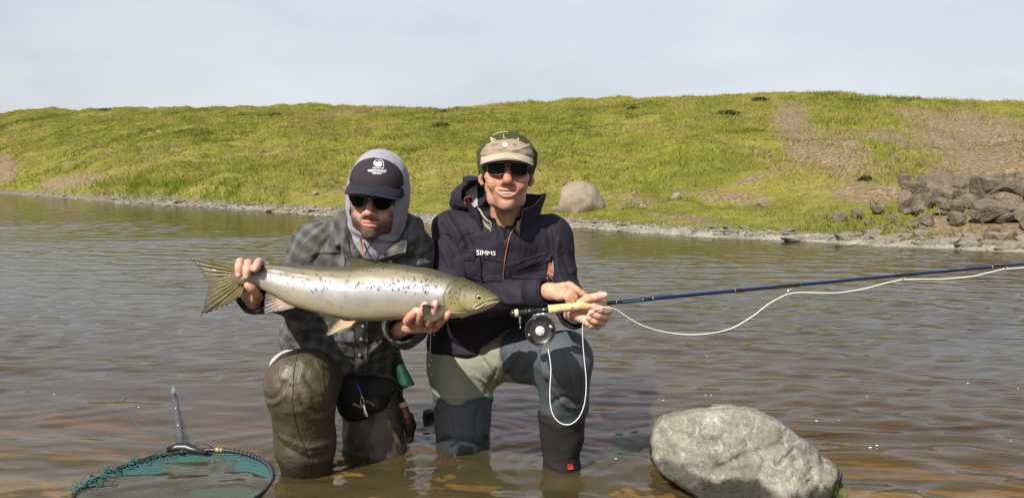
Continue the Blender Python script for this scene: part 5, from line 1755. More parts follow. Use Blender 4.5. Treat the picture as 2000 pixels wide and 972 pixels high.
V = wrinkle(V, N, .0038, [(KN_AL, .13, .8), (KN_AL + A(0, .08, -.06), .10, 1.5)], 13, (5, 5, 8), .8)
bvW = bvh_of(V, Q); N = normals(V, Q)
V = folds(V, N, [([(521, 778), (532, 779), (548, 765), (556, 745)], -7, 7), ([(522, 788), (540, 786), (556, 770)], 4, 7), ([(586, 775), (596, 794), (622, 806), (650, 795)], -8, 7), ([(586, 800), (608, 816), (650, 814)], 4, 9),
                 ([(596, 735), (615, 760), (640, 780)], -6, 8), ([(560, 875), (600, 895), (640, 890)], -8, 10), ([(545, 850), (600, 872), (650, 862)], 6, 10), ([(680, 850), (690, 800), (700, 770)], 5, 14), ([(757, 820), (772, 850), (790, 875)], 5, 8), ([(700, 870), (725, 850), (740, 800)], 6, 14)], bvW)
wet = sstep(.075, .04, V[:, 2] + .03 * perlin(V * 14, 3))
wad_a = obj('waders', V, Q, M['wader_a'], man_a, attrs={'wet': wet})
bvW = bvh_of(V, Q)
Vt, Qt = tube(drape(catmull([(583, 688), (575, 720), (573, 755), (572, 790), (578, 825), (588, 855), (598, 880), (604, 900)], 6), bvW, -.0002), .0012, 5)
obj('seam', Vt, Qt, M['black_cloth'], wad_a)
Vt, Qt = tube(drape(catmull([(778, 770), (784, 810), (786, 850), (782, 875)], 6), bvW, .0004), .0016, 5)
obj('seam', Vt, Qt, M['black_cloth'], wad_a)
# pale shell folded over the hip under the jacket
bc_ = P(548, 704, 2.50)
F = Field(bc_ - .12, bc_ + .12, .005)
F.ell(bc_ - A(0, 0, .008), (.034, .05, .028), .01, M=rot(0, 0, .4)); F.ell(bc_ + A(.05, .03, .01), (.05, .05, .03), .03)
V, Q = F.mesh(1); N = normals(V, Q); V = wrinkle(V, N, .003, [], 27, (16, 16, 20))
obj('folded_bib', V, Q, M['cream'], wad_a)

# gear hanging from his belt: things of their own
pk_c = P(722, 775, 2.56)
F = Field(pk_c - .16, pk_c + .16, .005)
F.ell(pk_c, (.070, .042, .060), .02); F.ell(pk_c + A(-.05, -.005, -.035), (.06, .04, .05), .03); F.ell(pk_c + A(.03, 0, .04), (.07, .045, .035), .03); F.ell(pk_c + A(-.075, -.01, .03), (.045, .04, .06), .03)
V, Q = F.mesh(2); N = normals(V, Q)
V = wrinkle(V, N, .004, [], 23, (14, 14, 18))
pack = obj('waist_pack', V, Q, M['black_cloth'], None, loc=pk_c)
tag(pack, 'black waist pack hanging under the plaid jacket hem', 'waist pack')
bvP = bvh_of(V, Q)
Vl, Tl = lettering('SIMMS', 722, 786, 5, bvP, 28, .003, 18, 0, None, 2.5)
obj('lettering', Vl, Tl, M['lining'], pack)
pc_ = P(707, 790, 2.475)
pliers = thing('pliers', 'silver fishing pliers hanging from a purple cord', 'pliers', pc_)
def q3(u, v, Y): return P(u, v, Y)
for pts, r_ in (([(706, 772), (704, 783), (708, 793), (711, 790), (709, 778), (706, 772)], .0014),):
    Vt, Qt = tube(catmull([q3(u, v, 2.472) for u, v in pts], 4), r_, 6); obj('clip', Vt, Qt, M['chrome'], pliers)
Vt, Qt = tube(catmull([q3(710, 790, 2.475), q3(713, 802, 2.470), q3(717, 812, 2.472)], 5), [.005, .0055, .005, .0048, .0045, .0042, .0045, .005, .0052, .005, .004], 8); obj('handle', Vt, Qt, M['chrome'], pliers)
Vt, Qt = tube(catmull([q3(709, 791, 2.478), q3(711, 803, 2.476), q3(713, 812, 2.476)], 5), .0036, 8); obj('handle', Vt, Qt, M['frame_metal'], pliers)
Vt, Qt = tube(catmull([q3(708, 797, 2.48), q3(700, 792, 2.482), q3(690, 788, 2.484)], 4), [.004] * 3 + [.0045] * 3 + [.006] * 3, 8); obj('jaw', Vt, Qt, M['frame_metal'], pliers)
Vt, Qt = tube(catmull([P(691, 748, 2.53), P(698, 753, 2.495), P(703, 763, 2.48), P(706, 772, 2.475)], 5), .0042, 7)
cord = obj('cord', Vt, Qt, M['purple'], pliers)
gp_ = P(796, 738, 2.62)
F = Field(gp_ - .10, gp_ + .10, .004)
F.ecap(P(778, 705, 2.64), P(806, 785, 2.60), (1, 0, 0), .014, .02, .036, .04, .006)
F.plane(P(797, 756, 2.60), (.38, -.15, -1), .002)
F.cone(P(800, 764, 2.60), .021, P(792, 745, 2.61), .012, .003, 's')
V, Q = F.mesh(1)
tag(obj('green_pouch', V, Q, M['green_plastic'], None, loc=gp_), 'dark green open ended pouch at the hip of the man in plaid', 'pouch')
hs = P(792, 800, 2.62)
hol = thing('knife_sheath', 'dark sheath with maroon and cream grip hanging beside the brown wader leg', 'sheath', hs)
Vt, Qt = tube(catmull([P(779, 762, 2.63), P(783, 775, 2.62), P(787, 788, 2.61)], 5), [.005] * 6 + [.010] * 5, 8); obj('strap', Vt, Qt, M['black_cloth'], hol)
Vt, Qt = tube(catmull([P(786, 786, 2.61), P(789, 795, 2.605)], 5), .015, 10); obj('ferrule', Vt, Qt, M['tan_grip'], hol)
Vt, Qt = tube(catmull([P(789, 795, 2.605), P(794, 810, 2.60), P(797, 823, 2.60)], 5), [.0145] * 4 + [.016] * 4 + [.012] * 3, 10); obj('grip', Vt, Qt, M['maroon'], hol)
F = Field(hs - .14, hs + .14, .005)
F.chain([tuple(P(800, 812, 2.62)) + (.014,), tuple(P(800, 830, 2.615)) + (.022,), tuple(P(801, 858, 2.615)) + (.013,)], .01)
V, Q = F.mesh(1); obj('case', V, Q, M['black_cloth'], hol)
# ================================================================== man with the rod
loc_b = Wz(985, 890, -0.12)
man_b = thing('person', 'kneeling smiling man in dark rain jacket and olive beanie resting on his fishing rod', 'person', loc_b)
SL, ELb, WRb = P(886, 452, 2.62), P(884, 592, 2.50), P(1062, 570, 2.275)
SR, ER, WR2 = P(1076, 462, 2.60), P(1098, 572, 2.56), P(1122, 611, 2.235)
NECK_B, CH_B, BE_B, PE_B = P(985, 438, 2.585), P(978, 515, 2.62), P(945, 610, 2.68), P(915, 672, 2.74)
HB = Head(P(989.5, 331, 2.51), rot(rad(2), rad(-3), rad(1.5)), 1.06)
HIP_BL, KN_BL = P(902, 712, 2.73), P(905, 872, 2.67)
HIP_BR, KN_BR, AN_BR = P(955, 690, 2.72), P(1102, 702, 2.34), P(1097, 915, 2.455)
hv, hq, hc = build_head('b')
h1 = build_hand(
    fingers=[[(1096, 561, 2.232, 10.5), (1112, 557, 2.212, 10.5), (1127, 566, 2.200, 9), (1137, 573, 2.198, 8.2), (1144, 577, 2.198, 7.6)],
             [(1096, 568, 2.230, 10.5), (1115, 566, 2.208, 10.5), (1124, 578, 2.206, 9), (1126, 592, 2.212, 8)],
             [(1094, 574, 2.228, 10.5), (1112, 574, 2.204, 10), (1119, 586, 2.204, 9), (1120, 600, 2.212, 8)],
             [(1090, 580, 2.226, 9.5), (1106, 580, 2.202, 9), (1111, 592, 2.204, 8), (1112, 602, 2.212, 7.5)],
             [(1080, 565, 2.25, 11), (1092, 578, 2.255, 10), (1104, 585, 2.25, 9)]],
    palm=[[(1052, 570, 2.285, 24), (1072, 567, 2.255, 20)], [(1072, 564, 2.255, 17), (1100, 561, 2.228, 13)], [(1072, 570, 2.252, 18), (1102, 572, 2.222, 12.5)], [(1074, 576, 2.25, 15), (1096, 579, 2.222, 11)]],
    nails=[(1143, 577.5, 2.190, (1, .6), .007, .005)], tone=A(.47, .265, .175))
h2 = build_hand(
    fingers=[[(1134, 592, 2.165, 13), (1148, 583, 2.150, 11.5), (1162, 580, 2.135, 11), (1173, 577, 2.125, 10.5), (1181, 576, 2.120, 9)],
             [(1158, 604, 2.175, 11), (1180, 604, 2.150, 11.5), (1187, 607, 2.110, 11), (1172, 604, 2.088, 10.5), (1160, 598, 2.084, 9.5)],
             [(1156, 612, 2.178, 11), (1178, 616, 2.152, 11.5), (1183, 619, 2.116, 11), (1168, 615, 2.092, 10.5), (1155, 610, 2.092, 9.5)],
             [(1152, 620, 2.180, 11), (1172, 626, 2.155, 11), (1177, 629, 2.122, 10.5), (1162, 626, 2.100, 10), (1151, 621, 2.100, 9)],
             [(1148, 626, 2.182, 10), (1163, 634, 2.160, 10), (1167, 637, 2.132, 9.5), (1154, 635, 2.112, 9), (1146, 630, 2.112, 8.5)]],
    palm=[[(1112, 612, 2.25, 22), (1128, 612, 2.200, 21)], [(1128, 606, 2.195, 18), (1150, 606, 2.178, 14)], [(1128, 614, 2.195, 19), (1148, 622, 2.178, 14)], [(1130, 602, 2.19, 15), (1140, 592, 2.165, 13)], [(1124, 614, 2.18, 17), (1142, 624, 2.165, 14)]],
    nails=[(1182, 573.5, 2.116, (1, -.2), .007, .005)], tone=A(.54, .320, .230))
AN_BL = P(900, 850, 3.05) - A(0, 0, .05)
tv, tq = trunk(SL, ELb, WRb, SR, ER, WR2, NECK_B, CH_B, BE_B, PE_B, [[HIP_BL, KN_BL, AN_BL], [HIP_BR, KN_BR, A(AN_BR[0], AN_BR[1], -.06)]])
bv, bq = join((HB.w(hv), hq), (h1[0], h1[1]), (h2[0], h2[1]), (tv, tq))
obj('body', bv, bq, M['skin'], man_b, attrs={'col': np.concatenate([hc, h1[2], h2[2], np.tile(A(.47, .27, .18), (len(tv), 1))])})
# teeth inside the smile
G = np.array([[(x, -.0978 + 9.0 * x * x, -.0712 + 6.2 * x * x + dz) for dz in np.linspace(.0045, -.0038, 4)] for x in np.linspace(-.0225, .0225, 25)])
G[..., 1] += .0016 * np.abs(np.cos(G[..., 0] / .0068 * math.pi)) ** 8
Vt, Qt = sheet(G, .003)
obj('teeth', HB.w(Vt), Qt, M['teeth'], man_b)

# rain jacket
F = Field(np.minimum.reduce([SL, ELb, WRb, PE_B, WR2]) - .17, np.maximum.reduce([SR, NECK_B, PE_B, ER]) + .16, .0050)
F.ecap(NECK_B - A(0, 0, .05), CH_B, (1, 0, 0), .13, .09, .172, .118, .05)
F.ecap(CH_B, BE_B, (1, 0, 0), .172, .118, .162, .125, .05)
F.ecap(BE_B, PE_B + A(-.005, -.01, -.015), (1, 0, -.25), .160, .125, .150, .125, .04)
F.cone(NECK_B + A(0, .01, -.035), .065, SL, .070, .05); F.cone(NECK_B + A(0, .01, -.035), .065, SR, .068, .05)
F.cone(SL, .072, ELb, .062, .03); F.cone(ELb, .062, WRb, .047, .02)
F.cone(SR, .070, ER, .060, .03); F.cone(ER, .058, WR2, .046, .02)
F.cone(NECK_B + A(0, -.03, .12), .058, NECK_B + A(.0, -.070, -.030), .020, .014, 's')
F.cone(WRb + (WRb - ELb) * .3, .042, WRb - (WRb - ELb) * .06, .032, .003, 's')
F.cone(WR2 + (WR2 - ER) * .3, .042, WR2 - (WR2 - ER) * .06, .032, .003, 's')
F.plane(P(880, 703, 2.62), (.10, .25, -1), .015)
F.plane(P(960, 690, 2.62), (.52, .20, -1), .02)
F.plane(WRb + (WRb - ELb) * .04, WRb - ELb, .003)
F.plane(WR2 + (WR2 - ER) * .04, WR2 - ER, .003)
V, Q = F.mesh(2); N = normals(V, Q)
V = wrinkle(V, N, .0036, [(ELb, .12, 1.1), (ER, .12, 1.2), (SL, .11, .6), (SR, .11, .8), (BE_B, .14, .6)], 33, (7, 7, 10))
bvJ = bvh_of(V, Q); N = normals(V, Q)
V = folds(V, N, [
    ([(872, 420), (890, 450), (905, 480)], 8, 10), ([(862, 440), (878, 470), (890, 500)], -7, 9), ([(855, 470), (870, 500), (880, 520)], 6, 9), ([(900, 440), (915, 470), (925, 520)], -6, 9), ([(1068, 440), (1075, 480), (1080, 520)], -9, 9), ([(1090, 470), (1085, 510), (1095, 545)], 7, 9),
    ([(1000, 520), (1030, 512), (1060, 500)], 5, 8), ([(1010, 560), (1030, 575), (1045, 600)], -7, 9), ([(960, 575), (990, 590), (1020, 590)], 5, 9), ([(900, 640), (940, 655), (985, 655)], 8, 10), ([(860, 655), (905, 680), (950, 680)], -8, 9), ([(850, 680), (890, 690), (930, 690)], 6, 8),
    ([(1100, 500), (1110, 525), (1118, 545)], -6, 8), ([(1072, 590), (1095, 583), (1120, 590)], 5, 7), ([(930, 540), (950, 555), (960, 570)], -6, 9)], bvJ)
jack_b = obj('rain_jacket', V, Q, M['jacket'], man_b)
bvJ = bvh_of(V, Q)
# standing collar, open at the front
th = np.linspace(rad(38), rad(332), 44)
rows = []
for k, (dz, rr, dy) in enumerate([(-.055, .100, .0), (-.02, .100, .0), (.02, .104, .005), (.055, .110, .012), (.085, .116, .02), (.10, .116, .026)]):
    front = np.cos(th)                                             # 1 towards the camera
    rx = rr * (1 + .06 * (np.sin(th) < 0) * k / 5); ry = rr * .92
    drop = .050 * k / 5 * sstep(.1, 1.0, front) + .012 * k / 5 * sstep(-.5, .2, np.sin(th))
    rows.append(np.stack([NECK_B[0] - rx * np.sin(th) * (1 + .12 * k / 5), NECK_B[1] + dy - ry * front, NECK_B[2] + dz - drop + .004 * np.sin(th * 3 + k)], 1))
G = np.array(rows)
Vc, Qc = sheet(G, .009)
N = normals(Vc, Qc); Vc = Vc + N * (.003 * fbm(Vc * 22, 3, 4))[:, None]
coll = obj('collar', Vc, Qc, M['jacket'], jack_b)
Vt, Qt = tube(catmull(np.concatenate([G[:, -1], G[-1, -2:-14:-1]]) + A(0, -.004, .003), 4), .0014, 6); obj('collar_zip', Vt, Qt, M['orange'], coll)
# rolled hood at his shoulder with pale lining and red cord loop
hc_ = P(914, 388, 2.655)
F = Field(hc_ - .14, hc_ + .16, .004)
F.ell(hc_, (.064, .085, .056), .01, M=rot(0, 0, .5)); F.ell(hc_ + A(.06, .07, -.01), (.09, .07, .05), .04); F.ell(hc_ + A(.12, .09, -.01), (.09, .05, .05), .04)
F.ell(P(925, 352, 2.66), (.040, .06, .013), .02, M=rot(0, 0, -.2))
F.ell(hc_ + A(.022, -.045, .014), (.046, .060, .040), .008, 's', M=rot(0, 0, .5))
F.ell(P(933, 372, 2.60), (.034, .05, .028), .01, 's')
V, Q = F.mesh(2); N = normals(V, Q)
V = wrinkle(V, N, .0045, [], 43, (16, 16, 20))
hd = obj('hood', V, Q, M['jacket'], jack_b)
Vp, Qp = patch([(908, 375), (932, 358), (934, 418), (914, 404)], bvh_of(V, Q), .003, .003, 14, 14, 2.6)
obj('hood_lining', Vp, Qp, M['lining'], hd)
th = np.linspace(0, 2 * math.pi, 22)
Vt, Qt = tube(np.array([P(916 + 9.5 * math.cos(t), 391 + 7.5 * math.sin(t), 2.572) for t in th] ), .0016, 6, False)
obj('drawcord', Vt, Qt, M['red'], hd)
Vt, Qt = tube(catmull([P(907, 394, 2.572), P(908, 399, 2.57), P(911, 403, 2.572)], 4), .0018, 6); obj('cord_end', Vt, Qt, M['red'], hd)
# dark base layer closing at the throat
th = np.linspace(0, 2 * math.pi, 40)
rows = []
for dz, rr in ((-.07, .084), (-.03, .078), (.0, .070), (.024, .066)):
    fr = np.cos(th)
    rows.append(np.stack([NECK_B[0] + rr * np.sin(th), NECK_B[1] - .012 - rr * .95 * fr, NECK_B[2] + dz + .030 * (1 - fr) * .5 - .03 * np.exp(-(np.sin(th) / .25) ** 2) * (fr > 0) * (dz + .07) / .09], 1))
Vc, Qc = sheet(np.array(rows), .006); obj('base_layer', Vc, Qc, M['black_cloth'], man_b)
# inner fleece collar
rows = []
th = np.linspace(rad(28), rad(150), 22)
for (dz, rr) in [(-.075, .066), (-.03, .074), (.02, .080), (.055, .085)]:
    rows.append(np.stack([NECK_B[0] + rr * np.sin(th) + .004, NECK_B[1] - .012 - rr * np.cos(th), NECK_B[2] + dz - .045 * sstep(.3, 1, np.cos(th)) * (dz + .075) / .13], 1))
Vc, Qc = sheet(np.array(rows), .006); obj('fleece_collar', Vc, Qc, M['cream'], jack_b)
rows = [r_ * A(-1, 1, 1) + A(2 * NECK_B[0], 0, 0) for r_ in rows]
Vc, Qc = sheet(np.array(rows)[::-1], .006); obj('fleece_collar', Vc, Qc, M['cream'], jack_b)
# zip: from the collar edge down the front
zp = catmull([(1063, 408), (1054, 420), (1040, 430), (1016, 436), (1005, 446), (996, 462), (990, 485), (985, 515), (982, 545)], 6)
bvJC = BVHTree.FromPolygons([tuple(v) for v in np.concatenate([ORIG[jack_b.name] * 0 + np.array([list(p.co) for p in jack_b.data.vertices]) + ORIG[jack_b.name], Vc * 0 + 99]).tolist()], [tuple(p.vertices) for p in jack_b.data.polygons]) if False else bvJ
Vt, Qt = tube(drape(zp[12:], bvJ, .004), .0019, 6); obj('zip', Vt, Qt, M['orange'], jack_b)
Vt, Qt = tube(drape(catmull([(968, 432), (978, 448), (986, 470), (988, 492)], 6), bvJ, .003), .0016, 6); obj('zip', Vt, Qt, M['maroon'], jack_b)
# chest pockets with flaps, and seams
for cor in ([(905, 500), (938, 500), (940, 548), (908, 540)], [(944, 504), (984, 512), (980, 552), (940, 552)], [(996, 518), (1066, 496), (1072, 546), (1000, 548)]):
    Vp, Qp = patch(cor, bvJ, .004, .006, 16, 12, 2.5, .004); obj('pocket', Vp, Qp, M['jacket'], jack_b)
for cor in ([(994, 522), (1074, 494), (1074, 508), (994, 540)], [(900, 494), (930, 494), (930, 508), (903, 508)]):
    Vp, Qp = patch(cor, bvJ, .010, .005, 16, 8, 2.5, .004); obj('pocket_flap', Vp, Qp, M['jacket'], jack_b)
for pts in ([(893, 482), (905, 460), (925, 455)], [(1078, 450), (1082, 500), (1078, 545)], [(862, 455), (885, 462), (893, 482)], [(905, 500), (893, 482)]):
    Vt, Qt = tube(drape(catmull(pts, 6), bvJ, .001), .0013, 5); obj('seam', Vt, Qt, M['black_cloth'], jack_b)
Vp, Qp = patch([(1071, 512), (1080, 512), (1078, 552), (1068, 552)], bvJ, .003, .004, 6, 12); obj('side_zip', Vp, Qp, M['orange'], jack_b)
Vt, Qt = tube(drape(catmull([(1081, 508), (1081, 530), (1080, 552)], 5), bvJ, .004), .0018, 5); obj('side_zip_edge', Vt, Qt, M['lining'], jack_b)
Vl, Tl = lettering('SIMMS', 950, 494, 8.6, bvJ, 1, .010, 36, .0); obj('lettering', Vl, Tl, M['white'], jack_b, label='white lettering on the chest')
Vl, Tl = lettering('GORE-TEX', 1034, 557.5, 6.4, bvJ, -88, .004, 24, .02); obj('lettering', Vl, Tl, M['white'], jack_b, label='white lettering on the cuff')
# cuffs
for a, b, r_ in ((ELb, WRb, .050), (ER, WR2, .048)):
    ax = (b - a) / np.linalg.norm(b - a)
    prof = [(-.045, .030), (-.045, r_ + .001), (-.02, r_ + .0025), (.004, r_ + .001), (.009, r_ - .004), (.006, r_ - .008), (-.03, r_ - .012)]
    Vt, Qt = lathe(prof, b, ax, 28)
    N = normals(Vt, Qt); Vt = Vt + N * (.0015 * fbm(Vt * 40, 2, 6))[:, None]
    obj('cuff', Vt, Qt, M['jacket'], jack_b)
# wristwatch
ax = (WR2 - ER) / np.linalg.norm(WR2 - ER)
Vt, Qt = lathe([(-.006, .0245), (-.006, .0275), (0, .0285), (.006, .0275), (.006, .0245)], WR2 + ax * .014, ax, 24)
wt = obj('wristwatch', Vt, Qt, M['chrome'], man_b)

# cap under the beanie
F = Field((-.11, -.14, .0), (.11, .13, .16), .0024)
F.ell((0, .004, .036), (.081, .102, .054), .01); F.ell((0, -.046, .044), (.066, .050, .034), .03)
F.ell((0, .004, .026), (.0765, .0975, .055), .004, 's'); F.plane((0, 0, .040), (0, .1, -1), .003)
V, Q = F.mesh(1); N = normals(V, Q)
V = V + N * (.0022 * (1 - 2 * np.abs(perlin(V * A(20, 20, 50), 3))) + .003 * np.exp(-((V[:, 2] - .052 - 4 * V[:, 0] ** 2) / .004) ** 2) * (V[:, 1] < -.05))[:, None]
capb = obj('cap', HB.w(V), Q, M['tan'], man_b)
bvC = bvh_of(HB.w(V), Q)
G = brim_grid(.080, .100, .004, .043, .060, .022, .024, rad(78))
Vb, Qb = sheet(G, .0035); obj('brim', HB.w(Vb), Qb, M['tan_brim'], capb)
sunp = []
for t in np.linspace(0, 2 * math.pi, 14, endpoint=False):
    a, b = (986 + 7 * math.cos(t), 282.5 + 4.6 * math.sin(t)), (986 + 10.5 * math.cos(t), 282.5 + 7.6 * math.sin(t))
    sunp.append(tube(drape([a, ((a[0] + b[0]) / 2, (a[1] + b[1]) / 2), b], bvC, .0022), .0006, 5))
V_, Q_ = join(*sunp); obj('emblem_rays', V_, Q_, M['sun_orange'], capb)
th = np.linspace(0, 2 * math.pi, 16, endpoint=False)
Vd = drape([(986 + 5.2 * math.cos(t), 282.6 + 4.4 * math.sin(t)) for t in th] + [(986, 282.6)], bvC, .0022)
obj('emblem_disc', Vd, np.array([(i, (i + 1) % 16, 16) for i in range(16)]), M['white'], capb)
V_, Q_ = join(*[stroke(p_, bvC, .0009, .003) for p_ in ([(982, 281.5), (984, 280.5), (986, 281.8)], [(985.5, 283.5), (987.5, 280.5), (990, 282)])]); obj('emblem_picture', V_, Q_, M['teal_print'], capb)
lv = [lettering('FLY', 966, 283.5, 4.2, bvC, -14, .0022, 12, 0), lettering('FISH', 1004, 283.5, 4.0, bvC, 14, .0022, 12, 0), lettering('CLUB', 986, 290.0, 1.9, bvC, 0, .0022, 8, 0)][2:]
V_, Q_ = join(*([stroke([(960, 286), (962, 281.5), (964, 285.5)], bvC, .0006, .002), stroke([(965.5, 285), (966.5, 281), (968.5, 284.5)], bvC, .0006, .002), stroke([(970, 284), (970.5, 280.5), (973, 282)], bvC, .0006, .002),
                stroke([(1001, 280), (1002.5, 283), (1004.5, 281)], bvC, .0006, .002), stroke([(1005, 284), (1006, 281), (1008, 284)], bvC, .0006, .002), stroke([(982, 290), (986, 289.6), (990, 290)], bvC, .0006, .002)]))
obj('stitched_lettering', V_, Q_, M['violet'], capb)
# knitted beanie pulled over the cap
F = Field((-.13, -.14, -.07), (.13, .15, .175), .0026)
F.ell((0.002, .024, .028), (.090, .104, .080), .01); F.ell((0, .03, .050), (.076, .085, .058), .02); F.cone((0, .03, .03), .085, (0, .045, -.02), .082, .02)
F.ell((0.002, .022, .022), (.083, .097, .074), .006, 's'); F.cone((0, .03, .02), .078, (0, .045, -.08), .075, .006, 's')
F.ell((-.004, -.150, .000), (.102, .120, .084), .008, 's')
F.plane((0, .0, -.036), (0, -.25, -1), .004)
F.plane((0, -.060, -.0), (0, -1, -.5), .004)
V, Q = F.mesh(1); N = normals(V, Q)
V = V + N * (.0026 * fbm(V * A(18, 18, 14), 3, 6) + .0035 * np.exp(-((V[:, 2] - .058 + .35 * V[:, 1]) / .006) ** 2))[:, None]
bean = obj('beanie', HB.w(V), Q, M['knit'], man_b)
bvN = bvh_of(HB.w(V), Q)
for ch, u, v, a_, hh in (('A', 962, 273, -38, 10), ('L', 985, 267, 0, 7), ('A', 1010, 275, 34, 10), ('S', 1029, 286, 50, 10)):
    Vl, Tl = lettering(ch, u, v, hh, bvN, a_, .0022, None, .02); obj('knitted_letter', Vl, Tl, M['yellow'], bean)
obj('knitted_stripe', *stroke([(962, 265), (972, 260.5), (984, 258), (992, 258.5)], bvN, .0016, .001), M['yellow'], bean)
obj('knitted_stripe', *stroke([(1012, 264.5), (1018, 267), (1022, 269.5)], bvN, .0012, .001), M['dark_green'], bean)
obj('knitted_stripe', *stroke([(1032, 277), (1037, 284), (1040, 290)], bvN, .0014, .001), M['dark_green'], bean)
# sunglasses
yf = lambda x, z: -.1120 + 5.2 * x * x
pts = [(-.080, .005, .004), (-.074, -.055, .006), (-.066, -.082, .007)]
sg = obj('sunglasses', *hw(HB, tube(catmull([(-.010, -.113, .006), (-.004, -.1165, .008), (.004, -.1165, .008), (.010, -.113, .006)], 4), .0013, 6)), M['frame_metal'], man_b)
for s in (-1, 1):
    ol = [(s * .0075, .0110), (s * .030, .0130), (s * .057, .0105), (s * .0600, -.0060), (s * .0540, -.0195), (s * .030, -.0215), (s * .0135, -.0180), (s * .0070, -.004)]
    Vl, Ql, ring = lens_mesh(ol if s > 0 else ol[::-1], yf, .002)
    obj('lens', HB.w(Vl), Ql, M['lens'], sg)
    Vt, Qt = tube(HB.w(np.concatenate([ring, ring[:1]])), .0007, 6, False); obj('rim', Vt, Qt, M['frame_metal'], sg)
    Vt, Qt = tube(HB.w(catmull([(s * .056, -.096, .006), (s * .070, -.075, .007), (s * .077, -.03, .006), (s * .080, .01, .002)], 4)), .0014, 6); obj('temple', Vt, Qt, M['frame_metal'], sg)

# waders
F = Field(A(-.34, 2.12, -.16), A(.34, 3.2, .60), .0055)
F.ecap(BE_B + A(-.01, .05, 0), PE_B + A(0, 0, -.02), (1, 0, -.2), .125, .10, .135, .11, .04)
F.cone(PE_B + A(-.02, -.02, -.05), .112, HIP_BL, .115, .05)
F.cone(HIP_BL, .118, KN_BL, .092, .04)
F.cone(KN_BL, .088, AN_BL, .06, .03)
F.cone(PE_B + A(.06, -.02, -.03), .09, HIP_BR, .095, .05)
F.cone(HIP_BR, .096, KN_BR, .082, .05)
MID_BR = P(1102, 790, 2.42)
F.cone(KN_BR, .084, MID_BR, .076, .03)
F.cone(MID_BR, .072, P(1097, 826, 2.435), .056, .02)
F.cone(P(1097, 826, 2.435), .048, A(AN_BR[0], AN_BR[1], -.1), .05, .02)
V, Q = F.mesh(2); N = normals(V, Q)
V = wrinkle(V, N, .0036, [(KN_BR + A(-.05, .1, -.05), .12, 1.2), (KN_BL + A(0, 0, .1), .12, .5)], 53, (6, 6, 9), .8)
bvW = bvh_of(V, Q); N = normals(V, Q)
V = folds(V, N, [([(945, 705), (965, 735), (1000, 760)], -7, 9), ([(935, 735), (965, 755), (985, 760)], 6, 8), ([(1015, 690), (990, 720), (960, 780)], 8, 12), ([(1030, 680), (1010, 705), (985, 740)], -8, 9), ([(1000, 680), (975, 715), (950, 765)], -7, 9),
                 ([(1050, 690), (1035, 710), (1020, 735)], -9, 9), ([(1062, 680), (1060, 710), (1065, 735)], 7, 9), ([(1075, 790), (1100, 775), (1130, 790)], -7, 8), ([(1080, 760), (1105, 790), (1140, 795)], 6, 8), ([(840, 790), (880, 783), (945, 790)], -5, 6),
                 ([(950, 790), (955, 820), (950, 850)], 6, 10), ([(935, 800), (930, 830), (935, 855)], -6, 9), ([(845, 800), (850, 830), (855, 855)], 5, 9)], bvW)
# panel border: slate below the knee seam of the kneeling leg and beyond mid-thigh of the raised one
_, tl = seg_dist(V, HIP_BR, KN_BR)
dR = np.minimum(seg_dist(V, HIP_BR, KN_BR)[0], seg_dist(V, KN_BR, AN_BR)[0]); dL = np.minimum(seg_dist(V, HIP_BL, KN_BL)[0], seg_dist(V, KN_BL, AN_BL)[0])
axR = (KN_BR - HIP_BR) / np.linalg.norm(KN_BR - HIP_BR)
zR = .5 + ((V - HIP_BR) @ axR - .235 + .25 * (V[:, 2] - HIP_BR[2])) * 2.0
zL = .5 + (P(900, 788, 2.58)[2] - V[:, 2] + .010 * np.sin(V[:, 0] * 40)) * 2.0
w = sstep(-.03, .03, dL - dR)
zone = np.clip(zL * (1 - w) + np.maximum(zL, zR) * w, 0, 1)
wet = sstep(.065, .035, V[:, 2] + .03 * perlin(V * 14, 3))
wad_b = obj('waders', V, Q, M['wader_b'], man_b, attrs={'zone': zone, 'wet': wet})
bvW = bvh_of(V, Q)
for pts in ([(878, 795), (884, 830), (888, 858)], [(1100, 690), (1112, 730), (1120, 775)], [(1125, 690), (1135, 740), (1132, 790)]):
    Vt, Qt = tube(drape(catmull(pts, 6), bvW, -.0002), .0008, 5); obj('seam', Vt, Qt, M['neoprene'], wad_b)
# neoprene gaiter and boot on the raised leg
F = Field(A(-.02, 2.20, -.16), A(.34, 2.62, .30), .0045)
F.cone(P(1097, 810, 2.432), .077, P(1097, 850, 2.445), .068, .02)
F.cone(P(1097, 850, 2.445), .067, A(AN_BR[0], AN_BR[1], .0), .058, .02)
F.cone(A(AN_BR[0], AN_BR[1], .0), .056, A(AN_BR[0], AN_BR[1], -.07), .058, .02)
F.cone(A(AN_BR[0], AN_BR[1] + .03, -.08), .05, A(AN_BR[0] + .005, AN_BR[1] - .15, -.09), .042, .03)
F.plane(P(1097, 803, 2.40), (0, .25, 1), .006)
V, Q = F.mesh(1); N = normals(V, Q)
V = wrinkle(V, N, .003, [(P(1097, 880, 2.45), .08, 1.0)], 63, (7, 7, 14), .6)
V = V + normals(V, Q) * (.004 * np.exp(-((V[:, 2] - P(1097, 808, 2.4)[2]) / .006) ** 2))[:, None]
boot = obj('wading_boot', V, Q, M['neoprene'], man_b)
bvO = bvh_of(V, Q)
Vp, Qp = patch([(1108, 907), (1117, 905), (1119, 914), (1108, 916)], bvO, .003, .002, 6, 6); obj('badge', Vp, Qp, simple('red_badge', (.55, .05, .03), .5), boot)
c = P(839, 815, 2.95)
F = Field(c - .11, c + .11, .005); F.cone(c + A(.01, 0, -.06), .045, c + A(0, .01, .0), .030, .02); F.ell(c + A(-.005, -.01, .025), (.022, .03, .010), .01)
V, Q = F.mesh(1); obj('wading_boot', V, Q, M['neoprene'], man_b)
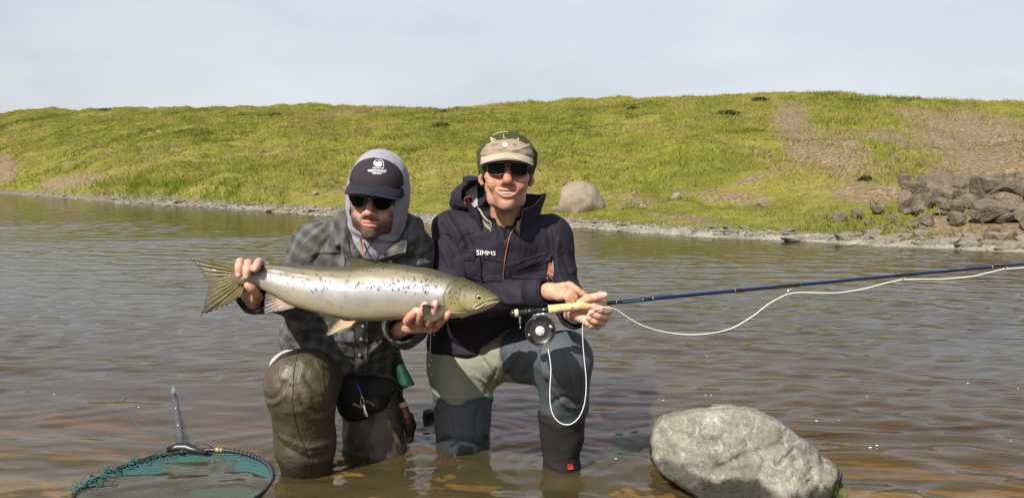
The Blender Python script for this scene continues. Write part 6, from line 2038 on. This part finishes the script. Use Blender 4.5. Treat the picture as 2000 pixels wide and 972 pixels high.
# belt line
# ================================================================== the salmon
FY = 2.155
fish_o = P(690, 572, FY)
FS = px(1, FY) * 1.0
salmon = thing('salmon', 'large silver Atlantic salmon with black spots held sideways in both hands', 'fish', fish_o)
salmon['label'] = 'large silver salmon with olive head and black spots held up sideways'
fx = P(1690, 572, FY) - fish_o; fx /= np.linalg.norm(fx)
fz = A(0, SP, CP); fyv = A(0, CP, -SP)
def fw(u, v, y):
    """fish space: photo pixels across and down, metres in depth (negative towards the camera)"""
    u, v, y = np.broadcast_arrays(np.asarray(u, float), np.asarray(v, float), np.asarray(y, float))
    return fish_o + (u - 690)[..., None] * FS * fx - (v - 572)[..., None] * FS * fz + y[..., None] * fyv
TOP = np.array([(446, 537), (462, 529), (478, 528), (493, 525), (518, 513), (552, 514), (586, 517.5), (630, 520), (677, 520.5), (700, 518), (746, 511.5), (775, 514), (804, 518.5), (845, 524), (886, 535.5), (917, 546), (948, 560), (965, 570.5), (977, 579), (980, 584.5)], float)
BOT = np.array([(446, 547), (462, 557), (478, 558), (500, 561), (518, 568), (540, 579), (556, 588), (580, 600), (609, 608.5), (640, 617), (659, 621.5), (701, 627), (752, 627), (784, 624), (830, 622.5), (876, 622), (897, 621), (927, 614.5), (950, 606.5), (966, 599), (977, 591), (980, 586)], float)
WID = np.array([(446, 2), (456, 5), (466, 9), (480, 12), (500, 15), (540, 22), (600, 29), (680, 36), (760, 39), (830, 38), (880, 36), (900, 35), (920, 30), (945, 22), (962, 16), (974, 9), (980, 3)], float)
def sm(u, T):
    return sum(np.interp(u + d, T[:, 0], T[:, 1]) for d in (-8, -4, 0, 4, 8)) / 5
NXF, NTF = 520, 170
uu = np.concatenate([np.linspace(446, 960, 440), np.linspace(961, 980, 80)])
tt = np.linspace(0, 2 * math.pi, NTF, endpoint=False)
top, bot, wid = sm(uu, TOP), sm(uu, BOT), sm(uu, WID)
end = np.sqrt(np.clip((980.3 - uu) / 7, 0, 1))
mid = (top + bot) / 2; hh = (bot - top) / 2 * (.15 + .85 * end); ww = wid * FS * (.2 + .8 * end)
cs, sn = np.cos(tt), np.sin(tt)
YL = -(np.abs(cs) ** .88 * np.sign(cs))[None] * ww[:, None]               # cs=1: side facing the camera
VL = mid[:, None] - sn[None] * hh[:, None]
U2 = np.repeat(uu[:, None], NTF, 1)
def dist_poly(U, Vv, pts):
    p = catmull(np.array(pts, float), 6)
    d = np.full(U.shape, 1e9); sgn = np.zeros(U.shape)
    for a, b in zip(p[:-1], p[1:]):
        ba = b - a
        t = np.clip(((U - a[0]) * ba[0] + (Vv - a[1]) * ba[1]) / (ba @ ba), 0, 1)
        dd = np.hypot(U - a[0] - t * ba[0], Vv - a[1] - t * ba[1])
        c = (U - a[0]) * ba[1] - (Vv - a[1]) * ba[0]
        m = dd < d
        d = np.where(m, dd, d); sgn = np.where(m, np.sign(c), sgn)
    return d, sgn
GILL = [(899, 545), (886, 553), (877, 566), (873.5, 580), (874.5, 594), (880, 606), (890, 615), (903, 621)]
gd, gs = dist_poly(U2, VL, GILL)
gs = np.where(gs * np.sign(900 - 873) > 0, 1, -1)
dg_, sg_ = gd, gs
# which side of the gill edge is the head
test, tsg = dist_poly(np.array([[930.0]]), np.array([[580.0]]), GILL)
inhead = np.where(gs == (1 if tsg[0, 0] > 0 else -1), 1.0, 0.0)
inhead = np.where(U2 > 905, 1.0, np.where(U2 < 868, 0.0, inhead))
MOUTH = [(980, 585.5), (970, 586), (960, 588), (950, 591.5), (941, 595.5), (934, 599)]
md, _ = dist_poly(U2, VL, MOUTH)
PRE = [(908, 560), (903, 575), (902, 590), (910, 603), (922, 609)]
pd, _ = dist_poly(U2, VL, PRE)
GUL = [[(884, 612), (905, 612), (930, 607)], [(888, 617), (910, 616.5), (935, 609)], [(880, 600), (895, 606), (915, 607)]]
disp = .0030 * inhead * np.exp(-(gd / 14) ** 2) * (1 - np.exp(-(gd / 1.2) ** 2)) - .0022 * np.exp(-(gd / 1.5) ** 2) * (1 - .5 * inhead)
disp += -.0026 * np.exp(-(md / 1.7) ** 2) + .0016 * np.exp(-((md - 4) / 2.2) ** 2) * (U2 > 928)
disp += -.0010 * np.exp(-(pd / 1.8) ** 2)
for g_ in GUL:
    d_, _ = dist_poly(U2, VL, g_); disp += -.0010 * np.exp(-(d_ / 1.2) ** 2)
ed = np.hypot(U2 - 939, VL - 579)
disp += .0020 * np.exp(-((ed - 8.0) / 2.5) ** 2) - .0020 * np.exp(-(ed / 5.0) ** 2)
VW = fw(U2, VL, YL)
flat = VW.reshape(-1, 3)
i, j = np.meshgrid(np.arange(NXF - 1), np.arange(NTF), indexing='ij')
fq = np.stack([i * NTF + j, i * NTF + (j + 1) % NTF, (i + 1) * NTF + (j + 1) % NTF, (i + 1) * NTF + j], -1).reshape(-1, 4)
fn = normals(flat, fq)
if ((flat - flat.mean(0)) * fn).sum(1).mean() < 0: fq = fq[:, ::-1]; fn = -fn
flat = flat + fn * (disp.reshape(-1))[:, None]
# colour by height on the body
rel = sn[None] * np.ones((NXF, 1)) + .10 * fbm(flat * 16, 3, 5).reshape(NXF, NTF)      # 1 at the back, -1 at the belly
def ramp_col(x, stops):
    xs = [s[0] for s in stops]; return np.stack([np.interp(x, xs, [s[1][c] for s in stops]) for c in range(3)], -1)
body_c = ramp_col(rel, [(-1, (.50, .40, .25)), (-.75, (.50, .43, .30)), (-.35, (.41, .38, .315)), (-.02, (.42, .40, .41)), (.28, (.42, .40, .45)), (.42, (.28, .250, .215)), (.60, (.145, .120, .070)), (1, (.060, .050, .024))])
tailw = sstep(540, 470, U2)[..., None]
body_c = body_c * (1 - .5 * tailw) + ramp_col(rel, [(-1, (.50, .42, .27)), (-.2, (.36, .29, .17)), (.3, (.15, .125, .075)), (1, (.07, .06, .035))]) * .5 * tailw
tw2 = (sstep(500, 474, U2) * .9)[..., None]
body_c = body_c * (1 - tw2) + A(.115, .088, .045) * (1 + .35 * fbm(flat * 160, 2, 4).reshape(NXF, NTF, 1)) * tw2
relh = rel
head_c = ramp_col(relh, [(-1, (.50, .45, .32)), (-.62, (.40, .35, .20)), (-.35, (.27, .235, .095)), (0, (.235, .205, .095)), (.35, (.150, .132, .060)), (.75, (.085, .075, .032)), (1, (.055, .050, .022))])
cheek = np.exp(-(((U2 - 918) / 16) ** 2 + ((VL - 592) / 12) ** 2))[..., None]
head_c = head_c * (1 - .45 * cheek) + A(.38, .33, .085) * .45 * cheek
silv = np.exp(-(((U2 - 916) / 16) ** 2 + ((VL - 575) / 7) ** 2))[..., None]
head_c = head_c * (1 - .5 * silv) + A(.36, .34, .30) * .5 * silv
jawl = np.exp(-((VL - (BOT[-4:, 1].mean() + 2)) / 9) ** 2)[..., None] * (U2 > 915)[..., None]
head_c = head_c * (1 - .4 * jawl) + A(.50, .46, .32) * .4 * jawl
hw_ = np.where(inhead > .5, 1.0, .45 * np.exp(-gd / 9.0) * (U2 > 850))[..., None]
colf = body_c * (1 - hw_) + head_c * hw_
colf = colf * (1 - .45 * np.exp(-(md / 1.5) ** 2))[..., None] * (1 - .35 * np.exp(-(gd / 1.3) ** 2))[..., None] * (1 - .22 * np.exp(-(pd / 1.6) ** 2))[..., None]
lat = mid + (bot - top) / 2 * -.02
colf *= (1 - .22 * np.exp(-((VL - (lat[:, None] - 3)) / .9) ** 2) * (1 - inhead))[..., None]
r = np.random.RandomState(12)
sp = np.zeros(U2.shape)
front = cs[None] > -.2
for k in range(115):
    su = 520 + 370 * r.uniform() ** .75
    rl = r.uniform(.12, .85) if r.uniform() < .86 else r.uniform(-.1, .2)
    if su > 870: su -= 40
    mv = np.interp(su, uu, mid) - rl * np.interp(su, uu, hh)
    for q in range(r.randint(1, 4)):
        du, dv = r.normal(0, 2.0), r.normal(0, 1.7)
        s_ = r.uniform(1.0, 1.95)
        sp = np.maximum(sp, np.exp(-(((U2 - su - du) / s_) ** 2 + ((VL - mv - dv) / s_) ** 2) ** 2.5))
for (a, b) in [(884, 570), (888, 576), (892, 571), (896, 569), (884, 579), (890, 582), (895, 577), (886, 588), (893, 589), (884, 564), (898, 582), (912, 575), (893, 556), (911, 557), (924, 560), (935, 561), (902, 563), (947, 566)]:
    sp = np.maximum(sp, .9 * np.exp(-(((U2 - a) / 2.0) ** 2 + ((VL - b) / 1.7) ** 2) ** 1.5))
sp = sp * np.where(rel > -1, 1, 0)
colf = colf * (1 - sp)[..., None] + A(.014, .013, .012) * sp[..., None]
silver = np.clip((1 - inhead) * np.interp(rel, [-1, -.6, .1, .5, .8], [.3, .6, 1, .75, .2]) * (1 - sp), 0, 1) * (1 - .5 * tailw[..., 0])
arc = np.cumsum(np.concatenate([[0], np.hypot(np.diff(cs), np.diff(sn))]))
suv = np.stack([U2, np.arcsin(np.clip(sn, -1, 1))[None] * 46 + 0 * U2, (1 - inhead) * sstep(455, 490, U2)], -1)
obj('fish_body', flat, fq, M['fish'], salmon, attrs={'col': colf.reshape(-1, 3), 'suv': suv.reshape(-1, 3), 'silver': silver.reshape(-1)})

def ball(c, r, axis, n=18, squash=1.0):
    prof = [(-r * math.cos(t) * squash, r * math.sin(t)) for t in np.linspace(0, math.pi, 12)]
    return lathe(prof, c, axis, n)
ye = -np.interp(939, uu, ww)
yloc = float(-np.interp(939, uu, ww) * np.sqrt(max(1 - ((579 - np.interp(939, uu, mid)) / np.interp(939, uu, hh)) ** 2, .05)))
ec = fw(939, 579, yloc + .003)
eye = obj('eye', *ball(ec, .0078, -fyv, 20, .75), M['eye_gold'], salmon)
obj('pupil', *ball(fw(939.3, 579.2, yloc - .0016), .0042, -fyv, 16, .75), M['eye_dark'], eye)
Vt, Qt = tube(catmull([fw(u, v, -np.interp(u, uu, ww) * .93 - .0005) for u, v in [(966, 586.5), (958, 589), (949, 592.5), (941, 597.5), (934, 601), (932, 599)]], 5), [.0012] * 6 + [.0022] * 10 + [.003] * 6 + [.0022] * 4, 8, flat=1.0)
obj('jaw_bone', Vt, Qt, M['jaw'], salmon)

def fin(root, tip, yroot, ytip, rays, mat, name, n=26, m=44, thick=.0022, ruffle=.0012, tipw=None, wave=0.0):
    """surface between a root line and an outer edge, with rays"""
    a = catmull(np.array(root, float), 12); b = catmull(np.array(tip, float), 12)
    ra = np.array([np.interp(np.linspace(0, 1, m), np.linspace(0, 1, len(a)), a[:, k]) for k in (0, 1)]).T
    rb = np.array([np.interp(np.linspace(0, 1, m), np.linspace(0, 1, len(b)), b[:, k]) for k in (0, 1)]).T
    t = np.linspace(0, 1, n)
    G2 = ra[None] * (1 - t)[:, None, None] + rb[None] * t[:, None, None]
    rg = np.random.RandomState(len(name) + rays)
    jag = rg.normal(0, 1.0, m) * .9
    d = rb - ra; d /= np.linalg.norm(d, axis=1)[:, None] + 1e-9
    G2 = G2 + (t ** 6)[:, None, None] * (jag[:, None] * d)[None]
    s = np.linspace(0, 1, m)
    y = yroot + (ytip - yroot) * t[:, None] + ruffle * np.sin(s * rays * math.pi * 2)[None] * t[:, None] + wave * np.sin(s * 5)[None] * t[:, None] ** 2
    G3 = fw(G2[..., 0], G2[..., 1], y)
    th = thick * (1 - .7 * np.repeat(t[:, None], m, 1))
    V, Q = sheet(G3, th.reshape(-1))
    ray = np.stack([np.repeat((s * rays)[None], n, 0), np.repeat(t[:, None], m, 1) ** (tipw or 1.5), np.zeros((n, m))], -1).reshape(-1, 3)
    return obj(name, V, Q, mat, salmon, attrs={'ray': np.concatenate([ray, ray])})
fin([(466, 527.5), (460, 535), (458, 542), (460, 550), (466, 557.5)], [(369, 504.5), (384, 521), (394, 538), (404, 556), (402, 575), (399, 594), (390, 616.5)], 0, 0, 26, M['fin_tail'], 'tail_fin', 30, 70, .010, .0010, 2.2, .006)
fin([(474, 527), (462, 526), (452, 527)], [(455, 515), (425, 510), (389, 503)], 0, .0, 8, M['fin_tail'], 'tail_fin_edge', 20, 24, .006, .0005, 3)
fin([(476, 560), (464, 558), (452, 557)], [(470, 576), (440, 596), (396, 613)], 0, .0, 8, M['fin_tail'], 'tail_fin_edge', 20, 24, .006, .0005, 3)
fin([(748, 512.5), (735, 514), (715, 517), (692, 520)], [(730, 506), (712, 503), (692, 501.5), (680, 506)], 0, -.012, 13, M['fin_olive'], 'dorsal_fin', 16, 40)
fin([(552, 516), (540, 515.5), (530, 515)], [(542, 508), (530, 503), (517, 505)], 0, -.004, 4, M['fin_olive'], 'adipose_fin', 10, 16, .003)
fin([(580, 599), (565, 592), (548, 583), (532, 574)], [(555, 606), (532, 609), (517, 611), (516.5, 585), (520, 568)], 0, -.010, 14, M['fin_grey'], 'anal_fin', 20, 50)
fin([(700, 625), (692, 625.5), (680, 625), (670, 623)], [(692, 634), (672, 642), (652, 651), (646, 648), (652, 635)], -.030, -.050, 9, M['fin_cream'], 'pelvic_fin', 18, 34)
fin([(702, 626), (694, 627), (686, 627)], [(690, 640), (672, 649), (658, 652), (660, 646)], .0, .012, 8, M['fin_cream'], 'pelvic_fin', 18, 30)
fin([(877, 607), (876, 600), (872, 594)], [(868, 616), (855, 622), (838, 621), (834, 605), (836, 590), (850, 595)], -.062, -.088, 13, M['fin_brown'], 'pectoral_fin', 18, 46, .003, .0012, 1.0)

# ================================================================== fly rod, reel and line
RY = 2.135
def RP(u):
    """rod axis in the photo, running slightly away to the right"""
    v = np.interp(u, [998, 1190, 1500, 2000, 2800], [612.3, 591.2, 561.5, 515.5, 441])
    return P(u, v, RY + (u - 1000) * .00013)
rod = thing('fly_rod', 'dark blue fly rod with cork grip held in the older man\'s hand', 'fishing rod', RP(1060))
rod['label'] = 'dark blue fly rod with cork grip and black reel seat held level'
def rod_lathe(name, segs, mat, parent, n=20, pts=2):
    us_ = [s[0] for s in segs]
    V, Q = tube(np.array([RP(u) for u, _ in segs]), [r_ for _, r_ in segs], n)
    return obj(name, V, Q, mat, parent)
rod_lathe('butt_cap', [(996.5, .003), (997.5, .0085), (1000, .0108), (1004, .0112), (1005, .0105)], M['black_gloss'], rod)
rod_lathe('butt_cork', [(1004.6, .009), (1005, .0112), (1012, .0112), (1012.4, .010)], M['cork_pale'], rod)
seat = rod_lathe('reel_seat', [(1012, .006), (1012.4, .0078), (1024, .0078), (1025, .0100), (1029, .0100), (1029.5, .0090), (1032, .0090), (1032.5, .0104), (1037, .0104), (1038, .0082), (1055, .0078), (1072, .0080)], M['black_gloss'], rod)
rod_lathe('cork_grip', [(1070.8, .008), (1071.2, .0128), (1078, .0130), (1092, .0122), (1108, .0118), (1125, .0124), (1140, .0132), (1156, .0128), (1172, .0112), (1183, .0098), (1184.5, .0085), (1185, .006)], M['cork'], rod, 28)
blk = [(1184, .0058), (1200, .0055), (1400, .0050), (1600, .0046), (1800, .0043), (2000, .0039), (2400, .0030), (2760, .0014)]
rod_lathe('blank', blk, M['blank'], rod, 14)
for a, b in ((1185, 1204), (1256, 1262), (1266, 1274), (1436, 1452), (1520, 1562), (1745, 1782), (1934, 1962)):
    r0 = np.interp((a + b) / 2, [q[0] for q in blk], [q[1] for q in blk]) + .0006
    rod_lathe('thread_wrap', [(a, r0 - .0004), (a + 1, r0), (b - 1, r0), (b, r0 - .0004)], M['blank_dark'], rod, 14)
for u in (1203.5, 1255, 1275, 1435, 1937):
    r0 = np.interp(u, [q[0] for q in blk], [q[1] for q in blk]) + .0010
    rod_lathe('trim_ring', [(u - .5, r0 - .0006), (u - .4, r0), (u + .4, r0), (u + .5, r0 - .0006)], M['chrome'], rod, 14)
bl_bv = bvh_of(*(lambda VQ: (VQ[0], VQ[1][1]))(tube(np.array([RP(u) for u in np.linspace(1180, 1300, 30)]), .0061, 14)))
lm = []
for k_ in range(13):                                                    # maker's marks too small to read
    u_ = 1216 + k_ * 2.9
    lm.append(tube(drape([(u_, np.interp(u_, [1190, 1500], [591.2, 561.5]) - .9), (u_ + 1.2 + (k_ % 3) * .4, np.interp(u_, [1190, 1500], [591.2, 561.5]) + .7)], bl_bv, .0006, RY), .0006, 4))
V_, Q_ = join(*lm); obj('maker_marks', V_, Q_, M['lining'], rod)
for u, dv in ((1540, 13), (1762, 8.5), (1962, 6)):
    c = RP(u); e = RP(u + 3)
    dn = P(u, 0, c[1]); 
    base = c - A(0, 0, .004)
    sc = px(1, c[1])
    tipp = c - A(0, 0, dv * sc)
    rr = .0048 * dv / 13
    th = np.linspace(0, 2 * math.pi, 17)
    ring = tipp + A(0, 0, 0) + np.stack([rr * .35 * np.cos(th), rr * np.cos(th) * .9, rr * np.sin(th)], 1)
    parts = [tube(ring, .0009, 6, False), tube(np.array([c + A(-.010, 0, -.004), tipp + A(-.001, -rr * .8, rr * .4)]), .0009, 6), tube(np.array([c + A(.010, 0, -.004), tipp + A(.001, -rr * .8, rr * .4)]), .0009, 6), tube(np.array([c + A(.006, .002, -.004), tipp + A(0, rr * .8, rr * .4)]), .0009, 6)]
    V_, Q_ = join(*parts)
    obj('line_guide', V_, Q_, M['chrome'], rod)

# reel: a thing of its own clipped under the seat
rcn = P(1055, 645, RY)
reel = thing('fly_reel', 'round black fly reel with silver hub hanging under the rod handle', 'fishing reel', rcn)
rax = -(P(1055, 645, 3) - A(0, 0, CAM_H)); rax[2] = 0.10; rax[0] = -.06; rax[1] = -1; rax /= np.linalg.norm(rax)
R_ = px(30.5, RY)
Vt, Qt = lathe([(-.016, 0), (-.016, R_ * .97), (-.014, R_), (.010, R_), (.0125, R_ * .985), (.0125, R_ * .93), (.009, R_ * .90), (.0085, R_ * .5), (.0085, R_ * .3), (.0085, 0)], rcn, rax, 64)
obj('frame', Vt, Qt, M['reel'], reel)
Vt, Qt = lathe([(.009, R_ * .80), (.0112, R_ * .82), (.0122, R_ * .86), (.0112, R_ * .885), (.009, R_ * .89)], rcn, rax, 64); obj('spool_rim', Vt, Qt, M['black_gloss'], reel)
Vt, Qt = lathe([(.008, R_ * .31), (.012, R_ * .30), (.013, R_ * .27), (.013, 0)], rcn, rax, 36); hub = obj('hub', Vt, Qt, simple('pale_hub_badge', (.58, .57, .54), .35, .2, .15, 300), reel)
bh = bvh_of(Vt, Qt)
for (a, b, c_, d_) in ((1058, 643, 1061.5, 644.5), (1050, 648, 1052, 651), (1056, 651, 1059, 650)):
    Vt, Qt = tube(drape([(a, b), ((a + c_) / 2, (b + d_) / 2), (c_, d_)], bh, .0006, RY), .0008, 5); obj('hub_mark', Vt, Qt, M['black_gloss'], hub)
e1, e2 = P(1076, 636.5, RY) - rcn, P(1034.5, 652.5, RY) - rcn
for e, m_, L_ in ((e1, 'chrome', .016), (e2, 'frame_metal', .020)):
    Vt, Qt = lathe([(.008, 0), (.008, .0048), (.010, .0062), (.012, .0046), (.012 + L_ * .4, .0046), (.008 + L_, .0055), (.008 + L_ + .002, .004), (.008 + L_ + .002, 0)], rcn + e - rax * (e @ rax), rax, 18); obj('handle', Vt, Qt, M[m_], reel)
foot = [P(1040, 616.5, RY), P(1050, 614, RY), P(1058, 613.2, RY), P(1066, 612.5, RY)]
Vt, Qt = tube(np.array(foot), [.003, .0042, .0045, .003], 10); obj('foot', Vt, Qt, M['chrome'], reel)
Vt, Qt = tube(np.array([P(1054, 613.5, RY), P(1055, 618, RY + .003), P(1055, 624, RY + .006)]), [.008, .006, .012], 10, flat=.5); obj('stem', Vt, Qt, M['chrome'], reel)
Vt, Qt = tube(catmull([P(1015.5, 616, RY), P(1015.5, 628, RY), P(1016.5, 640, RY)], 4), [.0035] * 3 + [.0028] * 3 + [.001] * 3, 8, flat=.5); obj('hook_keeper', Vt, Qt, M['chrome'], reel)
rr_ = np.random.RandomState(9)
for k in range(16):                                                     # drilled holes near the rim
    t = rr_.choice([.55, .63, .71]); ang = rr_.uniform(0, 6.28)
    pos = rcn + R_ * t * (A(math.cos(ang), 0, math.sin(ang)))
    Vt, Qt = lathe([(.0084, .0), (.0084, .0016), (.0092, .0012), (.0092, 0)], pos - rax * ((pos - rcn) @ rax), rax, 8); obj('rivet', Vt, Qt, M['frame_metal'] if k % 3 == 0 else M['black_gloss'], reel)
# fly line
l1 = catmull([P(1066, 672, RY - .004), P(1071, 684, RY - .006), (P(1076, 720, RY - .01)), P(1074, 760, RY - .01), P(1075, 790, RY - .01), P(1082, 813, RY - .01), P(1098, 827, RY - .01), P(1116, 827, RY - .01), P(1132, 812, RY - .012), P(1142, 785, RY - .014), P(1145, 745, RY - .016), P(1141, 700, RY - .02), P(1138, 660, RY - .03), P(1138, 636, RY - .040), P(1143, 622, RY - .052), P(1152, 610, RY - .060), P(1162, 604, RY - .060), P(1178, 600, RY - .058), P(1190, 600.5, RY - .045),
              P(1205, 605, RY - .03), P(1230, 622, RY - .015), P(1262, 638, RY), P(1300, 648, RY + .02), P(1345, 653, RY + .03), P(1390, 650, RY + .04), P(1430, 640, RY + .05), P(1470, 617, RY + .06), P(1500, 594, RY + .065), P(1530, 577.5, RY + .07), P(1541, 573.5, RY + .07), P(1560, 571, RY + .07), P(1600, 571.3, RY + .075), P(1640, 571, RY + .08), P(1685, 564, RY + .085), P(1730, 552.5, RY + .09), P(1762, 546, RY + .099), P(1800, 544.7, RY + .104), P(1850, 544, RY + .11), P(1900, 539, RY + .115), P(1935, 531, RY + .12), P(1962, 525.5, RY + .125), P(2010, 522, RY + .13), P(2100, 520, RY + .14)], 7)
Vt, Qt = tube(l1, .00125, 7)
tag(obj('fly_line', Vt, Qt, M['line'], None), 'white fly line looping from the reel through the rod guides', 'fishing line')

# ================================================================== landing net
M['net_grey'] = simple('worn_grey_band', (0.17, 0.17, 0.175), 0.5)
apex = Wz(350, 884, .012)
net = thing('landing_net', 'landing net with teal mesh floating in the shallows', 'landing net', A(apex[0], apex[1], 0))
hc0 = apex + A(.104, -.265, 0)
th = np.linspace(rad(90), rad(450), 97)
def hoop(t, z=.010):
    t = np.asarray(t) + rad(21.4)
    return np.stack([hc0[0] + .285 * np.cos(t), hc0[1] + .285 * np.sin(t), np.full_like(t, z) - .006 * np.cos(t * 2)], -1)
HP = hoop(th)
Vt, Qt = tube(HP, .0068, 10, False); rim_ = obj('hoop', Vt, Qt, M['net_black'], net)
for k in range(30):                                                    # lashings round the right half
    t = rad(88) - k * rad(3.6)
    p = hoop(np.array([t, t - .001])); ax = p[1] - p[0]
    Vt, Qt = lathe([(-.0022, .0066), (-.0022, .0082), (.0022, .0082), (.0022, .0066)], p[0], ax, 10); obj('lashing', Vt, Qt, M['net_handle'], rim_)
for a_ in (rad(66), rad(83)):
    Vt, Qt = tube(hoop(np.linspace(a_, a_ - .09, 6)), .0078, 10); obj('wood_insert', Vt, Qt, M['wood'], rim_)
# bag: net cords hanging below the hoop
parts = []
def bag(x, y):
    r2 = np.clip((x * x + y * y), 0, 1)
    return np.stack([hc0[0] + .281 * x, hc0[1] + .281 * y, .004 - .016 * np.sqrt(1 - r2) ** 1.2], -1)
for k in np.linspace(-.96, .96, 52):
    L_ = math.sqrt(1 - k * k)
    s_ = np.linspace(-L_, L_, 22)
    w_ = .02 * np.sin(s_ * 9 + k * 7)
    parts.append(tube(bag(k + w_ * (1 - s_ ** 2), s_), .0028, 3, False)); parts.append(tube(bag(s_, k + w_ * (1 - s_ ** 2)), .0028, 3, False))
V_, Q_ = join(*parts); obj('netting', V_, Q_, M['net_teal'], net)
# bunched cords along the left part of the hoop
rr_ = np.random.RandomState(21)
parts = []
for k in range(120):
    t = rad(rr_.uniform(98, 170)); wgt = math.sin((math.degrees(t) - 95) / 85 * math.pi)
    p = hoop(np.array([t]))[0]
    d = rr_.normal(0, 1, (5, 3)) * A(.015, .011, .006) * (.5 + .7 * wgt)
    q = p + np.cumsum(d, 0) * .6 + A(0, 0, .004)
    q[:, 2] = np.clip(q[:, 2], -.01, .035)
    parts.append(tube(catmull(q, 3), .0014, 4, False))
V_, Q_ = join(*parts); obj('bunched_netting', V_, Q_, M['net_teal'], net)
hd_end = Wz(337, 748, -.015)
hA = apex + A(0, .02, .006)
hpts = np.array([hA + (hd_end - hA) * t for t in np.linspace(0, 1, 9)])
Vt, Qt = tube(hpts[:7], [.0135, .013, .0125, .012, .0115, .0115, .0115], 12); hdl = obj('handle', Vt, Qt, M['net_handle'], net)
Vt, Qt = tube(hpts[6:8] * A(1, 1, 1), .0135, 12); obj('handle_collar', Vt, Qt, M['net_grey'], hdl)
Vt, Qt = tube(hpts[7:], .0125, 12); obj('handle_end', Vt, Qt, M['net_handle'], hdl)
Vt, Qt = tube(np.array([hA + A(-.045, -.01, 0), hA + A(-.015, 0, .006), hA + A(.02, 0, .006), hA + A(.05, -.012, .002), hA + A(.10, -.03, 0)]), [.010, .017, .018, .012, .006], 10); obj('yoke', Vt, Qt, M['net_black'], net)
Vt, Qt = tube(catmull([hA + A(.03, .01, .01), hA + A(.07, .015, .012), hA + A(.12, .0, -.004)], 5), .006, 8, flat=.5); obj('release_lever', Vt, Qt, M['net_black'], net)
for p in (hpts[2], hpts[4]):
    Vt, Qt = lathe([(0, .004), (.016, .004), (.018, .0025), (.018, 0)], p, (0, -.2, 1), 10); obj('screw', Vt, Qt, M['chrome'], hdl)
st = catmull([Wz(272, 758, -.012), Wz(255, 768, -.008), Wz(240, 780, -.008), Wz(237, 796, -.008), Wz(250, 806, -.008), Wz(259, 818, -.008), Wz(274, 833, -.010)], 5)
Vt, Qt = tube(st, np.interp(np.linspace(0, 1, len(st)), [0, .3, .5, .6, .75, 1], [.005, .012, .007, .014, .012, .008]), 8, flat=.35); obj('strap', Vt, Qt, M['net_handle'], net)

# ================================================================== water dripping from fish and hands
rr_ = np.random.RandomState(6)
parts = []
def dropb(p, r_): return ball(p, r_, A(0, 0, 1), 8, 1.15)
for (u, v, r_) in [(840, 648, 3.2), (848, 653, 1.8), (839, 690, 2.2), (841, 702, 1.8), (837, 738, 2.6), (838, 712, 3.0), (843, 730, 2.2), (831, 668, 1.4), (832, 680, 1.4), (828, 700, 1.3), (833, 755, 1.7), (826, 728, 1.4), (830, 742, 1.2), (806, 678, 1.5), (776, 687, 1.4), (836, 770, 1.3), (652, 653, 2.2)]:
    parts.append(dropb(P(u, v, 2.12), px(r_ * .8, 2.12)))
V_, Q_ = join(*parts)
tag(obj('water_drops', V_, Q_, M['drop'], None, loc=P(838, 700, 2.12)), 'clear water drops falling from the salmon and the hand', 'water drops', kind='stuff')
Vt, Qt = tube(catmull([P(841, 636, 2.125), P(841, 660, 2.122), P(840, 690, 2.12)], 6), [.0016] * 6 + [.0011] * 7, 6)
tag(obj('water_trickle', Vt, Qt, M['drop'], None), 'thin trickle of water running off the hand under the salmon', 'water', kind='stuff')
